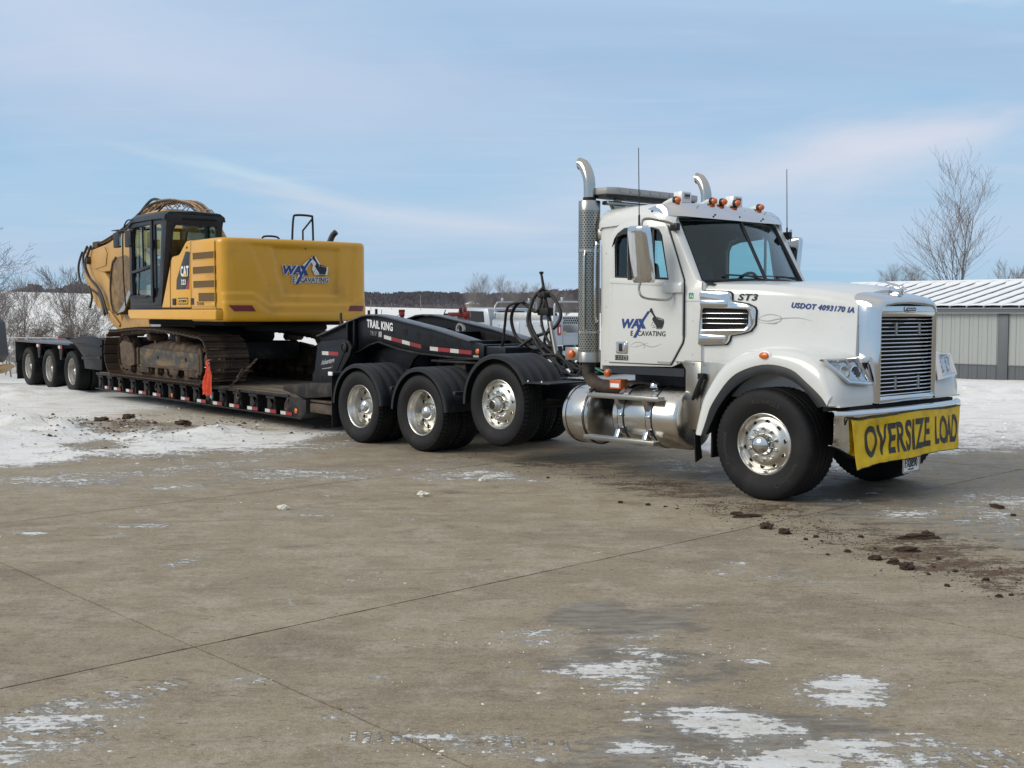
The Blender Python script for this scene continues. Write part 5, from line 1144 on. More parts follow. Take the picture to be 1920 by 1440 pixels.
# headlights set in the fender nose
def headlight():
    q = Vector
    o, i_, ib, ob_ = q((.655, -1.225, 1.400)), q((.745, -.760, 1.410)), q((.860, -.655, 1.150)), q((.835, -1.040, 1.185))
    def P(u, v, d=0):
        top = o.lerp(i_, u); bot = ob_.lerp(ib, u); p = top.lerp(bot, v); p.x += .035 * math.sin(math.pi * u) * (1 - v * .3)
        n = q((.88, -.36, .30)).normalized(); return p + n * d
    return P
def build_headlight(sg):
    P0 = headlight(); S = lambda p: (p[0], p[1] * (-sg), p[2])
    P = lambda u, v, d=0: S(P0(u, v, d))
    N = 9
    border = [(k / N, 0) for k in range(N)] + [(1, k / N) for k in range(N)] + [(1 - k / N, 1) for k in range(N)] + [(0, 1 - k / N) for k in range(N)]
    bez = MB(); rings = []
    for u, v in border:
        cu, cv = u - .5, v - .5; k2 = .80
        rings.append([P(u * 1.02 - .01, v * 1.03 - .015, -.01), P(u, v, .028), P(.5 + cu * .90, .5 + cv * .88, .034), P(.5 + cu * k2, .5 + cv * (k2 - .04), .016), P(.5 + cu * (k2 - .02), .5 + cv * (k2 - .06), -.03)])
    rings.append(rings[0]); bez.loft(rings)
    h = part('headlight', bez, CH, T, smooth=60)
    back = MB(); g = [[P(.08 + .84 * i / 12, .08 + .84 * j / 8, -.030 - .05 * math.sin(math.pi * i / 12) ** .5 * 0 + .022 * math.cos(4 * math.pi * (i / 12))) for i in range(13)] for j in range(9)]
    back.loft(g); part('reflector_bowl', back, MAT['headlight_glass'], h, smooth=70)
    for cu in (.30, .66):
        c = Vector(P(cu, .50, -.022)); n = (Vector(P(cu, .5, .1)) - Vector(P(cu, .5, 0))).normalized()
        mb = MB(); R1, R2 = (.062, .052)
        M = Matrix.Translation(c) @ n.to_track_quat('Z', 'Y').to_matrix().to_4x4()
        mb.lathe([(R1, -.01), (R1, .012), (R2, .018), (R2 - .004, .004)], (0, 0, 0), 'z', 24).move(M)
        part('lamp_ring', mb, MAT['chrome'], h, smooth=50)
        mb = MB().lathe([(R2 - .004, .004), (.03, -.012), (.012, -.02), (.0001, -.02)], (0, 0, 0), 'z', 24).move(M)
        part('lamp_bulb', mb, MAT['black_plastic' if cu > .5 else 'headlight_glass'], h, smooth=60)
    cover = MB(); cover.loft([[P(.09 + .82 * i / 8, .09 + .82 * j / 6, .018) for i in range(9)] for j in range(7)])
    part('headlight_cover', cover, MAT['clear_lens'], h, smooth=70)
glass('clear_lens', (.93, .95, .96), .9)
build_headlight(-1); build_headlight(1)
# grille
gw = .560
def gr_ring(x, w, zt, zb, r=.10):
    pts = [(x, -w, zb), (x, -w, zb + .3), (x, -w, zt - r)] + [(x, -(w - r) - r * math.cos(R(a)), zt - r + r * math.sin(R(a))) for a in (30, 60, 85)] + [(x, -w * .5, zt + .018), (x, 0, zt + .026)]
    return pts + [(p[0], -p[1], p[2]) for p in pts[-2::-1]]
def gr_shell():
    rs = [gr_ring(.600, gw + .020, 2.025, .985), gr_ring(.640, gw + .026, 2.020, .980), gr_ring(.74, gw + .018, 2.000, .975), gr_ring(.83, gw + .008, 1.975, .970), gr_ring(.868, gw - .006, 1.945, .970), gr_ring(.874, gw - .022, 1.922, .985, .09), gr_ring(.868, gw - .034, 1.905, 1.00, .085), gr_ring(.845, gw - .042, 1.893, 1.01, .08)]
    return MB().shell(rs, .006)
grille = part('grille_surround', gr_shell(), CH, T, smooth=60)
part('grille_sill', MB().prism([(.80, 1.045), (.866, 1.030), (.878, .998), (.866, .962), (.82, .955)], 'y', -gw + .03, gw - .03), CH, grille, bevel=.006)
hdr = part('grille_header', MB().loft([[(.860 + .012 * math.cos(y * 2.4), y, 1.800), (.868 + .016 * math.cos(y * 2.4), y, 1.845), (.862 + .012 * math.cos(y * 2.4), y, 1.895 + .008 * math.cos(y * 2))] for y in np.linspace(-.515, .515, 13)]), CH, grille, smooth=60)
em = part('emblem', MB().prism(rrect(-.115, .115, 1.838, 1.902, .03), 'x', .880, .892), CH, grille, bevel=.005)
part('emblem_field', MB().prism(rrect(-.098, .098, 1.851, 1.889, .018), 'x', .892, .8945), MAT['logo_black'], em)
lettering('emblem_lettering', 'FREIGHTLINER', MAT['chrome'], em, plane_fn((.8945, -.088, 1.862), (0, 1, 0), (0, 0, 1), (1, 0, 0)), .176, .017, bold=.02, depth=.0015)
part('radiator', MB().box(.72, .74, -.52, .52, .99, 1.86), MAT['black_void'], T)
NS = 20
def slat(i):
    z = 1.775 - i * (1.775 - 1.045) / (NS - 1); mb = MB()
    def seg(y0, y1):
        rings = []
        for y in np.linspace(y0, y1, 5):
            x = .842 + .022 * math.cos(y * 2.6); rings.append([(x - .012, y, z - .005), (x + .004, y, z - .006), (x + .009, y, z - .0005), (x + .004, y, z + .005), (x - .012, y, z + .003)])
        mb.loft(rings, closed_ring=True, caps=True)
    if i in (1, 2, 3, 15, 16, 17): seg(-.510, -.245); seg(-.205, .205); seg(.245, .510)
    else: seg(-.510, .510)
    return mb
for i in range(NS): part('grille_slat', slat(i), CH, grille, smooth=40)
for y in (-.225, .225):
    for z0, z1 in ((1.625, 1.745), (1.095, 1.215)):
        part('grille_bracket', MB().box(.846, .868, y - .012, y + .012, z0, z1), MAT['logo_grey'], grille, bevel=.004)
orn = part('hood_ornament', MB().loft([[(.50, -.012, 2.150), (.50, .012, 2.150), (.50, .0, 2.158)], [(.62, -.045, 2.135), (.62, .045, 2.135), (.62, 0, 2.150)], [(.78, -.060, 2.085), (.78, .060, 2.085), (.78, 0, 2.108)], [(.83, -.03, 2.058), (.83, .03, 2.058), (.83, 0, 2.080)]], closed_ring=True, caps=True), CH, T, bevel=.004)
part('ornament_foot', MB().box(.66, .80, -.03, .03, 2.01, 2.10), CH, orn, bevel=.008)
# side air intake
def intake(sg):
    f = (lambda q: q) if sg < 0 else mir
    def Y(x, z): return hood_side_y(x, z)
    out = [(-.93, 1.50), (-.935, 1.56), (-.905, 1.90), (-.925, 2.03), (-.905, 2.065), (-.60, 2.05), (-.575, 2.03), (-.572, 1.955), (-.40, 1.925), (-.325, 1.89), (-.31, 1.86), (-.315, 1.715), (-.36, 1.655), (-.44, 1.63), (-.575, 1.605), (-.59, 1.55), (-.62, 1.515)]
    inn = [(-.885, 1.665), (-.885, 1.885), (-.40, 1.868), (-.375, 1.85), (-.375, 1.725), (-.42, 1.675)]
    def warp(mb):
        mb.v = [(x, y + Y(x, min(z, 1.95)) , z) for x, y, z in mb.v]; return mb
    rim_ = part('intake_gasket', f(warp(MB().tube([(x, -.004, z) for x, z in out], .010, 6, closed=True))), MAT['black_plastic'], T)
    p = part('air_intake', f(warp(MB().panel(out, [inn], 'y', -.052, .0))), CH, T, bevel=.014)
    part('intake_recess', f(warp(MB().panel([(-.91, 1.65), (-.91, 1.90), (-.36, 1.88), (-.36, 1.70), (-.42, 1.66)], [], 'y', -.020, -.012))), MAT['black_void'], p)
    for k in range(3):
        z = 1.722 + k * .052
        part('intake_slat', f(warp(MB().prism([(-.885, z), (-.385, z - .002), (-.385, z + .007), (-.885, z + .009)], 'y', -.046, -.034))), CH, p, bevel=.003)
    part('intake_lip', f(warp(MB().prism([(-.90, 1.905), (-.60, 1.895), (-.60, 1.960), (-.905, 1.97)], 'y', -.062, -.048))), CH, p, bevel=.008)
    part('intake_lip', f(warp(MB().prism([(-.915, 1.525), (-.63, 1.53), (-.605, 1.60), (-.915, 1.615)], 'y', -.064, -.048))), CH, p, bevel=.010)
intake(-1); intake(1)
# stainless skirt between cab and fender
part('side_skirt', MB().panel([(-1.105, .612), (-1.105, 1.24), (-1.16, 1.305), (-1.28, 1.325), (-.905, 1.325), (-.905, .612)], [], 'y', -1.010, -.995), MAT['brushed_steel'], T, bevel=.003)
part('side_skirt', MB().panel([(-.895, .612), (-.78, .612), (-.66, 1.00), (-.43, 1.325), (-.895, 1.325)], [], 'y', -1.018, -1.003), MAT['brushed_steel'], T, bevel=.003)
part('skirt_inner', MB().box(-1.09, -.92, -.99, -.60, .62, 1.30), MAT['black_void'], T)
for x, z in ((-1.0, 1.30), (-.86, 1.30), (-1.22, 1.312)): part('skirt_bolt', MB().lathe([(.013, 0), (.009, -.006), (.0001, -.007)], (x, -1.018 if x > -.9 else -1.010, z), 'y', 10), MAT['brushed_steel'], T)
part('hood_latch', MB().tube([(-.98, -1.05, .93), (-.93, -1.055, 1.00), (-.84, -1.06, 1.19)], [.018, .030, .028], 8).box(-.90, -.83, -1.075, -1.02, 1.15, 1.21), MAT['rubber'], T, bevel=.006)
# bumper
def bumper_ring(y):
    a = abs(y); x = float(np.interp(a, [0, .6, 1.02, 1.09, 1.16, 1.205], [.955, .93, .885, .868, .84, .79])); zb = float(np.interp(a, [0, .85, 1.0, 1.235], [.45, .45, .50, .62]))
    return [(x - .05, y, .925), (x - .018, y, .930), (x + .006, y, .915), (x + .012, y, .885), (x + .004, y, .86), (x + .004, y, .70), (x + .0, y, zb + .03), (x - .012, y, zb), (x - .05, y, zb)]
bump = part('bumper', MB().shell([bumper_ring(y) for y in (-1.205, -1.19, -1.16, -1.09, -1.02, -.8, -.6, -.3, 0, .3, .6, .8, 1.02, 1.09, 1.16, 1.19, 1.205)], .006), CH, T, smooth=50)
part('bumper_mount', MB().box(.30, .90, -.50, -.38, .55, .85).box(.30, .90, .38, .50, .55, .85), MAT['black_void'], T)
part('bumper_filler', MB().box(.55, .84, -1.0, 1.0, .90, .955), MAT['black_void'], T)
part('under_bumper_plate', MB().box(.50, .86, -.60, .60, .42, .55), MAT['black_void'], T)
for z in (.80, .72): part('bumper_bolt', MB().lathe([(.008, 0), (.006, -.004), (.0001, -.005)], (.80, -1.200, z), 'y', 8), MAT['logo_grey'], bump)
pl = part('licence_plate', MB().prism(rrect(-.195, .125, .275, .445, .012), 'x', .936, .942), MAT['logo_white'], T)
part('plate_frame', MB().panel(rrect(-.205, .135, .265, .455, .016), [rrect(-.185, .115, .288, .432, .008)], 'x', .940, .950), CH, pl, bevel=.002)
lettering('plate_lettering', 'FX8890', MAT['logo_black'], pl, plane_fn((.942, -.155, .318), (0, 1, 0), (0, 0, 1), (1, 0, 0)), .24, .092, bold=.015)
lettering('plate_lettering', 'PERMANENT', MAT['logo_black'], pl, plane_fn((.942, -.09, .294), (0, 1, 0), (0, 0, 1), (1, 0, 0)), .11, .014, bold=.01)
part('plate_bracket', MB().box(.90, .934, -.10, .05, .40, .55), MAT['black_void'], T)
# lettering and pin stripes on the hood
HF = lambda x0, z0, sl=0.0: (lambda u, v, d: Vector((x0 + u, hood_side_y(x0 + u, z0 + v + sl * u) - .0035 - d, z0 + v + sl * u)))
lettering('hood_lettering', 'ST3', MAT['logo_black'], hood, HF(-.520, 1.962, -.02), .215, .070, bold=.035, shear=.25, spacing=1.1, sub_len=.08)
lettering('hood_lettering', 'USDOT 4093170 IA', MAT['logo_blue'], hood, HF(.030, 1.885, -.085), .60, .058, bold=.04, shear=.3, spacing=1.12, sub_len=.06)
def stripes(parent, y0, segs):
    mb = MB()
    for pts, w in segs: curve_strip(mb, pts, w, lambda x, z, q: (x, y0(x, z) - .003 - q, z))
    part('pinstripe', mb, MAT['swirl_grey'], parent, smooth=0)
stripes(hood, hood_side_y, [([(-.37, 1.83), (-.30, 1.775), (-.20, 1.755), (-.10, 1.775), (.0, 1.785), (.12, 1.785), (.24, 1.755)], .0035), ([(-.31, 1.765), (-.25, 1.805), (-.17, 1.822), (-.08, 1.80), (-.07, 1.76), (-.14, 1.735), (-.24, 1.735), (-.30, 1.75)], .003), ([(-.20, 1.73), (-.13, 1.728), (-.10, 1.735)], .003)])
# company logo, used on the door and on the excavator
def logo(parent, o, ux, uy, n, W, H, outline=False):
    F0 = plane_fn(o, ux, uy, n); o, ux, uy, n = Vector(o), Vector(ux), Vector(uy), Vector(n)
    def L(s, m, u0, v0, w, h, dd=0, **k):
        lettering('logo_lettering', s, m, parent, (lambda u, v, d: F0((u0 + u) * W, (v0 + v) * H, d + dd)), w, h, **k)
    def poly(pts, m, dd=0.0, name='logo_mark'):
        mb = MB(); mb.add([F0(u * W, v * H, .0022 + dd) for u, v in pts], [tuple(range(len(pts)))]); mb.add([F0(u * W, v * H, .0 + dd) for u, v in pts], [tuple(range(len(pts)))])
        k = len(pts); mb.f += [(i, (i + 1) % k, k + (i + 1) % k, k + i) for i in range(k)]
        part(name, mb, m, parent, smooth=0)
    if outline:
        poly([(-.02, .70), (-.01, .24), (.19, .20), (.20, -.03), (1.02, -.04), (1.02, .22), (.62, .26), (.66, .40), (.98, .42), (.96, .68), (.80, .74), (.72, 1.03), (.64, 1.0), (.58, .72), (.46, .70)], MAT['logo_white_thin'], -.001, 'logo_outline') if False else None
        for du, dv in ((-.010, 0), (.010, 0), (0, .014), (0, -.014)):
            L('WA', MAT['logo_white'], 0.0 + du, .27 + dv, .41, .36, -.001, bold=.07, shear=.22, spacing=.86)
            L('E CAVATING', MAT['logo_white'], .20 + du, -.005 + dv, .80, .195, -.001, bold=.05, shear=.1)
        poly([(.25, -.06), (.345, -.06), (.54, .58), (.66, .86), (.62, .95), (.44, .66)], MAT['logo_white'], -.0012)
        poly([(.60, .84), (.66, 1.02), (.72, .98), (.84, .66), (1.0, .58), (.98, .30), (.70, .28), (.64, .50), (.66, .66)], MAT['logo_white'], -.0014)
    L('WA', MAT['logo_blue'], 0.0, .27, .41, .36, bold=.045, shear=.22, spacing=.98)
    # the X whose arm turns into the boom
    poly([(.265, -.07), (.335, -.07), (.52, .58), (.60, .78), (.655, .90), (.60, .92), (.52, .72), (.44, .55), (.385, .30)], MAT['logo_blue'], .0004)
    poly([(.375, .63), (.450, .63), (.555, .27), (.47, .27)], MAT['logo_blue'], .0006)
    L('E', MAT['logo_black'], .205, 0, .055, .185, bold=.02, shear=.1)
    L('CAVATING', MAT['logo_black'], .372, 0, .628, .185, bold=.008, shear=.1, spacing=1.06)
    poly([(.640, .93), (.668, 1.03), (.690, 1.01), (.745, .80), (.80, .66), (.77, .62), (.71, .78)], MAT['logo_black'], .0003)
    poly([(.70, .62), (.735, .72), (.79, .72), (.80, .50), (.77, .42), (.74, .50)], MAT['logo_black'], .0005)
    poly([(.81, .70), (.955, .62), (.965, .50), (.935, .32), (.80, .32), (.775, .42), (.80, .60)], MAT['logo_black'], .0003)
    poly([(.83, .655), (.945, .60), (.945, .575), (.83, .625)], MAT['logo_grey'], .0026)
    for k in range(5): poly([(.80 + k * .027, .32), (.815 + k * .027, .32), (.805 + k * .027, .255), (.797 + k * .027, .265)], MAT['logo_black'], .0003)
    for k, (a, b) in enumerate([(.70, .50), (.73, .40), (.68, .42), (.755, .34), (.715, .33)]): poly([(a, b), (a + .014, b + .01), (a + .018, b - .02), (a + .004, b - .03)], MAT['logo_black'], .0003)
door0 = next(o for o in T.children if o.name.split('.')[0] == 'door')
logo(door0, (-1.985, -1.0355, 1.585), (1, 0, 0), (0, 0, 1), (0, -1, 0), .625, .295)
# tanks
def tank():
    cx, cz, r = -1.60, .71, .335
    yC = -.88
    t = part('fuel_tank', MB().lathe([(.0001, -.72), (r - .06, -.715), (r - .02, -.70), (r, -.67), (r, .17), (r - .02, .20), (r - .06, .215), (.0001, .22)], (-1.28, yC, cz), 'x', 48), MAT['polished_aluminium'], T, smooth=50)
    for x in (-1.84, -1.44):
        part('tank_strap', MB().lathe([(r + .001, -.035), (r + .008, -.033), (r + .008, .033), (r + .001, .035)], (x, yC, cz), 'x', 48), CH, t, smooth=50)
        part('strap_rubber', MB().lathe([(r + .0005, -.048), (r + .004, -.046), (r + .004, .046), (r + .0005, .048)], (x, yC, cz), 'x', 48), MAT['black_plastic'], t)
        part('strap_buckle', MB().box(x - .03, x + .03, yC - r - .022, yC - r + .01, cz - .0, cz + .03), CH, t, bevel=.006)
    part('tank_cap', MB().lathe([(.055, 0), (.055, .03), (.045, .05), (.0001, .052)], (-1.55, yC - .10, cz + r - .02), 'z', 20), CH, t, bevel=.0)
    part('cap_tether', MB().tube([(-1.60, yC - .12, cz + r + .02), (-1.52, yC - .16, cz + r + .05), (-1.48, yC - .10, cz + r + .02)], .008, 6), MAT['black_plastic'], t)
    d = part('def_tank', MB().lathe([(.0001, -.30), (r - .05, -.295), (r - .01, -.28), (r, -.25), (r + .0, .02), (r - .005, .06), (r - .04, .085), (.0001, .09)], (-2.46, yC, cz - .04), 'x', 48), MAT['polished_aluminium'], T, smooth=50)
    for x in (-2.68, -2.42, -2.40): part('tank_bead', MB().lathe([(r - .001, -.006), (r + .006, 0), (r - .001, .006)], (x, yC, cz - .04), 'x', 48), MAT['black_plastic'], d)
    part('def_cap', MB().lathe([(.030, 0), (.030, .05), (.022, .06), (.0001, .06)], (-2.55, yC - .05, cz + r - .05), 'z', 16), CH, d)
tank()
for zt, x0, x1 in ((.945, -2.27, -1.26), (.475, -2.33, -1.31)):
    s = part('step', MB().box(x0, x1, -1.275, -1.16, zt - .038, zt), MAT['tread_aluminium'], T, bevel=.006)
    part('step_fascia', MB().box(x0, x1, -1.281, -1.275, zt - .045, zt + .002), MAT['brushed_steel'], s, bevel=.002)
    n = 22
    tr_ = MB()
    for k in range(n):
        x = x0 + .02 + (x1 - x0 - .04) * k / (n - 1)
        for yy in (-1.25, -1.21, -1.18): tr_.lathe([(.009, 0), (.007, .004), (.0001, .004)], (x, yy, zt), 'z', 6)
    part('step_grip', tr_, MAT['brushed_steel'], s, kind='stuff')
for x in (-1.86, -1.46):
    part('step_bracket', MB().prism([(-1.27, .905), (-1.12, .905), (-1.18, .80), (-1.215, .78)], 'x', x - .03, x + .03), MAT['brushed_steel'], T, bevel=.004)
    part('step_bracket', MB().prism([(-1.27, .48), (-1.235, .57), (-1.215, .57), (-1.17, .48)], 'x', x - .025, x + .03), CH, T, bevel=.004)
part('battery_cable_box', MB().box(-2.22, -2.05, -.98, -.85, .98, 1.09), MAT['orange_part'], T, bevel=.01)
part('box_label', MB().box(-2.20, -2.07, -.984, -.981, 1.0, 1.045), MAT['logo_white'], T)
# rear fenders
def rfender(x, z, R_, a0, a1, zb=None):
    f = MB().shell([[(p[0] + x, p[1] - 1.235, p[2] + z) for p in r] for r in fender_half(R_, a0, a1, .64)], .006)
    return f
both('rear_fender', lambda: rfender(-6.784, .517, .585, 4, 178), MAT['black_plastic'], T, smooth=40)
both('rear_fender', lambda: rfender(-5.39, .517, .585, 4, 178), MAT['black_plastic'], T, smooth=40)
both('rear_fender', lambda: rfender(-3.87, .715, .60, 28, 182), MAT['black_plastic'], T, smooth=40)
part('fender_apron', MB().box(-3.36, -2.92, -1.235, -.60, 1.000, 1.016), MAT['black_plastic'], T, bevel=.004)
for x in (-3.28, -3.05): part('apron_bolt', MB().lathe([(.012, 0), (.008, -.006), (.0001, -.006)], (x, -1.236, 1.03), 'y', 8), MAT['logo_white'], T)
for x in (-4.72, -6.06): part('fender_bracket', MB().box(x - .02, x + .03, -1.18, -.45, .78, .83), MAT['frame_navy'], T, bevel=.008)
for x in (-7.42,):
    part('mud_flap', MB().box(x, x + .012, -1.22, -.62, .18, .95), MAT['rubber'], T); part('mud_flap', MB().box(x, x + .012, .62, 1.22, .18, .95), MAT['rubber'], T)
part('flap_bracket', MB().box(-7.44, -7.36, -1.24, 1.24, .93, .98), MAT['frame_navy'], T, bevel=.006)
part('flap_plate', MB().box(-7.44, -7.34, -1.262, -1.245, .93, .985), MAT['logo_white'], T, bevel=.003)
# fifth wheel
part('fifth_wheel', MB().prism([(-6.15, -.40), (-5.5, -.46), (-5.15, -.38), (-5.10, .38), (-5.5, .46), (-6.15, .40)], 'z', 1.14, 1.175), MAT['dirty_black'], T, bevel=.01)
part('fifth_wheel_stand', MB().box(-5.65, -5.40, -.40, .40, 1.02, 1.14), MAT['dirty_black'], T, bevel=.02)
# hose mast and coiled air lines behind the cab
mast = part('hose_mast', MB().tube([(-4.02, .02, 1.05), (-4.12, .02, 1.45), (-4.25, .0, 2.0), (-4.33, 0, 2.34)], [.045, .040, .022, .016], 8).lathe([(.012, 0), (.030, .02), (.030, .04), (.0001, .045)], (-4.33, 0, 2.33), 'z', 12), MAT['dirty_black'], T)
part('mast_sleeve', MB().tube([(-4.05, .0, 1.30), (-4.16, .0, 1.72)], .034, 10), MAT['brushed_steel'], mast)
rgH = random.Random(4)
hoses = [
    [(-4.27, -.02, 2.16), (-4.42, -.05, 2.02), (-4.45, -.10, 1.75), (-4.32, -.08, 1.50), (-4.10, 0, 1.30), (-3.80, .1, 1.15), (-3.2, .2, 1.10)],
    [(-4.30, 0, 2.10), (-4.36, -.06, 1.85), (-4.60, -.12, 1.98), (-4.80, -.10, 1.78), (-4.74, -.05, 1.50), (-4.45, 0, 1.36), (-4.15, .02, 1.40), (-4.0, .05, 1.25)],
    [(-4.27, .02, 2.12), (-4.12, .05, 2.0), (-4.02, .05, 1.80), (-4.12, 0, 1.62), (-4.45, -.05, 1.50), (-4.70, -.10, 1.36), (-4.95, -.1, 1.32)],
    [(-4.40, -.08, 2.02), (-4.46, -.12, 1.72), (-4.30, -.10, 1.42), (-4.15, -.08, 1.28), (-3.9, -.2, 1.22), (-3.6, -.25, 1.05)],
    [(-4.50, -.15, 1.98), (-4.75, -.2, 1.92), (-4.88, -.15, 1.65), (-4.95, -.12, 1.42), (-5.1, -.1, 1.35), (-5.3, -.1, 1.35)],
    [(-4.26, 0, 2.0), (-4.30, -.03, 1.75), (-4.20, -.03, 1.50), (-4.05, 0, 1.34), (-3.92, 0, 1.20)],
    [(-4.35, .05, 1.98), (-4.22, .06, 1.70), (-4.30, .03, 1.45), (-4.10, .05, 1.25), (-3.75, .05, 1.12), (-3.3, .0, 1.08)],
]
for i, h in enumerate(hoses): part('air_hose', MB().tube(smoothpath(h, 7), .024 if i < 4 else .019, 8), MAT['hose_rubber'], T, smooth=60)
for k in range(9):
    p0 = Vector((-3.9 + rgH.uniform(-.15, .25), rgH.uniform(-.5, .3), 1.30 + rgH.uniform(-.05, .15))); p3 = Vector((-3.35 + rgH.uniform(-.3, .4), rgH.uniform(-.45, .3), 1.07))
    mid = p0.lerp(p3, .5) + Vector((rgH.uniform(-.1, .1), rgH.uniform(-.1, .1), rgH.uniform(-.22, .12)))
    part('air_line', MB().tube(smoothpath([p0, mid, p3], 6), rgH.uniform(.008, .014), 6), MAT['hose_rubber' if k != 4 else 'sticker_green'], T, smooth=60)
part('hose_rack', MB().tube(smoothpath([(-4.15, -.45, 1.10), (-4.0, -.45, 1.26), (-3.6, -.42, 1.30), (-3.35, -.40, 1.10)], 5), .020, 8), MAT['dirty_black'], T)
part('hose_clamp', MB().box(-4.36, -4.16, -.05, .06, 1.80, 1.90), MAT['dirty_black'], T, bevel=.012); part('hose_clamp', MB().box(-4.34, -4.20, -.07, .06, 2.03, 2.10), MAT['dirty_black'], T, bevel=.012)
# the banner tied across the bumper
def build_banner():
    rg = random.Random(3)
    def B(u, v):   # u 0..1 from the near end to the far end, v 0 top .. 1 bottom
        y = -1.075 + 2.10 * u
        ztop = .865 - .018 * math.exp(-((u - .05) / .06) ** 2) + .012 * u - .010 * math.sin(u * 9)
        zbot = .430 + (-.055) * max(0, 1 - u / .35) + .010 * math.sin(u * 11)
        y += (.055 * v * max(0, 1 - u / .25)) - .035 * v * max(0, (u - .8) / .2)
        x = float(np.interp(abs(y), [0, .6, 1.02, 1.10, 1.20], [.955, .93, .885, .868, .80])) + .022
        wr = .005 * math.sin(u * 46 + 3 * v) * (0.35 + v * .65) + .010 * math.sin(u * 17 + 1.3) * v + .006 * math.sin(u * 83 + v * 7) * (.4 + v * .5) + .008 * math.sin(14 * v + u * 5) * max(0, 1 - abs(u - .22) * 4)
        fold = .012 * math.exp(-((u - .315 - .02 * v) / .012) ** 2) * (1 - v * .4)
        return Vector((x + wr + fold + .016 * v, y, ztop + (zbot - ztop) * v))
    N, M = 150, 26
    t = part('oversize_banner', MB().shell([[B(i / N, j / M) for j in range(M + 1)] for i in range(N + 1)], .0025), MAT['banner_yellow'], None, smooth=80)
    t.location = truck.location; t.rotation_euler = truck.rotation_euler
    tag(t, 'wrinkled yellow OVERSIZE LOAD banner tied across the chrome bumper', 'banner')
    def mk(s, u0, u1, v0, v1):
        def fn(u, v, d):
            U = u0 + (u1 - u0) * u; V = v1 + (v0 - v1) * v; e = .002
            p = B(U, V); n = (B(U + e, V) - B(U - e, V)).cross(B(U, V - e) - B(U, V + e)).normalized()
            if n.x < 0: n = -n
            return p + n * (.003 + d)
        lettering('banner_lettering', s, MAT['banner_black'], t, fn, 1, 1, bold=.026, depth=.001, sub_len=.02, spacing=1.08, res=6)
    mk('OVERSIZE', .080, .640, .17, .84); mk('LOAD', .690, .965, .17, .83)
    part('banner_hem', MB().tube([B(i / 60, 0.0) + Vector((.004, 0, 0)) for i in range(61)], .006, 6), MAT['black_plastic'], t)
    part('banner_hem', MB().tube([B(i / 60, 1.0) + Vector((.002, 0, 0)) for i in range(61)], .004, 6), MAT['black_plastic'], t)
    part('bungee_cord', MB().tube(smoothpath([(.86, -1.12, .80), (.885, -1.12, .86), (.90, -1.07, .865), (.93, -1.0, .86)], 5), .008, 6), MAT['black_plastic'], t)
build_banner()

for x, z in ((-2.25, 1.30), (-2.25, 1.9), (-2.25, 2.5), (-1.02, 1.40), (-1.02, 1.75)): part('panel_rivet', MB().lathe([(.007, 0), (.005, -.003), (.0001, -.004)], (x, -1.0055, z), 'y', 8), MAT['logo_grey'], T)
part('roof_seam', MB().box(-2.32, -1.45, -1.0085, -1.004, 2.872, 2.877), MAT['logo_grey'], T)
for z in (1.10, 1.40, 1.72): part('grille_screw', MB().lathe([(.012, 0), (.009, -.005), (.0001, -.006)], (.66, -.593, z), 'y', 10), CH, grille)

_hr = hood_ring(.66)
part('hood_front_flange', MB().loft([[(p[0] + .001, p[1], p[2]) for p in _hr], [(.665, p[1] * .86, .97 + (p[2] - .97) * .955) for p in _hr]]), W_, T, smooth=60)
# ------------------------------------------------------------------ the lowboy trailer: local x forward, y away from the camera; y = -1.3 is the near side
LO_TH = R(38.8)
LO_LOC = (-3.25 + 1.3 * math.cos(LO_TH), 17.8 + 1.3 * math.sin(LO_TH), 0)
trailer = thing('lowboy_trailer', 'long black lowboy trailer with arched gooseneck and red and white reflectors', 'trailer', LO_LOC, LO_TH - R(90))
L_ = trailer; BK = MAT['black_paint']; DB = MAT['dirty_black']
for s in (-1, 1):
    o = part('side_beam', MB().box(-9.05, -.02, -1.10, -1.02, .215, .520).box(-9.05, -.02, -1.16, -.98, .50, .535) if s < 0 else MB().box(-9.05, -.02, 1.02, 1.10, .215, .520).box(-9.05, -.02, .98, 1.16, .50, .535), DB, L_, bevel=.004)
    part('bottom_flange', MB().box(-9.10, .0, -1.305 if s < 0 else .95, -.95 if s < 0 else 1.305, .192, .218), DB, L_, bevel=.004)
    part('edge_rail', MB().box(-9.05, -.40, -1.30 if s < 0 else 1.255, -1.255 if s < 0 else 1.30, .500, .548), DB, L_, bevel=.006)
for x in (-8.6, -6.9, -5.2, -3.5, -1.8, -.3): part('crossmember', MB().box(x, x + .10, -1.0, 1.0, .25, .50), DB, L_)
rg = random.Random(2)
pl_me = []
n_pl = 9; pw = 2.5 / n_pl
for i in range(n_pl):
    for k, (a, b) in enumerate(((-9.0, -4.52), (-4.50, -.40))):
        y0 = -1.25 + i * pw; z = .548 + rg.uniform(-.004, .006)
        part('deck_plank', MB().box(a, b + rg.uniform(-.02, .0), y0 + .006, y0 + pw - .006, z - .04, z + .006), MAT['deck_wood'], L_, bevel=.005, seg=1)
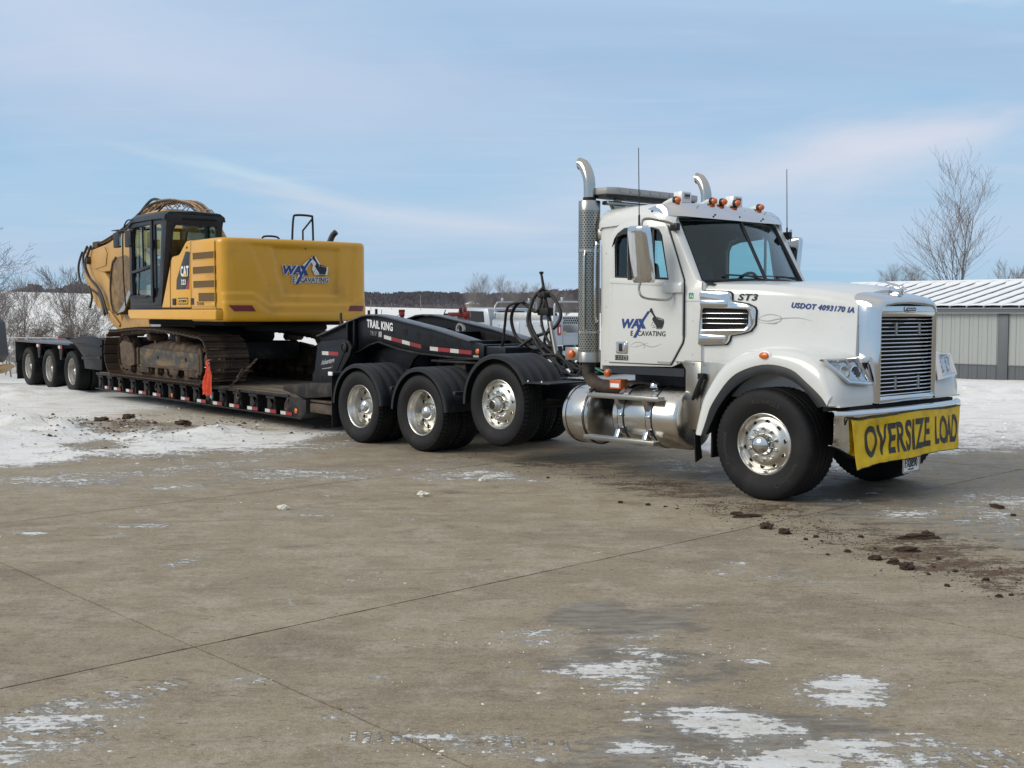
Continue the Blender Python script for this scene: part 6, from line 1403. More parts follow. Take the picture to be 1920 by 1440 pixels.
# outrigger brackets
BXS = [-8.93, -8.38, -7.78, -7.08, -6.38, -5.72, -5.17, -4.60, -4.04, -3.49, -2.93, -2.36, -1.76, -1.14]
br = MB()
br.panel([(0, .225), (.27, .225), (.27, .495), (0, .495)], [[(.075, .445), (.215, .445), (.215, .290)]], 'y', -1.285, -1.262)
br.prism([(-.02, .455), (-.02, .495), (.27, .495), (.27, .455)], 'y', -1.30, -1.11)
br.prism([(.235, .455), (.275, .495), (.275, .225), (.235, .225)], 'y', -1.262, -1.10)
br.prism([(-.02, .225), (.02, .225), (.02, .49), (-.02, .49)], 'y', -1.262, -1.10)
brm = br.mesh('outrigger_bracket', DB, bevel=.004, seg=1)
dg = MB().tube([(.30, -1.29, .455), (.12, -1.295, .235)], .020, 4)
dgm = dg.mesh('bracket_brace', DB)
gus = MB().prism([(0, .45), (.13, .45), (.065, .30)], 'y', -1.099, -1.095).mesh('web_opening', MAT['black_void'], smooth=0)
for k, x in enumerate(BXS):
    for s in (1, -1):
        o = ob('outrigger_bracket', brm, L_); o.location = (x, 0, 0); o.scale = (1, s, 1)
        if s == 1:
            o2 = ob('bracket_brace', dgm, o); o2.location = (0, 0, 0)
            o = ob('web_opening', gus, L_); o.location = (x + .34, 0, 0)
rw = MB().box(0, .17, -1.312, -1.307, .232, .284).mesh('white_reflector', MAT['reflector_white'], smooth=0); rr_ = MB().box(.17, .37, -1.312, -1.307, .232, .284).mesh('red_reflector', MAT['reflector_red'], smooth=0)
rb = MB().box(-.01, .38, -1.307, -1.296, .222, .292).mesh('reflector_backing', DB, smooth=0)
for x in (-8.49, -7.96, -7.28, -6.59, -5.87, -5.25, -4.53, -3.82, -3.15, -2.49, -1.81, -1.17, -.64):
    if x == -5.25: continue
    o = ob('reflector_backing', rb, L_); o.location = (x, 0, 0)
    for me in (rw, rr_): o = ob(me.name, me, L_); o.location = (x, 0, 0); o.scale = (1 if x > -8 or x > -7.9 else .7, 1, 1)
for x, z in ((-4.94, .285), (-.13, .315)): part('amber_side_lamp', MB().lathe([(.045, 0), (.043, -.012), (.025, -.022), (.0001, -.024)], (x, -1.306, z), 'y', 14), MAT['amber_lens'], L_)
for x, z in ((-5.62, .45), (-2.10, .49), (-.38, .42), (-7.5, .45)):
    part('tie_down_hook', MB().tube(smoothpath([(x, -1.31, z + .06), (x - .035, -1.335, z), (x - .03, -1.345, z - .07), (x + .02, -1.345, z - .10), (x + .05, -1.34, z - .06)], 4), .014, 8), MAT['rust_steel'], L_)
# front end of the deck and the gooseneck foot
part('deck_nose', MB().prism([(-.62, .192), (-.02, .192), (.16, .30), (.16, .50), (-.45, .52)], 'y', -1.30, 1.30), DB, L_, bevel=.012)
part('nose_slope', MB().prism([(-.62, .54), (-.30, .60), (.14, .46), (.14, .42), (-.62, .50)], 'y', -1.27, -.60), MAT['rust_steel'], L_, bevel=.01)
part('neck_foot', MB().prism([(-.62, .61), (.10, .52), (1.0, .60), (1.0, .80), (.16, .76), (-.62, .67)], 'y', -1.28, -.50), DB, L_, bevel=.02)
part('neck_foot', MB().prism([(-.62, .61), (.10, .52), (1.0, .60), (1.0, .80), (.16, .76), (-.62, .67)], 'y', .50, 1.28), BK, L_, bevel=.02)
part('foot_block', MB().box(.17, .96, -1.24, -.5, .31, .455), MAT['rust_steel'], L_, bevel=.02)
part('foot_plate', MB().box(.15, 1.0, -1.22, 1.22, .47, .51), MAT['rust_steel'], L_, bevel=.01)
part('foot_pipe', MB().cyl((.2, -1.0, .40), (.2, 1.0, .40), .05, n=10), MAT['rust_steel'], L_)
post = [(-.40, .60), (-.40, .86), (-.33, .92), (-.23, 1.34), (-.12, 1.38), (.16, 1.40), (.56, 1.43), (.70, 1.40), (.80, 1.30), (.74, 1.18), (.44, .90), (.40, .60)]
for y0, y1 in ((-.87, -.83), (.83, .87)): part('neck_post', MB().prism(post, 'y', y0, y1), BK, L_, bevel=.008)
ins = [(-.24, .66), (-.24, .92), (-.12, 1.28), (.50, 1.33), (.62, 1.24), (.38, .94), (.32, .66)]
part('post_panel', MB().prism(ins, 'y', -.882, -.871), BK, L_, bevel=.006)
part('neck_pin', MB().lathe([(.075, .0), (.075, -.035), (.055, -.045), (.055, -.03), (.0001, -.03)], (.63, -.872, 1.31), 'y', 20), DB, L_)
part('post_opening', MB().prism([(-.18, .84), (-.04, .84), (-.11, .70)], 'y', -.8855, -.8835), MAT['black_void'], L_)
part('post_body', MB().box(-.35, .40, -.82, .82, .62, 1.34), BK, L_, bevel=.02)
part('white_reflector', MB().box(-.06, .14, -.886, -.883, 1.175, 1.232), MAT['reflector_white'], L_); part('red_reflector', MB().box(.14, .44, -.886, -.883, 1.175, 1.232), MAT['reflector_red'], L_)
pst = [c for c in L_.children if c.name.startswith('post_panel')][0]
lettering('script_lettering', 'Advantage', MAT['logo_grey'], pst, (lambda u, v, d: Vector((-.10 + u + .0 * v, -.8835 - d, .985 + v + .16 * u))), .42, .10, bold=.02, shear=.35, spacing=.82)
part('script_underline', MB().prism([(-.08, .958), (.30, 1.005), (.34, 1.03), (.20, .978), (-.04, .952)], 'y', -.8845, -.8835), MAT['logo_grey'], pst)
# gooseneck side beams
beam = [(-.74, 1.44), (-.72, 1.30), (-.50, 1.26), (.10, 1.20), (.52, 1.24), (.86, 1.36), (1.09, 1.405), (1.64, 1.31), (2.15, 1.265), (2.89, 1.235), (3.63, 1.225), (3.63, 1.40), (3.41, 1.44), (2.57, 1.59), (1.73, 1.705), (1.30, 1.765), (1.05, 1.785), (.67, 1.775), (.28, 1.69), (-.31, 1.54)]
top_edge = [(-.74, 1.44), (-.31, 1.54), (.28, 1.69), (.67, 1.775), (.86, 1.787), (1.05, 1.785), (1.30, 1.765), (1.73, 1.705), (2.57, 1.59), (3.41, 1.44)]
bot_edge = [(-.50, 1.26), (.10, 1.20), (.52, 1.24), (.86, 1.36), (1.09, 1.405), (1.64, 1.31), (2.15, 1.265), (2.89, 1.235), (3.63, 1.225)]
def strip(mb, pts, y0, y1, t):
    rings = [[(x, y0, z), (x, y1, z), (x, y1, z - t), (x, y0, z - t)] for x, z in pts]
    mb.loft(rings, closed_ring=True, caps=True); return mb
for yc in (-.50, .48):
    holes = []
    b = part('neck_beam', MB().prism(beam, 'y', yc - .03, yc + .03), BK, L_, bevel=.004)
    part('top_flange', strip(MB(), [(x, z + .022) for x, z in top_edge], yc - .105, yc + .105, .022), MAT['lit_black_top'] if 'lit_black_top' in MAT else mat('lit_black_top', (0.05, 0.053, 0.06), .38, coat=.2, var=.15, col2=(.12, .12, .125), mask_lo=.5, mask_hi=.8, mask_scale=5), b, bevel=.003)  # black paint greyed on upward faces: sky light put into the colour
    part('bottom_flange', strip(MB(), [(x, z) for x, z in bot_edge], yc - .085, yc + .085, .022), DB, b, bevel=.003)
    part('rear_stiffener', MB().box(.20, .235, yc - .10, yc + .06, 1.22, 1.70).box(.40, .43, yc - .095, yc - .03, 1.24, 1.71), BK, b, bevel=.003)
nb = [c for c in L_.children if c.name.startswith('neck_beam')][0]
for i, x in enumerate((1.41, 1.75, 2.08, 2.40, 2.72, 3.04, 3.36)):
    z = float(np.interp(x, [1.41, 3.36], [1.575, 1.355])); s = .058
    tri = [(x - s, z - s), (x + s, z - s), (x, z + s)] if i in (0, 4, 6) else ([(x - s, z + s), (x + s, z + s), (x, z - s)] if i == 3 else arc(x, z, s, 0, 342, 19) if i == 2 else [(x - s, z + s), (x + s, z + s), (x + s, z - s * .3), (x, z - s), (x - s, z)])
    part('web_opening', MB().prism(tri, 'y', -.5325, -.5305), MAT['black_void'], nb, smooth=0)
for (x0, z0, x1, z1) in ((1.18, 1.445, 2.16, 1.320), (2.38, 1.300, 3.36, 1.268)):
    for k in range(4):
        a, c = (0, .20, .50, .70, 1.0)[k], (0, .20, .50, .70, 1.0)[k + 1]
        p = lambda t: (x0 + (x1 - x0) * t, z0 + (z1 - z0) * t); (ax_, az_), (bx_, bz_) = p(a), p(c)
        part('white_reflector' if k % 2 == 0 else 'red_reflector', MB().prism([(ax_, az_), (bx_, bz_), (bx_, bz_ + .055), (ax_, az_ + .055)], 'y', -.534, -.531), MAT['reflector_white' if k % 2 == 0 else 'reflector_red'], nb, smooth=0)
part('amber_side_lamp', MB().lathe([(.040, 0), (.038, -.012), (.02, -.02), (.0001, -.022)], (3.50, -.531, 1.315), 'y', 14), MAT['amber_lens'], nb)
gfn = lambda x0, z0, sl: (lambda u, v, d: Vector((x0 + u, -.5315 - d, z0 + v + sl * u)))
lettering('brand_lettering', 'TRAIL KING', MAT['logo_white'], nb, gfn(.70, 1.610, -.075), .72, .125, bold=.03, spacing=1.04)
lettering('model_lettering', 'T R I 17', MAT['logo_grey'], nb, gfn(.80, 1.49, -.04), .17, .065, bold=.01)
part('data_plate', MB().box(1.03, 1.12, -.5345, -.5315, 1.468, 1.548), MAT['logo_grey'], nb)
part('serial_plate', MB().box(3.40, 3.52, -.534, -.531, 1.235, 1.262), MAT['logo_grey'], nb)
for x, z in ((1.40, 1.60), (2.15, 1.56), (2.85, 1.44), (3.35, 1.40)):
    part('neck_crossmember', MB().box(x, x + .09, -.45, .45, z - .11, z - .01), BK, L_, bevel=.006); part('member_cap', MB().box(x - .02, x + .11, -.44, .44, z - .008, z + .002), MAT['lit_black_top'], L_)
part('neck_front_box', MB().box(3.41, 4.05, -.50, .50, 1.22, 1.38), BK, L_, bevel=.01)
part('kingpin_plate', MB().box(2.9, 4.0, -.44, .44, 1.205, 1.222), DB, L_)
part('neck_belly', MB().panel([(-.30, 1.26), (.52, 1.22), (.86, 1.34), (1.09, 1.39), (1.64, 1.30), (2.0, 1.27), (1.78, 1.16), (1.66, 1.02), (1.62, .86), (.40, .66), (-.30, .66)], [], 'y', -.40, -.36), BK, L_, bevel=.006)
part('neck_belly', MB().panel([(-.30, 1.26), (.52, 1.22), (.86, 1.34), (1.09, 1.39), (1.64, 1.30), (2.0, 1.27), (1.78, 1.16), (1.66, 1.02), (1.62, .86), (.40, .66), (-.30, .66)], [], 'y', .36, .40), BK, L_, bevel=.006)
part('neck_belly_plate', MB().box(-.30, 1.4, -.36, .36, .80, 1.2), BK, L_, bevel=.02)
part('lift_cylinder', MB().cyl((1.75, .0, .92), (1.95, .0, 1.22), .035, n=10), DB, L_)
part('spare_coil', MB().lathe([(.10, -.03), (.12, 0), (.10, .03), (.07, .03), (.05, 0), (.07, -.03)], (1.80, .44, 1.58), 'y', 20, closed=True), MAT['galvanized'], L_)
for x, z0, z1 in ((-.47, 1.5, 1.83), (.06, 1.6, 1.87), (.28, 1.6, 1.89)): part('winch_stake', MB().cyl((x, -.1 if x > -.4 else -.3, z0), (x, -.1 if x > -.4 else -.3, z1), .022, n=8), MAT['rust_steel' if x < -.4 else 'dirty_black'], L_)
for p0, p1 in (((-.74, -.45, 1.45), (-.60, -.2, 1.30)),): part('hose_tray', MB().prism([(-.95, 1.22), (-.70, 1.42), (.30, 1.68), (.30, 1.60), (-.60, 1.32)], 'y', -.42, .42), DB, L_, bevel=.01)
# bogie
part('ramp_side', MB().prism([(-10.90, 1.20), (-10.25, 1.285), (-9.20, 1.315), (-8.70, 1.25), (-8.74, .60), (-9.80, .60), (-9.90, .86), (-10.42, 1.12)], 'y', -1.28, -1.22), BK, L_, bevel=.012)
part('ramp_body', MB().prism([(-10.85, 1.17), (-10.25, 1.26), (-9.20, 1.29), (-8.72, 1.22), (-8.80, .60), (-9.85, .60), (-9.95, .86), (-10.42, 1.10)], 'y', -1.215, 1.22), BK, L_, bevel=.012)
part('ramp_fold', MB().prism([(-10.35, 1.135), (-8.72, 1.14), (-8.72, 1.10), (-10.30, 1.09)], 'y', -1.315, -1.285), DB, L_, bevel=.006)
part('ramp_fold', MB().prism([(-9.92, .86), (-8.75, .90), (-8.75, .84), (-9.90, .80)], 'y', -1.315, -1.285), DB, L_, bevel=.006)
part('bogie_frame', MB().box(-15.0, -10.3, -.62, -.50, .72, 1.06).box(-15.0, -10.3, .50, .62, .72, 1.06), DB, L_, bevel=.01)
part('bogie_deck', MB().box(-15.0, -10.86, -1.26, 1.26, 1.085, 1.125), MAT['lit_black_top'], L_, bevel=.006)
part('rear_bumper_plate', MB().box(-15.06, -15.0, -1.26, 1.26, .55, 1.13), DB, L_, bevel=.01)
part('rear_flap', MB().box(-14.98, -14.96, -1.25, -.60, .14, .60), MAT['rubber'], L_)
for x in (-14.29, -12.64, -11.02):
    part('trailer_axle', MB().cyl((x, -1.0, .48), (x, 1.0, .48), .065, n=10), DB, L_)
    wheel(L_, x, -1.15, .48, 'trail', rot=x, name='wheel'); wheel(L_, x, 1.15, .48, 'trail', side=1)
for x in (-13.25, -11.62):
    b = part('bogie_bracket', MB().prism([(x - .13, 1.08), (x + .17, 1.08), (x + .06, .74), (x - .04, .74)], 'y', -1.22, -1.18).box(x - .06, x + .07, -1.22, -.6, .73, .78), DB, L_, bevel=.008)
    part('white_reflector', MB().box(x - .12, x + .02, -1.232, -1.222, .99, 1.06), MAT['reflector_white'], b); part('red_reflector', MB().box(x + .025, x + .14, -1.232, -1.222, .99, 1.06), MAT['reflector_red'], b)
part('slat_bar', MB().box(-15.6, -10.3, -.02, .04, 1.155, 1.185), BK, L_, bevel=.004)
for x in (-14.9, -12.8, -10.9): part('bar_foot', MB().box(x, x + .08, -.03, .05, 1.1, 1.16), DB, L_)
part('tail_box', MB().box(-11.7, -11.0, .2, .9, 1.13, 1.20), MAT['rust_steel'], L_, bevel=.02)
# things that rest on or hang from the trailer
def on_trailer(o): o.location = LO_LOC; o.rotation_euler = (0, 0, LO_TH - R(90)); return o
def build_flag():
    rings = []
    N, M = 14, 22
    for j in range(M + 1):
        v = j / M; ring = []
        w = .04 + .10 * math.sin(min(v * 1.25, 1) * 1.57) * (1 - .25 * max(0, v - .8) * 5); z = .985 - v * .56
        for i in range(N + 1):
            u = i / N - .5
            ring.append((-2.73 + .02 + u * w * 2 * (1 - .1 * math.sin(v * 9)) + .018 * math.sin(v * 7), -1.60 + .030 * math.sin(u * 11 + v * 4) * (.3 + v) + .012 * math.sin(u * 23 + v * 9), z - .05 * abs(u) * v * math.sin(u * 8 + 1)))
        rings.append(ring)
    f = part('warning_flag', MB().shell(rings, .003), MAT['flag_orange'], None, smooth=80)
    tag(on_trailer(f), 'faded orange cloth flag hanging beside the rear of the near track', 'flag')
    part('flag_knot', MB().tube(smoothpath([(-2.73, -1.55, 1.02), (-2.75, -1.59, .99), (-2.70, -1.60, .96), (-2.71, -1.56, .93)], 4), .018, 6), MAT['flag_orange'], f)
    part('flag_stake', MB().cyl((-2.88, -1.45, .34), (-2.86, -1.50, .98), .013, n=6).box(-2.91, -2.85, -1.47, -1.44, .36, .46), MAT['galvanized'], f)
    rings = [[(-15.75 + .045 * i + .0 * j, .02 + .05 * math.sin(i * 1.3 + j * .7) + .01 * j, 1.17 - .035 * j - .012 * i * (1 if j else .5) + .01 * math.sin(i * 2 + j)) for i in range(10)] for j in range(6)]
    g = part('warning_flag', MB().shell(rings, .003), MAT['flag_orange'], None, smooth=80)
    tag(on_trailer(g), 'small orange flag on the tail end of the thin bar above the rear axles', 'flag')
build_flag()
def build_chain():
    p0, p1 = Vector((-2.62, -1.22, .57)), Vector((-1.86, -1.10, 1.06)); n = 15; d = (p1 - p0) / n
    t = thing('tie_down_chain', 'rusty chain and binder pulled from the deck edge up to the near track', 'chain', (0, 0, 0)); on_trailer(t)
    for i in range(n):
        mb = MB(); ring = [(math.cos(a) * .034, math.sin(a) * .018, 0) for a in np.linspace(0, 2 * math.pi, 11)[:-1]]
        mb.tube(ring, .0085, 5, closed=True)
        q = d.to_track_quat('X', 'Z').to_matrix().to_4x4(); M = Matrix.Translation(p0 + d * (i + .5)) @ q @ Matrix.Rotation(R(90 if i % 2 else 0), 4, 'X')
        part('chain_link', mb.move(M), MAT['rust_steel'], t, smooth=60)
    part('chain_binder', MB().tube([p0 + d * 5 + Vector((0, -.03, 0)), p0 + d * 8 + Vector((0, -.05, 0))], .022, 8).tube([p0 + d * 6 + Vector((0, -.05, 0)), p0 + d * 9 + Vector((.06, -.10, .02))], .012, 6), MAT['rust_steel'], t)
build_chain()
def vise(x, y, z, s, lab, rz):
    t = thing('bench_vise', lab, 'vise'); on_trailer(t)
    M = Matrix.Translation((x, y, z)) @ Matrix.Rotation(rz, 4, 'Z') @ Matrix.Scale(s, 4)
    part('vise_base', MB().lathe([(.09, -.12), (.09, -.08), (.05, -.06), (.05, .0)], n=16, ax='z', caps=True).move(M), MAT['vise_red'], t)
    part('fixed_jaw', MB().box(-.06, .06, -.09, .02, 0, .10).box(-.075, .075, -.02, .02, .10, .17).move(M), MAT['vise_red'], t, bevel=.008)
    part('sliding_jaw', MB().box(-.045, .045, .02, .28, .01, .08).box(-.075, .075, .05, .09, .08, .17).move(M), MAT['vise_red'], t, bevel=.008)
    part('vise_screw', MB().cyl((0, .28, .045), (0, .36, .045), .018, n=8).cyl((-.12, .35, -.02), (.10, .35, .12), .009, n=6).move(M), MAT['dirty_black'], t)
vise(.86, .0, 1.775, .62, 'dark red bench vise on the gooseneck between the two beams', 1.1)
vise(1.25, .92, 1.76, .95, 'bright red bench vise right of the other, beyond the far gooseneck beam', 2.3)
part('vise_stand', MB().box(1.20, 1.30, .86, .98, 1.2, 1.66), DB, L_, bevel=.01)
part('vise_stand', MB().box(.80, .90, -.10, .10, 1.55, 1.70), DB, L_, bevel=.01)
# ------------------------------------------------------------------ the yellow excavator on the deck; it faces -x of the trailer frame
exc = thing('excavator', 'large yellow tracked excavator with dark cab chained on the lowboy deck', 'excavator', LO_LOC, LO_TH - R(90))
X_ = exc; YL = MAT['machine_yellow']; CC = MAT['cab_charcoal']; TM = MAT['track_mud']
# tracks
IC, SCN = (-7.52, 1.015, .44), (-3.36, .985, .41)
def track_path():
    pts = []
    top = [(-7.35, 1.447), (-6.8, 1.485), (-6.1, 1.515), (-5.4, 1.512), (-4.8, 1.49), (-4.2, 1.45), (-3.7, 1.415), (-3.45, 1.395)]
    arcF = [(IC[0] + IC[2] * math.cos(R(a)), IC[1] + IC[2] * math.sin(R(a))) for a in np.linspace(270, 100, 18)]
    arcR = [(SCN[0] + SCN[2] * math.cos(R(a)), SCN[1] + SCN[2] * math.sin(R(a))) for a in np.linspace(88, -90, 18)]
    bot = [(-3.36 - i * .3, .575) for i in range(1, 14)]
    poly = arcF + top + arcR + bot
    P = [Vector((x, 0, z)) for x, z in poly]; P.append(P[0]); d = [0]
    for a, b in zip(P, P[1:]): d.append(d[-1] + (b - a).length)
    return P, d
TP, TD = track_path()
def track_at(s):
    s = s % TD[-1]; i = int(np.searchsorted(TD, s) - 1); i = max(0, min(i, len(TP) - 2)); t = (s - TD[i]) / max(TD[i + 1] - TD[i], 1e-6)
    return TP[i].lerp(TP[i + 1], t)
NSH = 58; PIT = TD[-1] / NSH
def shoe_mesh():
    mb = MB(); w = PIT * .5
    mb.box(-w * .94, w * .80, -.395, .395, -.012, .006)
    for x, h in ((-w * .80, .042), (-w * .10, .024), (w * .55, .024)): mb.prism([(x - .012, .006), (x + .012, .006), (x + .006, h), (x - .006, h)], 'y', -.393, .393)
    return mb.mesh('track_shoe', MAT['track_shoe'], bevel=.003, seg=1)
SHOE = shoe_mesh()
BOLT = MB().lathe([(.012, 0), (.010, .012), (.0001, .012)], ax='z', n=6).mesh('shoe_bolt', MAT['worn_steel'])
def build_track(yc, near):
    t = sub('track', X_)
    rgt = random.Random(int(yc * 10))
    for k in range(NSH):
        s = k * PIT; p = track_at(s); a = track_at(s - .05); b = track_at(s + .05); tg = (b - a).normalized(); nrm = Vector((-tg.z, 0, tg.x))
        c = Vector((sum(q.x for q in (p,)) - -5.4, 0, p.z - 1.0))
        if nrm.dot(Vector((c.x * .05, 0, c.z)) if abs(p.x + 5.4) < 1.9 else Vector((c.x, 0, c.z))) < 0: nrm = -nrm
        o = ob('track_shoe', SHOE, t)
        xx = tg; zz = nrm; yy = zz.cross(xx)
        M = Matrix((( xx.x, yy.x, zz.x), (xx.y, yy.y, zz.y), (xx.z, yy.z, zz.z))).to_4x4()
        o.rotation_euler = (M @ Matrix.Rotation(rgt.uniform(-.02, .02), 4, 'Y')).to_euler(); o.location = (p.x, yc, p.z)
        if near and p.x > -3.6 and 0.6 < p.z < 1.3 and k % 1 == 0:
            for dy in (-.06, .0, .06):
                if rgt.random() < .35:
                    q = ob('shoe_bolt', BOLT, t); q.rotation_euler = o.rotation_euler; q.location = (p.x + nrm.x * .008, yc + dy, p.z + nrm.z * .008)
    # chain links running inside the shoes
    lk = MB()
    for k in range(NSH):
        for dy in (-.10, .10):
            p, q = track_at(k * PIT), track_at((k + .95) * PIT); c = Vector((-5.4, 0, 1.0))
            def inn(v, d):
                if v.x < -7.4: u = (Vector((IC[0], 0, IC[1])) - v)
                elif v.x > -3.45: u = (Vector((SCN[0], 0, SCN[1])) - v)
                else: u = Vector((0, 0, 1 if v.z < 1.0 else -1))
                return v + u.normalized() * d
            for off in (0,):
                a, b, a2, b2 = inn(p, .012), inn(q, .012), inn(p, .085), inn(q, .070)
                vs = [(v.x, yc + dy + e, v.z) for e in (-.02, .02) for v in (a, b, b2, a2)]
                lk.add(vs, [(0, 1, 2, 3), (7, 6, 5, 4), (0, 4, 5, 1), (1, 5, 6, 2), (2, 6, 7, 3), (3, 7, 4, 0)])
    part('link_chain', lk, TM, t, smooth=0, kind='stuff')
    sg = -1 if near else 1; yo = yc + sg * .19     # outward side of the roller frame
    Y = lambda a, b: (min(a, b), max(a, b))
    def bx(n_, x0, x1, ya, yb, z0, z1, m, **k): return part(n_, MB().box(x0, x1, *Y(ya, yb), z0, z1), m, t, **k)
    bx('roller_frame', -6.75, -3.75, yc - .16, yo, .80, 1.12, TM, bevel=.03)
    part('side_cover', MB().panel([(-6.50, .78), (-3.62, .78), (-3.62, 1.02), (-3.75, 1.10), (-6.50, 1.14)], [arc(-5.55, .97, .035, 0, 330, 11), arc(-4.25, .965, .04, 0, 330, 11)], 'y', *Y(yo, yo + sg * .03)), MAT['frame_cover'] if 'frame_cover' in MAT else mat('frame_cover', (.034, .031, .026), .6, col2=(.16, .10, .035), mask_lo=.42, mask_hi=.66, mask_scale=4, bump=.6, bump_scale=22, stretch=(1, 1, 1.6)), t, bevel=.01)
    bx('cover_rib', -6.50, -3.62, yo + sg * .03, yo + sg * .05, .775, .815, TM, bevel=.006)
    bx('cover_rib', -6.54, -6.47, yo, yo + sg * .06, .76, 1.15, TM, bevel=.008); bx('cover_rib', -3.68, -3.60, yo, yo + sg * .06, .76, 1.08, TM, bevel=.008)
    # dirt packed on top of the frame
    rings = []
    for i in range(30):
        x = -6.7 + i * .103; h = 1.10 + .16 * math.sin(math.pi * (i + .5) / 30) ** .5 + rgt.uniform(-.02, .03)
        rings.append([(x, yc - .20, 1.05), (x + rgt.uniform(-.02, .02), yc - .14, h - .03), (x, yc, h + .03), (x, yc + .14, h - .03 + rgt.uniform(-.02, .02)), (x, yc + .20, 1.05)] if near else [(x, yc - .20, 1.05), (x, yc - .14, h - .03), (x, yc, h), (x, yc + .14, h - .03), (x, yc + .20, 1.05)])
    part('packed_dirt', MB().loft(rings), MAT['track_mud'], t, smooth=60, kind='stuff')
    part('idler_wheel', MB().lathe([(.10, -.15), (.24, -.13), (.30, -.08), (.345, -.10), (.345, -.04), (.36, -.03), (.36, .03), (.345, .04), (.345, .10), (.30, .08), (.24, .13), (.10, .15)], (IC[0], yc, IC[1]), 'y', 28, caps=True), TM, t)
    part('idler_guard', MB().prism([(-7.42, .82), (-7.50, 1.20), (-7.30, 1.27), (-6.85, 1.22), (-6.72, 1.05), (-6.72, .80), (-7.05, .74)], 'y', *Y(yo - sg * .02, yo + sg * .05)), MAT['idler_plate'] if 'idler_plate' in MAT else mat('idler_plate', (.11, .068, .036), .75, var=.3, col2=(.055, .036, .024), mask_lo=.42, mask_hi=.62, bump=.5, bump_scale=30), t, bevel=.02)
    sp = MB(); nt = 21; ring = []
    for k in range(nt * 4):
        a = 2 * math.pi * k / (nt * 4); r = .335 + (.030 if k % 4 in (1, 2) else -.015); ring.append((SCN[0] + r * math.cos(a), SCN[1] + r * math.sin(a)))
    part('sprocket', sp.prism(ring, 'y', yc - .03, yc + .03), TM, t)
    part('final_drive', MB().lathe([(.0001, -.20), (.13, -.20), (.17, -.16), (.19, -.10), (.25, -.08), (.27, 0), (.25, .20)], (SCN[0], yc, SCN[1]), 'y', 28) if near else MB().lathe([(.25, -.20), (.27, 0), (.19, .10), (.13, .20), (.0001, .20)], (SCN[0], yc, SCN[1]), 'y', 24), TM, t)
    part('drive_guard', MB().prism([(-3.75, .76), (-3.70, 1.12), (-3.60, 1.22), (-3.52, 1.10), (-3.50, .80), (-3.58, .70)], 'y', *Y(yo, yo + sg * .05)), TM, t, bevel=.012)
    for k in range(8):
        x = -7.02 + k * .46
        part('track_roller', MB().lathe([(.06, -.19), (.09, -.17), (.10, -.14), (.10, -.07), (.075, -.05), (.075, .05), (.10, .07), (.10, .14), (.09, .17), (.06, .19)], (x, yc, .72), 'y', 16, caps=True), TM, t)
        part('roller_cap', MB().box(x - .07, x + .07, *Y(yo - sg * .01, yo + sg * .035), .66, .77), TM, t, bevel=.015)
    for k, x in enumerate((-6.55, -5.05, -4.3)): part('roller_guard', MB().prism([(x, .79), (x + .50, .79), (x + .42, .66), (x + .08, .66)], 'y', *Y(yo + sg * .02, yo + sg * .04)), TM, t, bevel=.01)
    for x in (-6.1, -4.7): part('carrier_roller', MB().lathe([(.05, -.20), (.075, -.17), (.075, -.05), (.06, 0), (.075, .05), (.075, .17), (.05, .2)], (x, yc, 1.36), 'y', 16, caps=True).box(x - .05, x + .05, yc - .05, yc + .05, 1.1, 1.34), TM, t)
    return t
build_track(-1.105, True); build_track(1.105, False)
part('car_body', MB().prism([(-6.6, -.80), (-5.9, -.45), (-4.5, -.45), (-3.9, -.80), (-3.9, .80), (-4.5, .45), (-5.9, .45), (-6.6, .80)], 'z', .95, 1.30), DB, X_, bevel=.03)
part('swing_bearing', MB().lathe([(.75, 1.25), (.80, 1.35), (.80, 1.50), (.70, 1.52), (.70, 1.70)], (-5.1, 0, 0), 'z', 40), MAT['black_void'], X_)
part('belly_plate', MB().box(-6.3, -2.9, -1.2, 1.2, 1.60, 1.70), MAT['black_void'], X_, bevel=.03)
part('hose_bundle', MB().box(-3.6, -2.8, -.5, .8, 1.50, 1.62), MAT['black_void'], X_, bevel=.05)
# counterweight with the rear doors: horizontal rings
def plan(off=0.0):
    pts = [(-3.655, -1.455), (-3.2, -1.455), (-2.78, -1.455), (-2.62, -1.445), (-2.52, -1.405), (-2.46, -1.335), (-2.43, -1.22)]
    ys = np.linspace(-1.05, 0, 13)
    pts += [(-2.345 - .075 * (y / 1.1) ** 2, y) for y in ys]
    pts += [(x, -y) for x, y in pts[-2::-1]]
    return pts
def sst(a, lo, hi): t = min(max((a - lo) / (hi - lo), 0), 1); return t * t * (3 - 2 * t)
def densify(P, n=7):
    out = []
    for a, b in zip(P, P[1:]):
        L0 = math.dist(a, b); k = max(1, int(L0 / .035))
        out += [(a[0] + (b[0] - a[0]) * i / k, a[1] + (b[1] - a[1]) * i / k) for i in range(k)]
    return out + [P[-1]]
CWP = densify(plan())
def cw_off(y, z):
    """relief of the rear face: raised lower belt, framed logo recess"""
    zl = float(np.interp(y, [-1.4, -.88, -.60, 1.0, 1.30, 1.46], [2.165, 2.165, 1.965, 1.965, 2.10, 2.12]))
    o = .020 * (1 - sst(z, zl - .010, zl + .020)) + .012 * (1 - sst(z, zl - .16, zl - .14))
    # two slanted side creases
    e = -.92 + (2.97 - z) * .42
    o += -.014 * sst(y, e - .015, e + .015) * (1 - sst(y, 1.15 - (2.97 - z) * .1 - .015, 1.15 - (2.97 - z) * .1 + .015)) * sst(z, zl, zl + .04) * (1 - sst(z, 2.98, 3.02))
    # recess
    l = -.55 + (2.98 - z) * .25; r = .80 - (2.98 - z) * .05
    ins = sst(y, l - .02, l + .03) * (1 - sst(y, r - .03, r + .02)) * sst(z, 2.10, 2.15) * (1 - sst(z, 2.94, 2.985))
    return o - .040 * ins
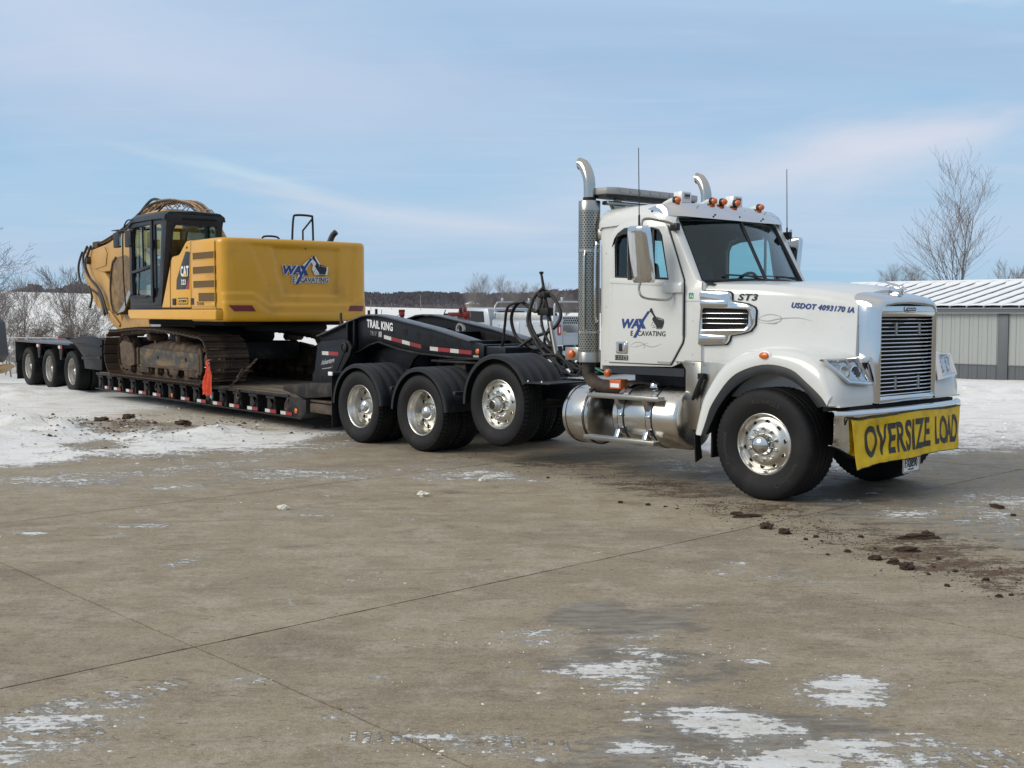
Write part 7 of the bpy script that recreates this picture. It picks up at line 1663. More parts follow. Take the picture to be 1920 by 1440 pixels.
def cw():
    rings = []
    zs = [1.675, 1.680, 1.70, 1.735] + list(np.linspace(1.77, 3.03, 50)) + [3.065, 3.088, 3.10, 3.103]
    for z in zs:
        sh = 0.0
        if z < 1.735: sh = .045 * (1 - math.sqrt(max(0, 1 - ((1.735 - z) / .06) ** 2)))
        if z > 3.03: sh = .07 * (1 - math.sqrt(max(0, 1 - ((z - 3.03) / .0735) ** 2)))
        ring = []
        for i, (x, y) in enumerate(CWP):
            if abs(y) > 1.44: nx, ny = 0, math.copysign(1, y)
            elif abs(y) > 1.2: a = (abs(y) - 1.2) / .25; nx, ny = 1 - a * .8, math.copysign(a, y)
            else: nx, ny = 1, 0
            k = math.hypot(nx, ny); nx /= k; ny /= k; o = cw_off(y, z) * (1 if nx > .5 else 0) - sh
            ring.append((x + nx * o, y + ny * o, z))
        rings.append(ring)
    mb = MB().loft(rings)
    mb.add([(-3.655, -1.44, 1.675), (-3.655, 1.44, 1.675), (-2.40, 1.30, 1.675), (-2.40, -1.30, 1.675)], [(0, 1, 2, 3)])
    top = rings[-1]; n = len(top); mb.add(top, [tuple(range(n))])
    return mb
cwo = part('counterweight', cw(), YL, X_, smooth=42)
# pale reflective belt on the lower part follows the relief; tail reflectors
for ys in ((-1.33, -.93, -.86, -1.24), (1.33, 1.02, .98, 1.30)):
    s = -1 if ys[0] < 0 else 1
    mb = MB(); g = []
    for j in range(5):
        v = j / 4; row = []
        for i in range(9):
            u = i / 8; y = (ys[0] + (ys[1] - ys[0]) * u) * (1 - v) + (ys[3] + (ys[2] - ys[3]) * u) * v; z = 1.955 - .10 * v
            x = -2.345 - .075 * (y / 1.1) ** 2 if abs(y) < 1.1 else float(np.interp(abs(y), [1.1, 1.22, 1.335, 1.405], [-2.42, -2.43, -2.46, -2.52]))
            row.append((x + cw_off(y, z) + .004 + .012 * max(0, (abs(y) - 1.1)), y, z))
        g.append(row)
    part('rear_reflector', mb.shell(g, .006), MAT['tail_red'] if 'tail_red' in MAT else mat('tail_red', (.16, .008, .010), .3, coat=.4), cwo, smooth=60)
# rear camera
part('rear_camera', MB().lathe([(.014, 0), (.012, .012), (.0001, .014)], (-2.38, .12, 2.955), 'x', 10), MAT['logo_black'], cwo)
logo(cwo, (-2.380, -.33, 2.365), (0, 1, 0), (0, 0, 1), (1, 0, 0), .90, .46, outline=True)
# side door with grilles
SY = -1.457
door = part('engine_door', MB().prism([(-3.63, 1.93), (-2.66, 1.93), (-2.66, 3.04), (-3.63, 3.05)], 'y', SY - .010, SY + .02), YL, X_, bevel=.008)
for (x0, x1, z0, z1) in ((-3.53, -2.66, 2.755, 2.870), (-3.53, -2.66, 2.505, 2.625), (-3.52, -2.65, 2.262, 2.380), (-3.31, -2.645, 2.022, 2.170)):
    v = part('door_vent', MB().prism([(x0, z0), (x1, z0), (x1, z1), (x0, z1)], 'y', SY - .0135, SY - .0105), MAT['grille_brown'], door, smooth=0)
    part('vent_frame', MB().panel([(x0 - .015, z0 - .012), (x1 + .015, z0 - .012), (x1 + .015, z1 + .012), (x0 - .015, z1 + .012)], [[(x0, z0), (x1, z0), (x1, z1), (x0, z1)]], 'y', SY - .018, SY - .0105), YL, v, bevel=.003)
top = part('roof_vent', MB().add([(-3.50, -1.425, 3.068), (-2.66, -1.425, 3.062), (-2.75, -1.20, 3.105), (-3.42, -1.20, 3.105)], [(0, 1, 2, 3)]), MAT['grille_brown'], door, smooth=0)
# sloped front pod, with the dark name plate
pod = [(-5.02, 1.905), (-4.54, 2.79), (-4.49, 2.85), (-4.22, 2.865), (-4.13, 2.90), (-3.90, 3.07), (-3.83, 3.103), (-3.665, 3.103), (-3.665, 1.905)]
part('side_pod', MB().prism(pod, 'y', -1.455, -1.0), YL, X_, bevel=.035, seg=3)
part('pod_seam', MB().tube([(-4.58, -1.4575, 1.92), (-4.58, -1.4575, 2.40), (-4.53, -1.4575, 2.80)], .006, 4), MAT['black_plastic'], X_)
part('upper_body', MB().prism([(-4.9, 1.91), (-4.4, 2.75), (-3.80, 3.06), (-3.66, 3.06), (-3.66, 1.91)], 'y', -1.0, -.36), YL, X_, bevel=.02)
part('engine_hood', MB().box(-4.6, -3.66, .1, 1.42, 1.91, 3.02), YL, X_, bevel=.05, seg=3)
npl = part('name_plate', MB().prism([(-4.30, 2.245), (-3.74, 2.245), (-3.69, 2.90), (-3.86, 2.915), (-4.06, 2.69), (-4.28, 2.42)], 'y', -1.4595, -1.4565), MAT['logo_black'], X_, bevel=.001)
part('plate_stripe', MB().prism([(-3.885, 2.245), (-3.735, 2.245), (-3.715, 2.47)], 'y', -1.4612, -1.4597), MAT['reflector_red'], npl, smooth=0)
EF = lambda x0, z0, d0=0.0: plane_fn((x0, -1.4597 - d0, z0), (1, 0, 0), (0, 0, 1), (0, -1, 0))
lettering('plate_lettering', 'CAT', MAT['logo_white'], npl, EF(-4.085, 2.475), .345, .185, bold=.035, spacing=1.08)
part('plate_triangle', MB().prism([(-4.01, 2.470), (-3.80, 2.470), (-3.905, 2.54)], 'y', -1.4655, -1.4635), MAT['logo_yellow'], npl, smooth=0)
lettering('plate_lettering', '323', MAT['logo_white'], npl, EF(-4.07, 2.325), .20, .095, bold=.02, spacing=1.05)
dl = part('dealer_sticker', MB().prism(rrect(-4.24, -3.79, 1.975, 2.095, .02), 'y', -1.4600, -1.4565), MAT['logo_black'], X_)
part('sticker_field', MB().prism(rrect(-4.215, -3.815, 1.995, 2.075, .008), 'y', -1.4612, -1.4602), MAT['logo_yellow'], dl)
lettering('dealer_lettering', 'ALTORFER', MAT['logo_black'], dl, EF(-4.19, 2.010, .0016), .35, .050, bold=.03)
lettering('unit_lettering', 'TH10', MAT['logo_black'], X_, plane_fn((-3.40, SY - .011, 1.955), (1, 0, 0), (0, 0, 1), (0, -1, 0)), .30, .065, bold=.01)
for x in (-4.47, -3.66):
    part('door_latch', MB().prism(rrect(x, x + .15, 1.965, 2.085, .01), 'y', -1.469, -1.456), MAT['black_plastic'], X_, bevel=.004)
part('small_label', MB().box(-2.80, -2.66, SY - .0125, SY - .0105, 1.965, 2.03), MAT['machine_yellow_pale'], X_)
part('door_lock', MB().lathe([(.022, 0), (.018, -.012), (.0001, -.013)], (-3.80, -1.456, 2.98), 'y', 10), MAT['logo_black'], X_)
# deck beam along the near side
part('side_sill', MB().prism([(-6.50, 1.885), (-6.50, 1.76), (-6.38, 1.705), (-2.50, 1.705), (-2.50, 1.885)], 'y', -1.53, -1.36), YL, X_, bevel=.022, seg=3)
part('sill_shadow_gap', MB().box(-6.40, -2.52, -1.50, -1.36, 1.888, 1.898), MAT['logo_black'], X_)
part('upper_frame', MB().box(-6.35, -2.7, -1.35, 1.40, 1.705, 1.91), YL, X_, bevel=.02)
for k in range(4): part('sill_bolt', MB().lathe([(.010, 0), (.008, -.004), (.0001, -.005)], (-5.6 + k * .9, -1.531, 1.82), 'y', 8), YL, X_)
# top rails, exhaust
part('handrail', MB().tube(smoothpath([(-2.66, .01, 3.08), (-2.66, .02, 3.30), (-2.66, .04, 3.50), (-2.66, .09, 3.555), (-2.66, .38, 3.555), (-2.68, .43, 3.50), (-2.66, .43, 3.08)], 4), .020, 8), MAT['black_plastic'], X_, smooth=60)
part('handrail', MB().tube([(-2.66, .41, 3.50), (-2.80, .30, 3.30), (-2.80, .30, 3.08)], .018, 8), MAT['black_plastic'], X_)
part('handrail', MB().tube(smoothpath([(-3.2, -.30, 3.08), (-3.2, -.27, 3.19), (-3.2, .0, 3.19), (-3.2, .05, 3.08)], 4), .018, 8), MAT['black_plastic'], X_, smooth=60)
part('exhaust_pipe', MB().tube(smoothpath([(-3.2, 1.0, 3.0), (-3.2, 1.08, 3.14), (-3.2, 1.14, 3.26), (-3.14, 1.18, 3.33)], 4), .055, 12), MAT['black_plastic'], X_, smooth=60)
# cab
def build_cab():
    cab = sub('cab', X_)
    y0, y1 = -1.42, -.36
    out = [(-6.62, 1.93), (-6.66, 2.5), (-6.62, 3.50), (-6.50, 3.60), (-4.84, 3.62), (-4.76, 3.56), (-4.96, 2.92), (-5.05, 2.30), (-5.14, 1.93)]
    g1 = [(-6.47, 2.17), (-6.47, 2.60), (-6.45, 3.25), (-6.38, 3.43), (-6.28, 3.47), (-5.53, 3.49), (-5.53, 2.15)]
    g2 = [(-5.34, 2.10), (-5.36, 3.47), (-5.10, 3.48), (-5.03, 3.40), (-5.10, 2.9), (-5.22, 2.3)]
    for y in (y0, y1):
        s = part('cab_side', MB().panel(out, [g1, g2], 'y', y, y + .05), CC, cab, bevel=.010)
        part('side_window', MB().panel(g1, [], 'y', y + .02, y + .026), MAT['cab_glass'], s); part('side_window', MB().panel(g2, [], 'y', y + .02, y + .026), MAT['cab_glass'], s)
        if y == y0:
            d = part('cab_door', MB().panel([(-6.56, 2.04), (-6.56, 3.30), (-6.46, 3.50), (-6.36, 3.545), (-5.44, 3.56), (-5.44, 2.02)], [g1], 'y', y - .028, y - .002), CC, s, bevel=.008)
            part('door_crossbar', MB().prism([(-6.47, 2.585), (-5.53, 2.685), (-5.53, 2.735), (-6.47, 2.635)], 'y', y - .026, y + .01), CC, s, bevel=.006)
            part('door_divider', MB().prism([(-5.96, 2.66), (-5.93, 2.66), (-5.94, 3.47), (-5.97, 3.47)], 'y', y - .01, y + .015), MAT['black_plastic'], s)
            part('door_hinge', MB().box(-5.46, -5.36, y - .06, y - .02, 3.02, 3.20), MAT['black_plastic'], s, bevel=.01); part('door_hinge', MB().box(-5.46, -5.36, y - .06, y - .02, 2.12, 2.30), MAT['black_plastic'], s, bevel=.01)
            part('door_grab', MB().tube(smoothpath([(-6.40, y - .03, 2.20), (-6.40, y - .08, 2.15), (-6.30, y - .08, 2.12), (-5.70, y - .08, 2.12), (-5.62, y - .03, 2.16)], 3), .014, 6), MAT['black_plastic'], s)
    roof = [[(x, y, z) for y, z in ((y0 - .01, 3.56), (y0 + .0, 3.63), (y0 + .06, 3.675), ((y0 + y1) / 2, 3.695), (y1 - .01, 3.675), (y1 + .05, 3.63), (y1 + .06, 3.56))] for x in (-6.60, -6.40, -5.6, -4.95, -4.78)]
    roof[0] = [(p[0], p[1], p[2] - .08) for p in roof[0]]; roof[-1] = [(p[0], p[1], p[2] - .03) for p in roof[-1]]
    part('cab_roof', MB().shell(roof, .04), CC, cab, smooth=60)
    # raked rear wall with the window
    yr0, yr1 = y0, y1 + .05
    def RW(y, z, d=0): x = float(np.interp(z, [1.93, 2.30, 2.92, 3.56, 3.66], [-5.14, -5.05, -4.96, -4.76, -4.80])); return (x + d, y, z)
    wy = [yr0 + .12, yr1 - .10]; mb = MB()
    outer = [(yr0, 1.93), (yr1, 1.93), (yr1, 3.64), (yr0, 3.64)]; inner = [(yr0 + .20, 2.62), (yr1 - .10, 2.62), (yr1 - .10, 3.36), (yr1 - .15, 3.45), (yr0 + .17, 3.45), (yr0 + .12, 3.36), (yr0 + .13, 2.95)]
    mb.panel(outer, [inner], 'x', 0, .03); mb.v = [RW(v[1], v[2], v[0]) for v in mb.v]
    part('rear_frame', mb, CC, cab, bevel=.006)
    mb = MB().panel(inner, [], 'x', 0, .006); mb.v = [RW(v[1], v[2], v[0] + .01) for v in mb.v]; part('rear_window', mb, MAT['cab_glass'], cab)
    mb = MB().tube([RW(y, z, .034) for y, z in inner], .014, 6, closed=True); part('window_seal', mb, MAT['black_plastic'], cab)
    part('roof_slot', MB().box(-4.765, -4.745, -1.12, -.45, 3.545, 3.575), MAT['black_void'], cab)
    part('cab_front', MB().panel([(y0, 1.93), (y1 + .05, 1.93), (y1 + .05, 3.52), (y0, 3.52)], [[(y0 + .07, 2.2), (y1 - .02, 2.2), (y1 - .02, 3.45), (y0 + .07, 3.45)]], 'x', -6.66, -6.62), CC, cab, bevel=.006)
    part('front_glass', MB().box(-6.65, -6.644, y0 + .07, y1 - .02, 2.2, 3.45), MAT['cab_glass'], cab)
    part('cab_floor', MB().box(-6.6, -5.1, y0 + .05, y1, 1.95, 2.06), MAT['dark_interior'], cab)
    st = part('operator_seat', MB().box(-5.95, -5.45, -1.12, -.66, 2.35, 2.55), MAT['dark_interior'], cab, bevel=.05)
    part('seat_back', MB().prism([(-5.56, 2.50), (-5.42, 2.50), (-5.30, 3.20), (-5.44, 3.22)], 'y', -1.12, -.66), MAT['dark_interior'], st, bevel=.06)
    part('seat_base', MB().box(-5.9, -5.5, -1.05, -.72, 2.05, 2.35), MAT['dark_interior'], st)
    for yy in (-1.25, -.55): part('arm_console', MB().box(-6.0, -5.5, yy - .08, yy + .08, 2.45, 2.72), MAT['dark_interior'], cab, bevel=.03)
    part('paper_sheet', MB().prism([(-5.95, 2.35), (-5.62, 2.38), (-5.58, 2.10), (-5.95, 2.12)], 'y', -1.36, -1.355), MAT['logo_grey'], cab)
    # mirrors, lamps and aerial
    def mir_(x, z, w, h, y):
        m = part('cab_mirror', MB().box(x, x + w, y - .05, y + .02, z, z + h), MAT['black_plastic'], cab, bevel=.025)
        part('mirror_glass', MB().box(x + w - .002, x + w + .004, y - .04, y + .01, z + .03, z + h - .03), MAT['headlight_glass'], m)
        part('mirror_guard', MB().tube([(x - .02, y - .06, z + h + .04), (x + w + .02, y - .06, z + h + .04), (x + w + .02, y + .04, z + h + .04), (x - .02, y + .04, z + h + .04)], .010, 6, closed=True), MAT['black_plastic'], m)
    mir_(-7.02, 3.10, .30, .30, -1.56); mir_(-6.30, 3.08, .28, .32, -1.60)
    part('mirror_arm', MB().tube([(-6.58, -1.44, 3.38), (-6.80, -1.56, 3.42), (-6.30, -1.60, 3.42)], .014, 6), MAT['black_plastic'], cab)
    part('grab_pole', MB().tube(smoothpath([(-6.35, -1.45, 3.62), (-6.50, -1.52, 3.60), (-6.60, -1.56, 3.35), (-6.62, -1.56, 2.6), (-6.64, -1.52, 1.95)], 4), .014, 6), MAT['black_plastic'], cab, smooth=60)
    part('roof_lamp', MB().lathe([(.02, 0), (.018, .02), (.0001, .022)], (-4.83, -1.30, 3.60), 'x', 8), MAT['white_lens'], cab)
    part('roof_grab', MB().tube(smoothpath([(-5.6, -1.25, 3.66), (-5.6, -1.25, 3.73), (-5.35, -1.2, 3.86), (-5.2, -1.15, 3.88)], 4), .016, 6), MAT['black_plastic'], cab)
    part('cab_base', MB().box(-6.62, -5.0, -1.44, -.36, 1.885, 1.96), MAT['black_plastic'], cab, bevel=.02)
build_cab()
# boom
BY_ = MAT['boom_yellow']
boomp = [(-5.2, 2.0), (-5.0, 2.25), (-5.6, 3.15), (-6.6, 3.78), (-7.95, 4.02), (-8.9, 3.98), (-9.8, 3.72), (-11.1, 3.44), (-11.9, 3.36), (-12.35, 3.32), (-12.62, 3.18), (-12.62, 3.02), (-12.3, 2.88), (-11.6, 2.78), (-10.9, 2.80), (-9.9, 3.02), (-8.9, 3.12), (-8.0, 3.02), (-7.1, 2.66), (-6.1, 2.1), (-5.6, 1.9)]
bm_ = part('boom', MB().prism(boomp, 'y', -.22, .26), BY_, X_, bevel=.02)
part('boom_bracket', MB().prism([(-11.95, 3.30), (-11.35, 3.36), (-11.20, 3.20), (-11.30, 2.92), (-12.0, 2.86)], 'y', -.245, -.222), BY_, bm_, bevel=.012)
part('boom_pin', MB().cyl((-12.42, -.32, 3.08), (-12.42, .36, 3.08), .09, n=16), MAT['rust_steel'], bm_)
part('hose_block', MB().box(-12.30, -11.95, -.20, .10, 3.36, 3.52), MAT['track_mud'], bm_, bevel=.03)
part('hose_block', MB().box(-12.95, -12.65, -.15, .05, 3.18, 3.42), MAT['rust_steel'], bm_, bevel=.04)
for i in range(9):
    y = -.18 + i * .045; rgq = random.Random(i)
    pts = [(-5.7, y, 3.30), (-6.4, y, 3.86 + rgq.uniform(-.02, .04)), (-7.2, y * 1.1, 4.10 + rgq.uniform(-.03, .04)), (-8.2, y, 4.20 + rgq.uniform(-.05, .03)), (-9.0, y, 4.10 + rgq.uniform(-.03, .04)), (-10.2, y, 3.76), (-11.4, y, 3.52 + rgq.uniform(-.02, .04)), (-12.0, y, 3.46)]
    part('boom_hose', MB().tube(smoothpath(pts, 6), .022, 6), MAT['hose_tan' if i % 3 else 'hose_rubber'], bm_, smooth=60)
for i in range(14):
    x = -6.3 - i * .2; z = float(np.interp(x, [-9.2, -8.2, -7.2, -6.4], [4.09, 4.18, 4.08, 3.84]))
    part('hose_strap', MB().tube([(x, -.24, z - .10), (x - .10 + .2 * (i % 2), -.10, z + .045), (x + .1 - .2 * (i % 2), .10, z + .05), (x, .26, z - .08)], .012, 5), MAT['hose_tan'], bm_)
part('boom_hose', MB().tube(smoothpath([(-9.6, -.15, 3.75), (-9.35, -.15, 4.0), (-8.75, -.12, 4.26), (-8.3, -.10, 4.22)], 6), .030, 8), MAT['hose_rubber'], bm_, smooth=60)
# stick, hoses, cylinders, bucket
stickp = [(-12.70, 3.35), (-12.95, 3.10), (-12.90, 2.70), (-12.62, 2.35), (-12.15, 2.0), (-11.55, 1.78), (-10.5, 1.30), (-10.35, 1.45), (-10.7, 1.95), (-11.15, 2.55), (-11.9, 3.0), (-12.3, 3.30)]
sk = part('stick', MB().prism(stickp, 'y', -.19, .23), BY_, X_, bevel=.02)
for i, pts in enumerate([[(-12.85, -.25, 3.3), (-13.0, -.30, 2.95), (-12.85, -.30, 2.55), (-12.3, -.28, 2.40), (-11.7, -.26, 2.2), (-11.4, -.26, 1.8)], [(-12.4, -.28, 3.42), (-12.55, -.34, 3.1), (-12.2, -.34, 2.7), (-11.7, -.32, 2.45), (-11.35, -.30, 2.0), (-11.3, -.28, 1.75)], [(-12.2, -.26, 3.42), (-12.45, -.32, 3.0), (-12.1, -.32, 2.62), (-11.5, -.30, 2.30), (-11.15, -.28, 1.8)], [(-12.3, -.3, 2.45), (-12.1, -.3, 2.2), (-12.2, -.3, 2.0), (-12.3, -.28, 1.95)]]):
    part('stick_hose', MB().tube(smoothpath(pts, 6), .027, 8), MAT['hose_rubber'], sk, smooth=60)
part('cylinder_rod', MB().cyl((-11.5, -.20, 1.95), (-10.3, -.20, 1.42), .035, n=10), MAT['worn_steel'], sk); part('cylinder_rod', MB().cyl((-11.1, -.24, 1.85), (-10.45, -.24, 1.52), .030, n=10), MAT['boom_yellow'], sk)
part('linkage', MB().prism([(-10.5, 1.36), (-10.15, 1.44), (-9.9, 1.52), (-9.9, 1.42), (-10.3, 1.30)], 'y', -.26, -.20), MAT['rust_steel'], sk, bevel=.01)
part('linkage_pin', MB().cyl((-10.0, -.30, 1.48), (-10.0, .1, 1.48), .06, n=12), MAT['track_mud'], sk)
part('boom_cylinder', MB().cyl((-6.0, -.40, 1.95), (-8.9, -.36, 3.2), .09, n=16), BY_, X_)
part('lower_link_plate', MB().prism([(-10.25, 1.40), (-9.8, 1.95), (-8.7, 2.0), (-8.4, 1.45)], 'y', -.34, .3), BY_, X_, bevel=.03)
bk = [(-9.75, 3.05), (-9.95, 2.95), (-10.08, 2.70), (-10.14, 2.35), (-10.10, 2.05), (-9.98, 1.85), (-9.70, 1.78), (-9.35, 1.98), (-9.0, 2.30), (-8.75, 2.7), (-8.95, 3.0), (-9.3, 3.08)]
b = part('bucket', MB().prism(bk, 'y', -.54, -.50), MAT['bucket_dirt'], X_, bevel=.012)
part('bucket_side', MB().prism(bk, 'y', .54, .58), MAT['bucket_dirt'], b, bevel=.012)
part('bucket_shell', MB().shell([[(x, y, z) for y in (-.5, 0, .54)] for x, z in bk[:8]], .03), MAT['bucket_dirt'], b, smooth=60)
part('bucket_edge', MB().tube([(x, -.56, z) for x, z in bk[:7]], .022, 6), MAT['rust_steel'], b)
part('bucket_cutter', MB().prism([(-9.72, 1.80), (-9.35, 2.0), (-9.0, 2.32), (-8.9, 2.25), (-9.3, 1.86)], 'y', -.57, -.541), MAT['worn_steel'], b, bevel=.006)
for k in range(5): part('bucket_tooth', MB().prism([(-9.02, 2.30), (-8.78, 2.60), (-8.72, 2.52), (-8.9, 2.20)], 'y', -.50 + k * .24, -.40 + k * .24), MAT['worn_steel'], b, bevel=.01)
# spare bucket lying between the tracks ahead of the machine, seen under the sill
def build_spare():
    rings = [[(-7.55 + .30 * math.cos(R(a)), y, 1.66 + .22 * math.sin(R(a))) for y in (-.55, 0, .5)] for a in range(180, 361, 20)]
    o = part('spare_bucket', MB().shell(rings, .02).prism(arc(-7.55, 1.66, .29, 180, 360, 10), 'y', -.56, -.54), MAT['worn_steel'], None, smooth=50)
    o['label'] = 'grey steel bucket lying ahead of the machine between its tracks'; o['category'] = 'bucket'; on_trailer(o)
    part('bucket_prop', MB().box(-7.7, -7.4, -.2, .2, .56, 1.45), DB, o)
build_spare()

for y in (-.9, .9): part('lifting_eye', MB().box(-2.95, -2.75, y - .05, y + .05, 3.10, 3.125), MAT['machine_yellow'], cwo, bevel=.01)
for y, z in ((-1.10, 2.62), (1.25, 2.95)): part('warning_decal', MB().box(-2.430 if y < 0 else -2.455, -2.4225 if y < 0 else -2.448, y - .03, y + .03, z - .018, z + .018), MAT['logo_black' if y > 0 else 'machine_yellow_pale'], cwo)
part('body_seam', MB().box(-2.640, -2.634, -1.4600, -1.4545, 1.70, 3.06), MAT['logo_black'], cwo)
part('body_seam', MB().box(-3.652, -3.646, -1.4600, -1.4545, 1.91, 3.08), MAT['logo_black'], cwo)
for k in range(5): part('door_bolt', MB().lathe([(.009, 0), (.007, -.004), (.0001, -.005)], (-3.59, SY - .010, 2.0 + k * .24), 'y', 8), MAT['machine_yellow'], X_)
# ------------------------------------------------------------------ silver service truck beyond the tractor
def build_service_truck():
    t = thing('service_truck', 'silver utility truck with ladder rack parked behind the hoses', 'truck', (1.24, 35.0, 0), math.atan2(.731, -.682)); SP = MAT['silver_paint']
    part('side_compartment', MB().box(.12, 2.75, -.46, .0, .86, 1.58), SP, t, bevel=.02)
    part('side_compartment', MB().box(.12, 2.75, -2.05, -1.60, .86, 1.58), SP, t, bevel=.02)
    part('top_box', MB().box(.55, 2.60, -.42, -.02, 1.60, 1.80), MAT['diamond_plate'], t, bevel=.015); part('top_box_trim', MB().box(.15, 2.70, -.47, .006, 1.575, 1.60), SP, t, bevel=.006)
    for k in range(4):
        d = part('compartment_door', MB().box(.25 + k * .62, .83 + k * .62, .0, .012, .95, 1.52), SP, t, bevel=.008)
        part('door_handle', MB().box(.50 + k * .62, .58 + k * .62, .012, .02, 1.38, 1.44), CH, d)
    part('rear_post', MB().box(.0, .14, -.42, .004, .72, 1.72), SP, t, bevel=.02); part('rear_post', MB().box(.0, .14, -2.05, -1.66, .72, 1.72), SP, t, bevel=.02)
    for y in (-.26, -1.88):
        l = part('tail_lamp', MB().prism(rrect(y - .08, y + .08, 1.12, 1.46, .04), 'x', -.012, .0), MAT['red_lens'], t, bevel=.004)
        part('reverse_lens', MB().prism(rrect(y - .025, y + .025, 1.2, 1.38, .01), 'x', -.018, -.0125), MAT['white_lens'], l)
    part('tailgate', MB().box(.02, .09, -1.64, -.45, .78, 1.20), SP, t, bevel=.015); part('tailgate_trim', MB().box(.0, .02, -1.60, -.50, 1.14, 1.19), SP, t)
    p = part('number_plate', MB().box(-.02, -.01, -.40, -.06, .70, .84), MAT['logo_white'], t)
    lettering('plate_lettering', '9C 436', MAT['sticker_green'], p, plane_fn((-.02, -.10, .73), (0, -1, 0), (0, 0, 1), (-1, 0, 0)), .26, .08, bold=.02)
    part('mesh_headboard', MB().box(.06, .09, -1.62, -.45, 1.44, 1.70), MAT['diamond_plate'], t)
    hm = MB()
    for r in range(3):
        for c in range(12): hm.lathe([(.035, 0), (.0001, -.001)], (.058, -.52 - c * .092 - (.046 if r % 2 else 0), 1.50 + r * .072), 'x', 6)
    part('mesh_openings', hm, MAT['black_void'], t, smooth=0, kind='stuff')
    part('bed_interior', MB().box(.2, 2.6, -1.58, -.48, .86, 1.0), MAT['dark_interior'], t); part('bed_front', MB().box(2.5, 2.6, -1.58, -.48, 1.0, 1.6), MAT['dark_interior'], t)
    for x in (.05, 2.72):
        part('ladder_rack', MB().tube(smoothpath([(x, -.10, 1.70 if x > 1 else 1.2), (x, -.10, 1.98), (x, -.18, 2.10), (x, -.35, 2.14), (x, -1.70, 2.14), (x, -1.88, 2.10), (x, -1.95, 1.98), (x, -1.95, 1.70)], 4), .028, 8), MAT['galvanized'], t, smooth=60)
        for y in (-.42, -1.6): part('rack_stop', MB().box(x - .03, x + .03, y - .03, y + .03, 2.16, 2.28), MAT['galvanized'], t, bevel=.008)
    part('cab_body', MB().prism([(2.95, .8), (2.95, 1.55), (3.05, 1.95), (4.4, 1.98), (5.0, 1.50), (6.2, 1.42), (6.25, .8)], 'y', -1.95, -.08), SP, t, bevel=.05)
    part('cab_rear_window', MB().prism(rrect(-1.6, -.42, 1.56, 1.86, .05), 'x', 2.93, 2.96), MAT['dark_interior'], t)
    part('cab_side_window', MB().prism([(3.2, 1.50), (3.25, 1.85), (4.3, 1.88), (4.75, 1.50)], 'y', -.085, -.068), MAT['dark_interior'], t)
    part('third_brake_lamp', MB().box(2.93, 2.98, -1.18, -.85, 1.87, 1.93), MAT['red_lens'], t)
    part('chassis', MB().box(.0, 6.2, -1.6, -.4, .45, .82), MAT['black_void'], t)
    for x in (1.35, 5.2):
        for y in (-.28, -2.0):
            w = part('wheel', MB().lathe([(.20, .03), (.24, 0), (.34, -.01), (.39, .03), (.40, .10), (.39, .2), (.30, .24)], (x, y + .25 if y > -1 else y, .40), 'y', 28).move(Matrix.Identity(4)), MAT['rubber'], t)
            part('wheel_rim', MB().lathe([(.22, .0), (.18, -.05), (.0001, -.05)], (x, y + .24 if y > -1 else y + .02, .40), 'y', 20), MAT['rim_trailer'], w)
    part('rear_bumper', MB().box(-.16, .0, -1.95, -.10, .50, .66), MAT['galvanized'], t, bevel=.015)
    c = part('yellow_cloth', MB().loft([[(.30 + .25 * i / 6, -.55 - .50 * j / 8, 1.17 + .09 * math.sin(math.pi * j / 8) * math.sin(math.pi * i / 6) + .02 * math.sin(j * 3 + i)) for j in range(9)] for i in range(7)]), MAT['cloth_yellow'], None, smooth=60)
    c.location = t.location; c.rotation_euler = t.rotation_euler; tag(c, 'bundle of yellow cloth lying in the bed of the silver service truck', 'cloth')
    r = part('upright_tyre', MB().lathe([(.16, -.1), (.18, -.12), (.30, -.13), (.36, -.10), (.37, 0), (.36, .10), (.30, .13), (.18, .12), (.16, .1)], (1.2, -.95, 1.62), 'y', 28, closed=True), MAT['rubber'], None)
    r.location = t.location; r.rotation_euler = t.rotation_euler; tag(r, 'black tyre standing upright in the bed of the silver service truck', 'tyre')
    s = part('snow_lining', MB().box(.15, 2.7, -.44, -.02, 1.80, 1.815), MAT['snow'], t, bevel=.006)
build_service_truck()
# ribbed crate seen under the gooseneck
def build_ribbed():
    t = thing('ribbed_panel_wall', 'grey ribbed sheet wall seen through the gap below the gooseneck', 'wall', (-2.28, 31.0, 0), 0); x = 0
    me = MB().box(0, .075, 0, .05, -.1, 1.02).mesh('sheet_rib', MAT['wall_panel'], bevel=.01, seg=1)
    part('backing_sheet', MB().box(-.02, 1.75, .05, .08, -.1, 1.0), MAT['wall_trim'], t)
    while x < 1.7:
        o = ob('sheet_rib', me, t); o.location = (x, 0, 0); x += .105
    part('cross_rail', MB().box(-.05, 1.78, -.03, .0, .62, .66), MAT['galvanized'], t)
build_ribbed()
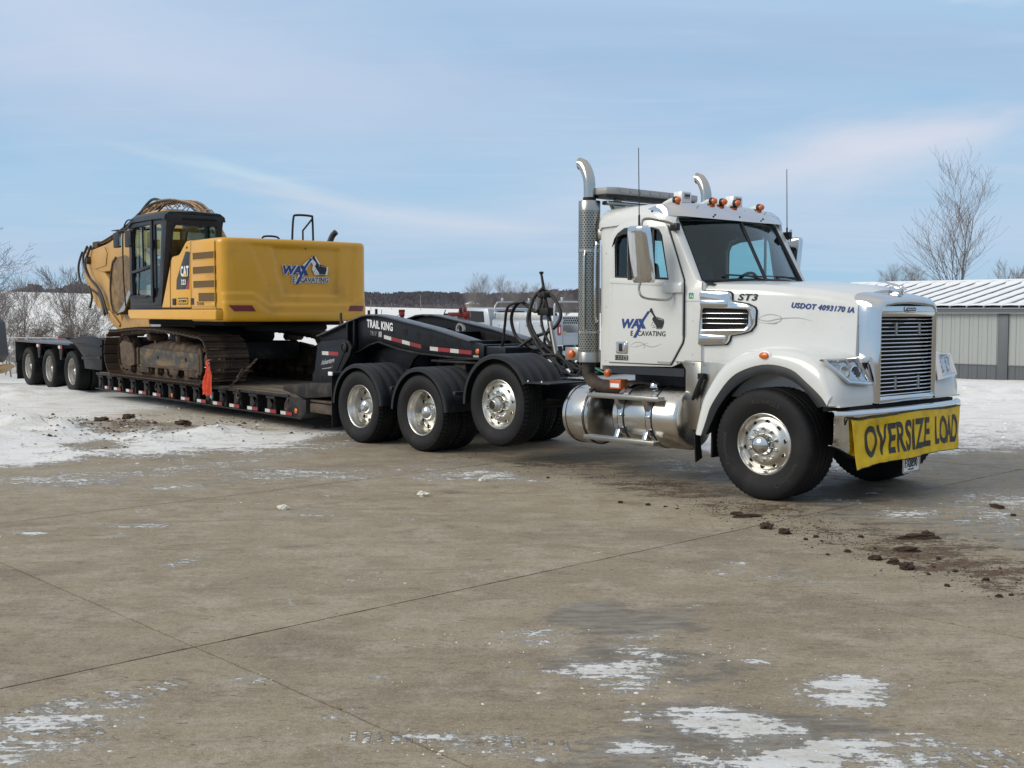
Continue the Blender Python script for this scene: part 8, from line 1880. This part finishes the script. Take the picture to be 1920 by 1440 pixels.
# machine at the left edge
def build_left():
    t = thing('loader', 'black and yellow machine cut off by the left edge of the frame', 'loader', (-15.50, 34.0, 0), R(4))
    part('engine_cover', MB().prism([(-2.6, .30), (-.02, .30), (.10, .50), (.02, 1.52), (-.12, 1.66), (-.50, 1.70), (-2.6, 1.70)], 'y', -.1, 1.8), MAT['black_plastic'], t, bevel=.03)
    part('side_stripe', MB().prism([(-2.6, .25), (-.24, .25), (-.20, 1.2), (-2.6, 1.2)], 'y', -.13, -.105), YL, t, bevel=.006)
    part('base_frame', MB().prism([(-2.7, -.06), (-.10, -.06), (.24, .12), (.20, .22), (-2.7, .20)], 'y', -.25, 1.9), MAT['boom_yellow'], t, bevel=.02)
    part('edge_mark', MB().box(-.10, -.02, -.115, -.105, 1.52, 1.55), MAT['logo_white'], t)
    part('cover_rib', MB().box(-.16, -.10, -.12, -.10, .4, 1.5), MAT['black_plastic'], t)
    part('lift_hose', MB().tube(smoothpath([(-.9, 0, 2.28), (-.45, 0, 2.36), (-.20, 0, 2.28), (-.35, 0, 2.10), (-.8, 0, 2.05)], 5), .07, 8), MAT['hose_rubber'], t, smooth=60)
    part('lift_arm', MB().box(-2.4, -.6, 0, .2, 1.7, 2.4), MAT['black_plastic'], t, bevel=.03)
build_left()
# clods, stones and snow chunks on the yard
def clod_mesh(seed, m, flat=.6):
    rg_ = random.Random(seed); bm = bmesh.new(); bmesh.ops.create_icosphere(bm, subdivisions=3, radius=1.0)
    for v in bm.verts:
        n_ = noise.noise(v.co * 1.6 + Vector((seed * 3.1, 0, 0))) * .55 + noise.noise(v.co * 3.5 + Vector((seed, 5, 0))) * .45
        v.co *= 1 + n_; v.co.z *= flat
    me = bpy.data.meshes.new('clod'); bm.to_mesh(me); bm.free(); me.materials.append(m); me.shade_smooth(); me.set_sharp_from_angle(angle=R(18)); return me
CL = [clod_mesh(i, MAT['clod_soil']) for i in range(5)]; SCK = [clod_mesh(i + 9, MAT['snow_chunk'], .7) for i in range(3)]
def clod(me, name, x, y, s, lab, cat, group=None, sx=1.0, sy=1.0):
    o = ob(name, me); z = float(lot_height(np.array([x]), np.array([y]))[0]); o.location = (x, y, z + s * .35); o.scale = (s * sx, s * sy, s); o.rotation_euler = (0, 0, x * 7.7 + y * 3); tag(o, lab, cat, group); return o
GC = 'soil clods on the concrete in front of the truck'
for i, (x, y, s, lab, sx, sy) in enumerate([
    (2.17, 9.82, .052, 'largest round dark soil clod just below the flat slab of mud', 1.1, .9), (2.27, 9.58, .045, 'second round soil clod beside a scatter of crumbs', 1.2, .9),
    (2.11, 10.35, .030, 'long flat slab of dark mud ahead of the front tyre', 4.2, 1.3), (2.05, 10.50, .028, 'thin mud flake behind the long flat slab of mud', 2.2, 1.2),
    (3.30, 9.35, .040, 'long dark mud ridge at the right with crumbs around it', 4.0, 1.0), (3.42, 9.45, .045, 'knobbly clod at the far end of the long mud ridge', 1.4, 1.0), (2.84, 8.24, .050, 'dark clod nearest the camera below the tyre mud smear', 1.1, 1.0), (3.05, 8.86, .036, 'flat dark clod on the mud smear under the long ridge', 2.6, 1.0),
    (2.71, 8.56, .040, 'clod with a broken top left of the mud smear', 1.2, .9), (2.80, 8.42, .038, 'clod touching its neighbour at the foot of the mud smear', 1.2, .9), (4.58, 10.85, .035, 'flat dark clod on the bluish ice at the right', 2.6, 1.1),
    (-6.76, 19.05, .10, 'large brown lump of earth on the snow left of the dirt patch', 1.8, 1.2), (-6.2, 18.7, .08, 'brown lump of earth at the middle of the dirt patch', 1.5, 1.2), (-5.3, 18.6, .09, 'brown lump of earth at the right end of the dirt patch', 1.6, 1.1)]):
    clod(CL[i % 5], 'soil_clod', x, y, s, lab, 'clod', GC if x > 0 else 'earth lumps in the snow', sx, sy)
for i, (x, y) in enumerate([(2.49, 9.25), (2.38, 9.31), (2.58, 8.83), (2.4, 8.73), (3.3, 9.47), (2.83, 8.95), (2.93, 7.72), (3.26, 7.88), (3.25, 7.46), (3.16, 7.43), (1.55, 10.78), (0.4, 12.8), (1.05, 11.15), (-.32, 12.56), (2.86, 9.42), (2.93, 8.07), (3.18, 8.56), (4.54, 10.42), (2.31, 9.56), (2.49, 9.42), (3.05, 8.3), (3.15, 8.15), (1.30, 11.0), (1.45, 10.9)]):
    clod(CL[i % 5], 'soil_clod', x, y, .012 + .010 * ((i * 7) % 5) / 4, 'small dark soil clod among the crumbs on the concrete', 'clod', 'small soil clods on the concrete', 1.2, 1.0)
clod(SCK[0], 'snow_chunk', -2.14, 10.76, .042, 'creamy white chunk of ice alone on the bare concrete, left one', 'ice chunk', None, 1.1, .8)
clod(SCK[1], 'snow_chunk', -.90, 11.57, .045, 'flat pale ice chunk on the concrete below the tandem wheels', 'ice chunk', None, 1.3, .8)
clod(SCK[2], 'snow_chunk', -.32, 12.56, .040, 'pale grey ice chunk at the edge of the truck shadow', 'ice chunk', None, 1.2, .9)
def build_crumbs():
    rg_ = random.Random(9)
    def cluster(n, fn, m, name, lab, cat, smin, smax, hk=1.0):
        mb = MB()
        for _ in range(n):
            x, y = fn(); s = rg_.uniform(smin, smax) * (1 if rg_.random() < .85 else 1.9); z = float(lot_height(np.array([x]), np.array([y]))[0])
            pts = [(x + s * rg_.uniform(.7, 1.3) * math.cos(a), y + s * rg_.uniform(.7, 1.3) * math.sin(a), z - .002) for a in (0, 1.3, 2.5, 3.8, 5.0)]
            mb.add(pts + [(x + rg_.uniform(-.3, .3) * s, y, z + s * rg_.uniform(.3, .7) * hk)], [(0, 1, 5), (1, 2, 5), (2, 3, 5), (3, 4, 5), (4, 0, 5)])
        o = part(name, mb, m, None, smooth=0, kind='stuff'); o['label'] = lab; o['category'] = cat
    line = [(-.9, 15.4), (.5, 13.6), (1.3, 12.6), (2.0, 11.2), (2.5, 9.9), (3.0, 8.9), (3.4, 7.6)]
    def f():
        t = rg_.random() * (len(line) - 1); i = int(t); a, b = line[i], line[i + 1]; u = t - i
        if rg_.random() < .45: i, u = rg_.choice([(4, rg_.random()), (5, rg_.random()), (3, rg_.random())]); a, b = line[i], line[i + 1]
        return a[0] + (b[0] - a[0]) * u + rg_.gauss(0, .28), a[1] + (b[1] - a[1]) * u + rg_.gauss(0, .24)
    cluster(3600, f, MAT['clod_soil'], 'soil_crumbs', 'scatter of small soil crumbs along the tyre track', 'soil', .003, .009)
    cluster(500, lambda: (-6.0 + rg_.gauss(0, .8), 17.6 + rg_.gauss(0, 1.0)), MAT['clod_soil'], 'dirt_crumbs', 'loose brown dirt over the snow patch at the left', 'dirt', .008, .03)
    cluster(260, lambda: (rg_.uniform(-4, 4) , rg_.uniform(5, 13)), MAT['clod_soil'], 'grit', 'dark grit scattered over the concrete yard', 'grit', .003, .007)
    def g():
        i = rg_.choice(SNOW); return i[0] + rg_.gauss(0, i[2] * .8), i[1] + rg_.gauss(0, i[3] * .9)
    cluster(420, g, MAT['snow_chunk'], 'snow_crumbs', 'small crumbs of snow around the icy patches', 'snow', .003, .008)
    PT = [(-.18, 4.89, .45, .10), (-.35, 4.95, .5, .10), (1.19, 4.69, .6, .12), (-2.0, 5.3, .35, .2), (.52, 5.82, .25, .2), (.05, 6.5, .2, .12), (.8, 6.34, .2, .2), (1.73, 5.61, .3, .15), (-1.2, 4.9, .8, .15)]
    def g2():
        q = rg_.choice(PT); return q[0] + rg_.gauss(0, q[2]), q[1] + rg_.gauss(0, q[3])
    cluster(260, g2, MAT['snow_chunk'], 'snow_scraps', 'flat scraps of trodden snow around the near icy patches', 'snow', .004, .010, .25)
    cluster(500, lambda: (rg_.uniform(-10, -4), rg_.uniform(14, 23)), MAT['snow_dirty'], 'snow_lumps', 'lumps of ploughed snow left of the trailer', 'snow', .010, .028)
    cluster(220, lambda: (rg_.uniform(5, 14), rg_.uniform(15, 30)), MAT['snow'], 'snow_lumps', 'lumps of ploughed snow right of the truck', 'snow', .012, .035)
    cluster(160, lambda: (-4.6 + rg_.gauss(0, 1.6), 18.5 + rg_.gauss(0, .9)), MAT['clod_soil'], 'dirt_crumbs', 'dark bits of mud on the packed snow beside the trailer', 'dirt', .008, .03)
build_crumbs()
# nothing sits deeper than thing > part > sub-part
def _depth(o):
    d = 1
    while o.parent: o = o.parent; d += 1
    return d
for _o in list(bpy.data.objects):
    while _depth(_o) > 3: _o.parent = _o.parent.parent
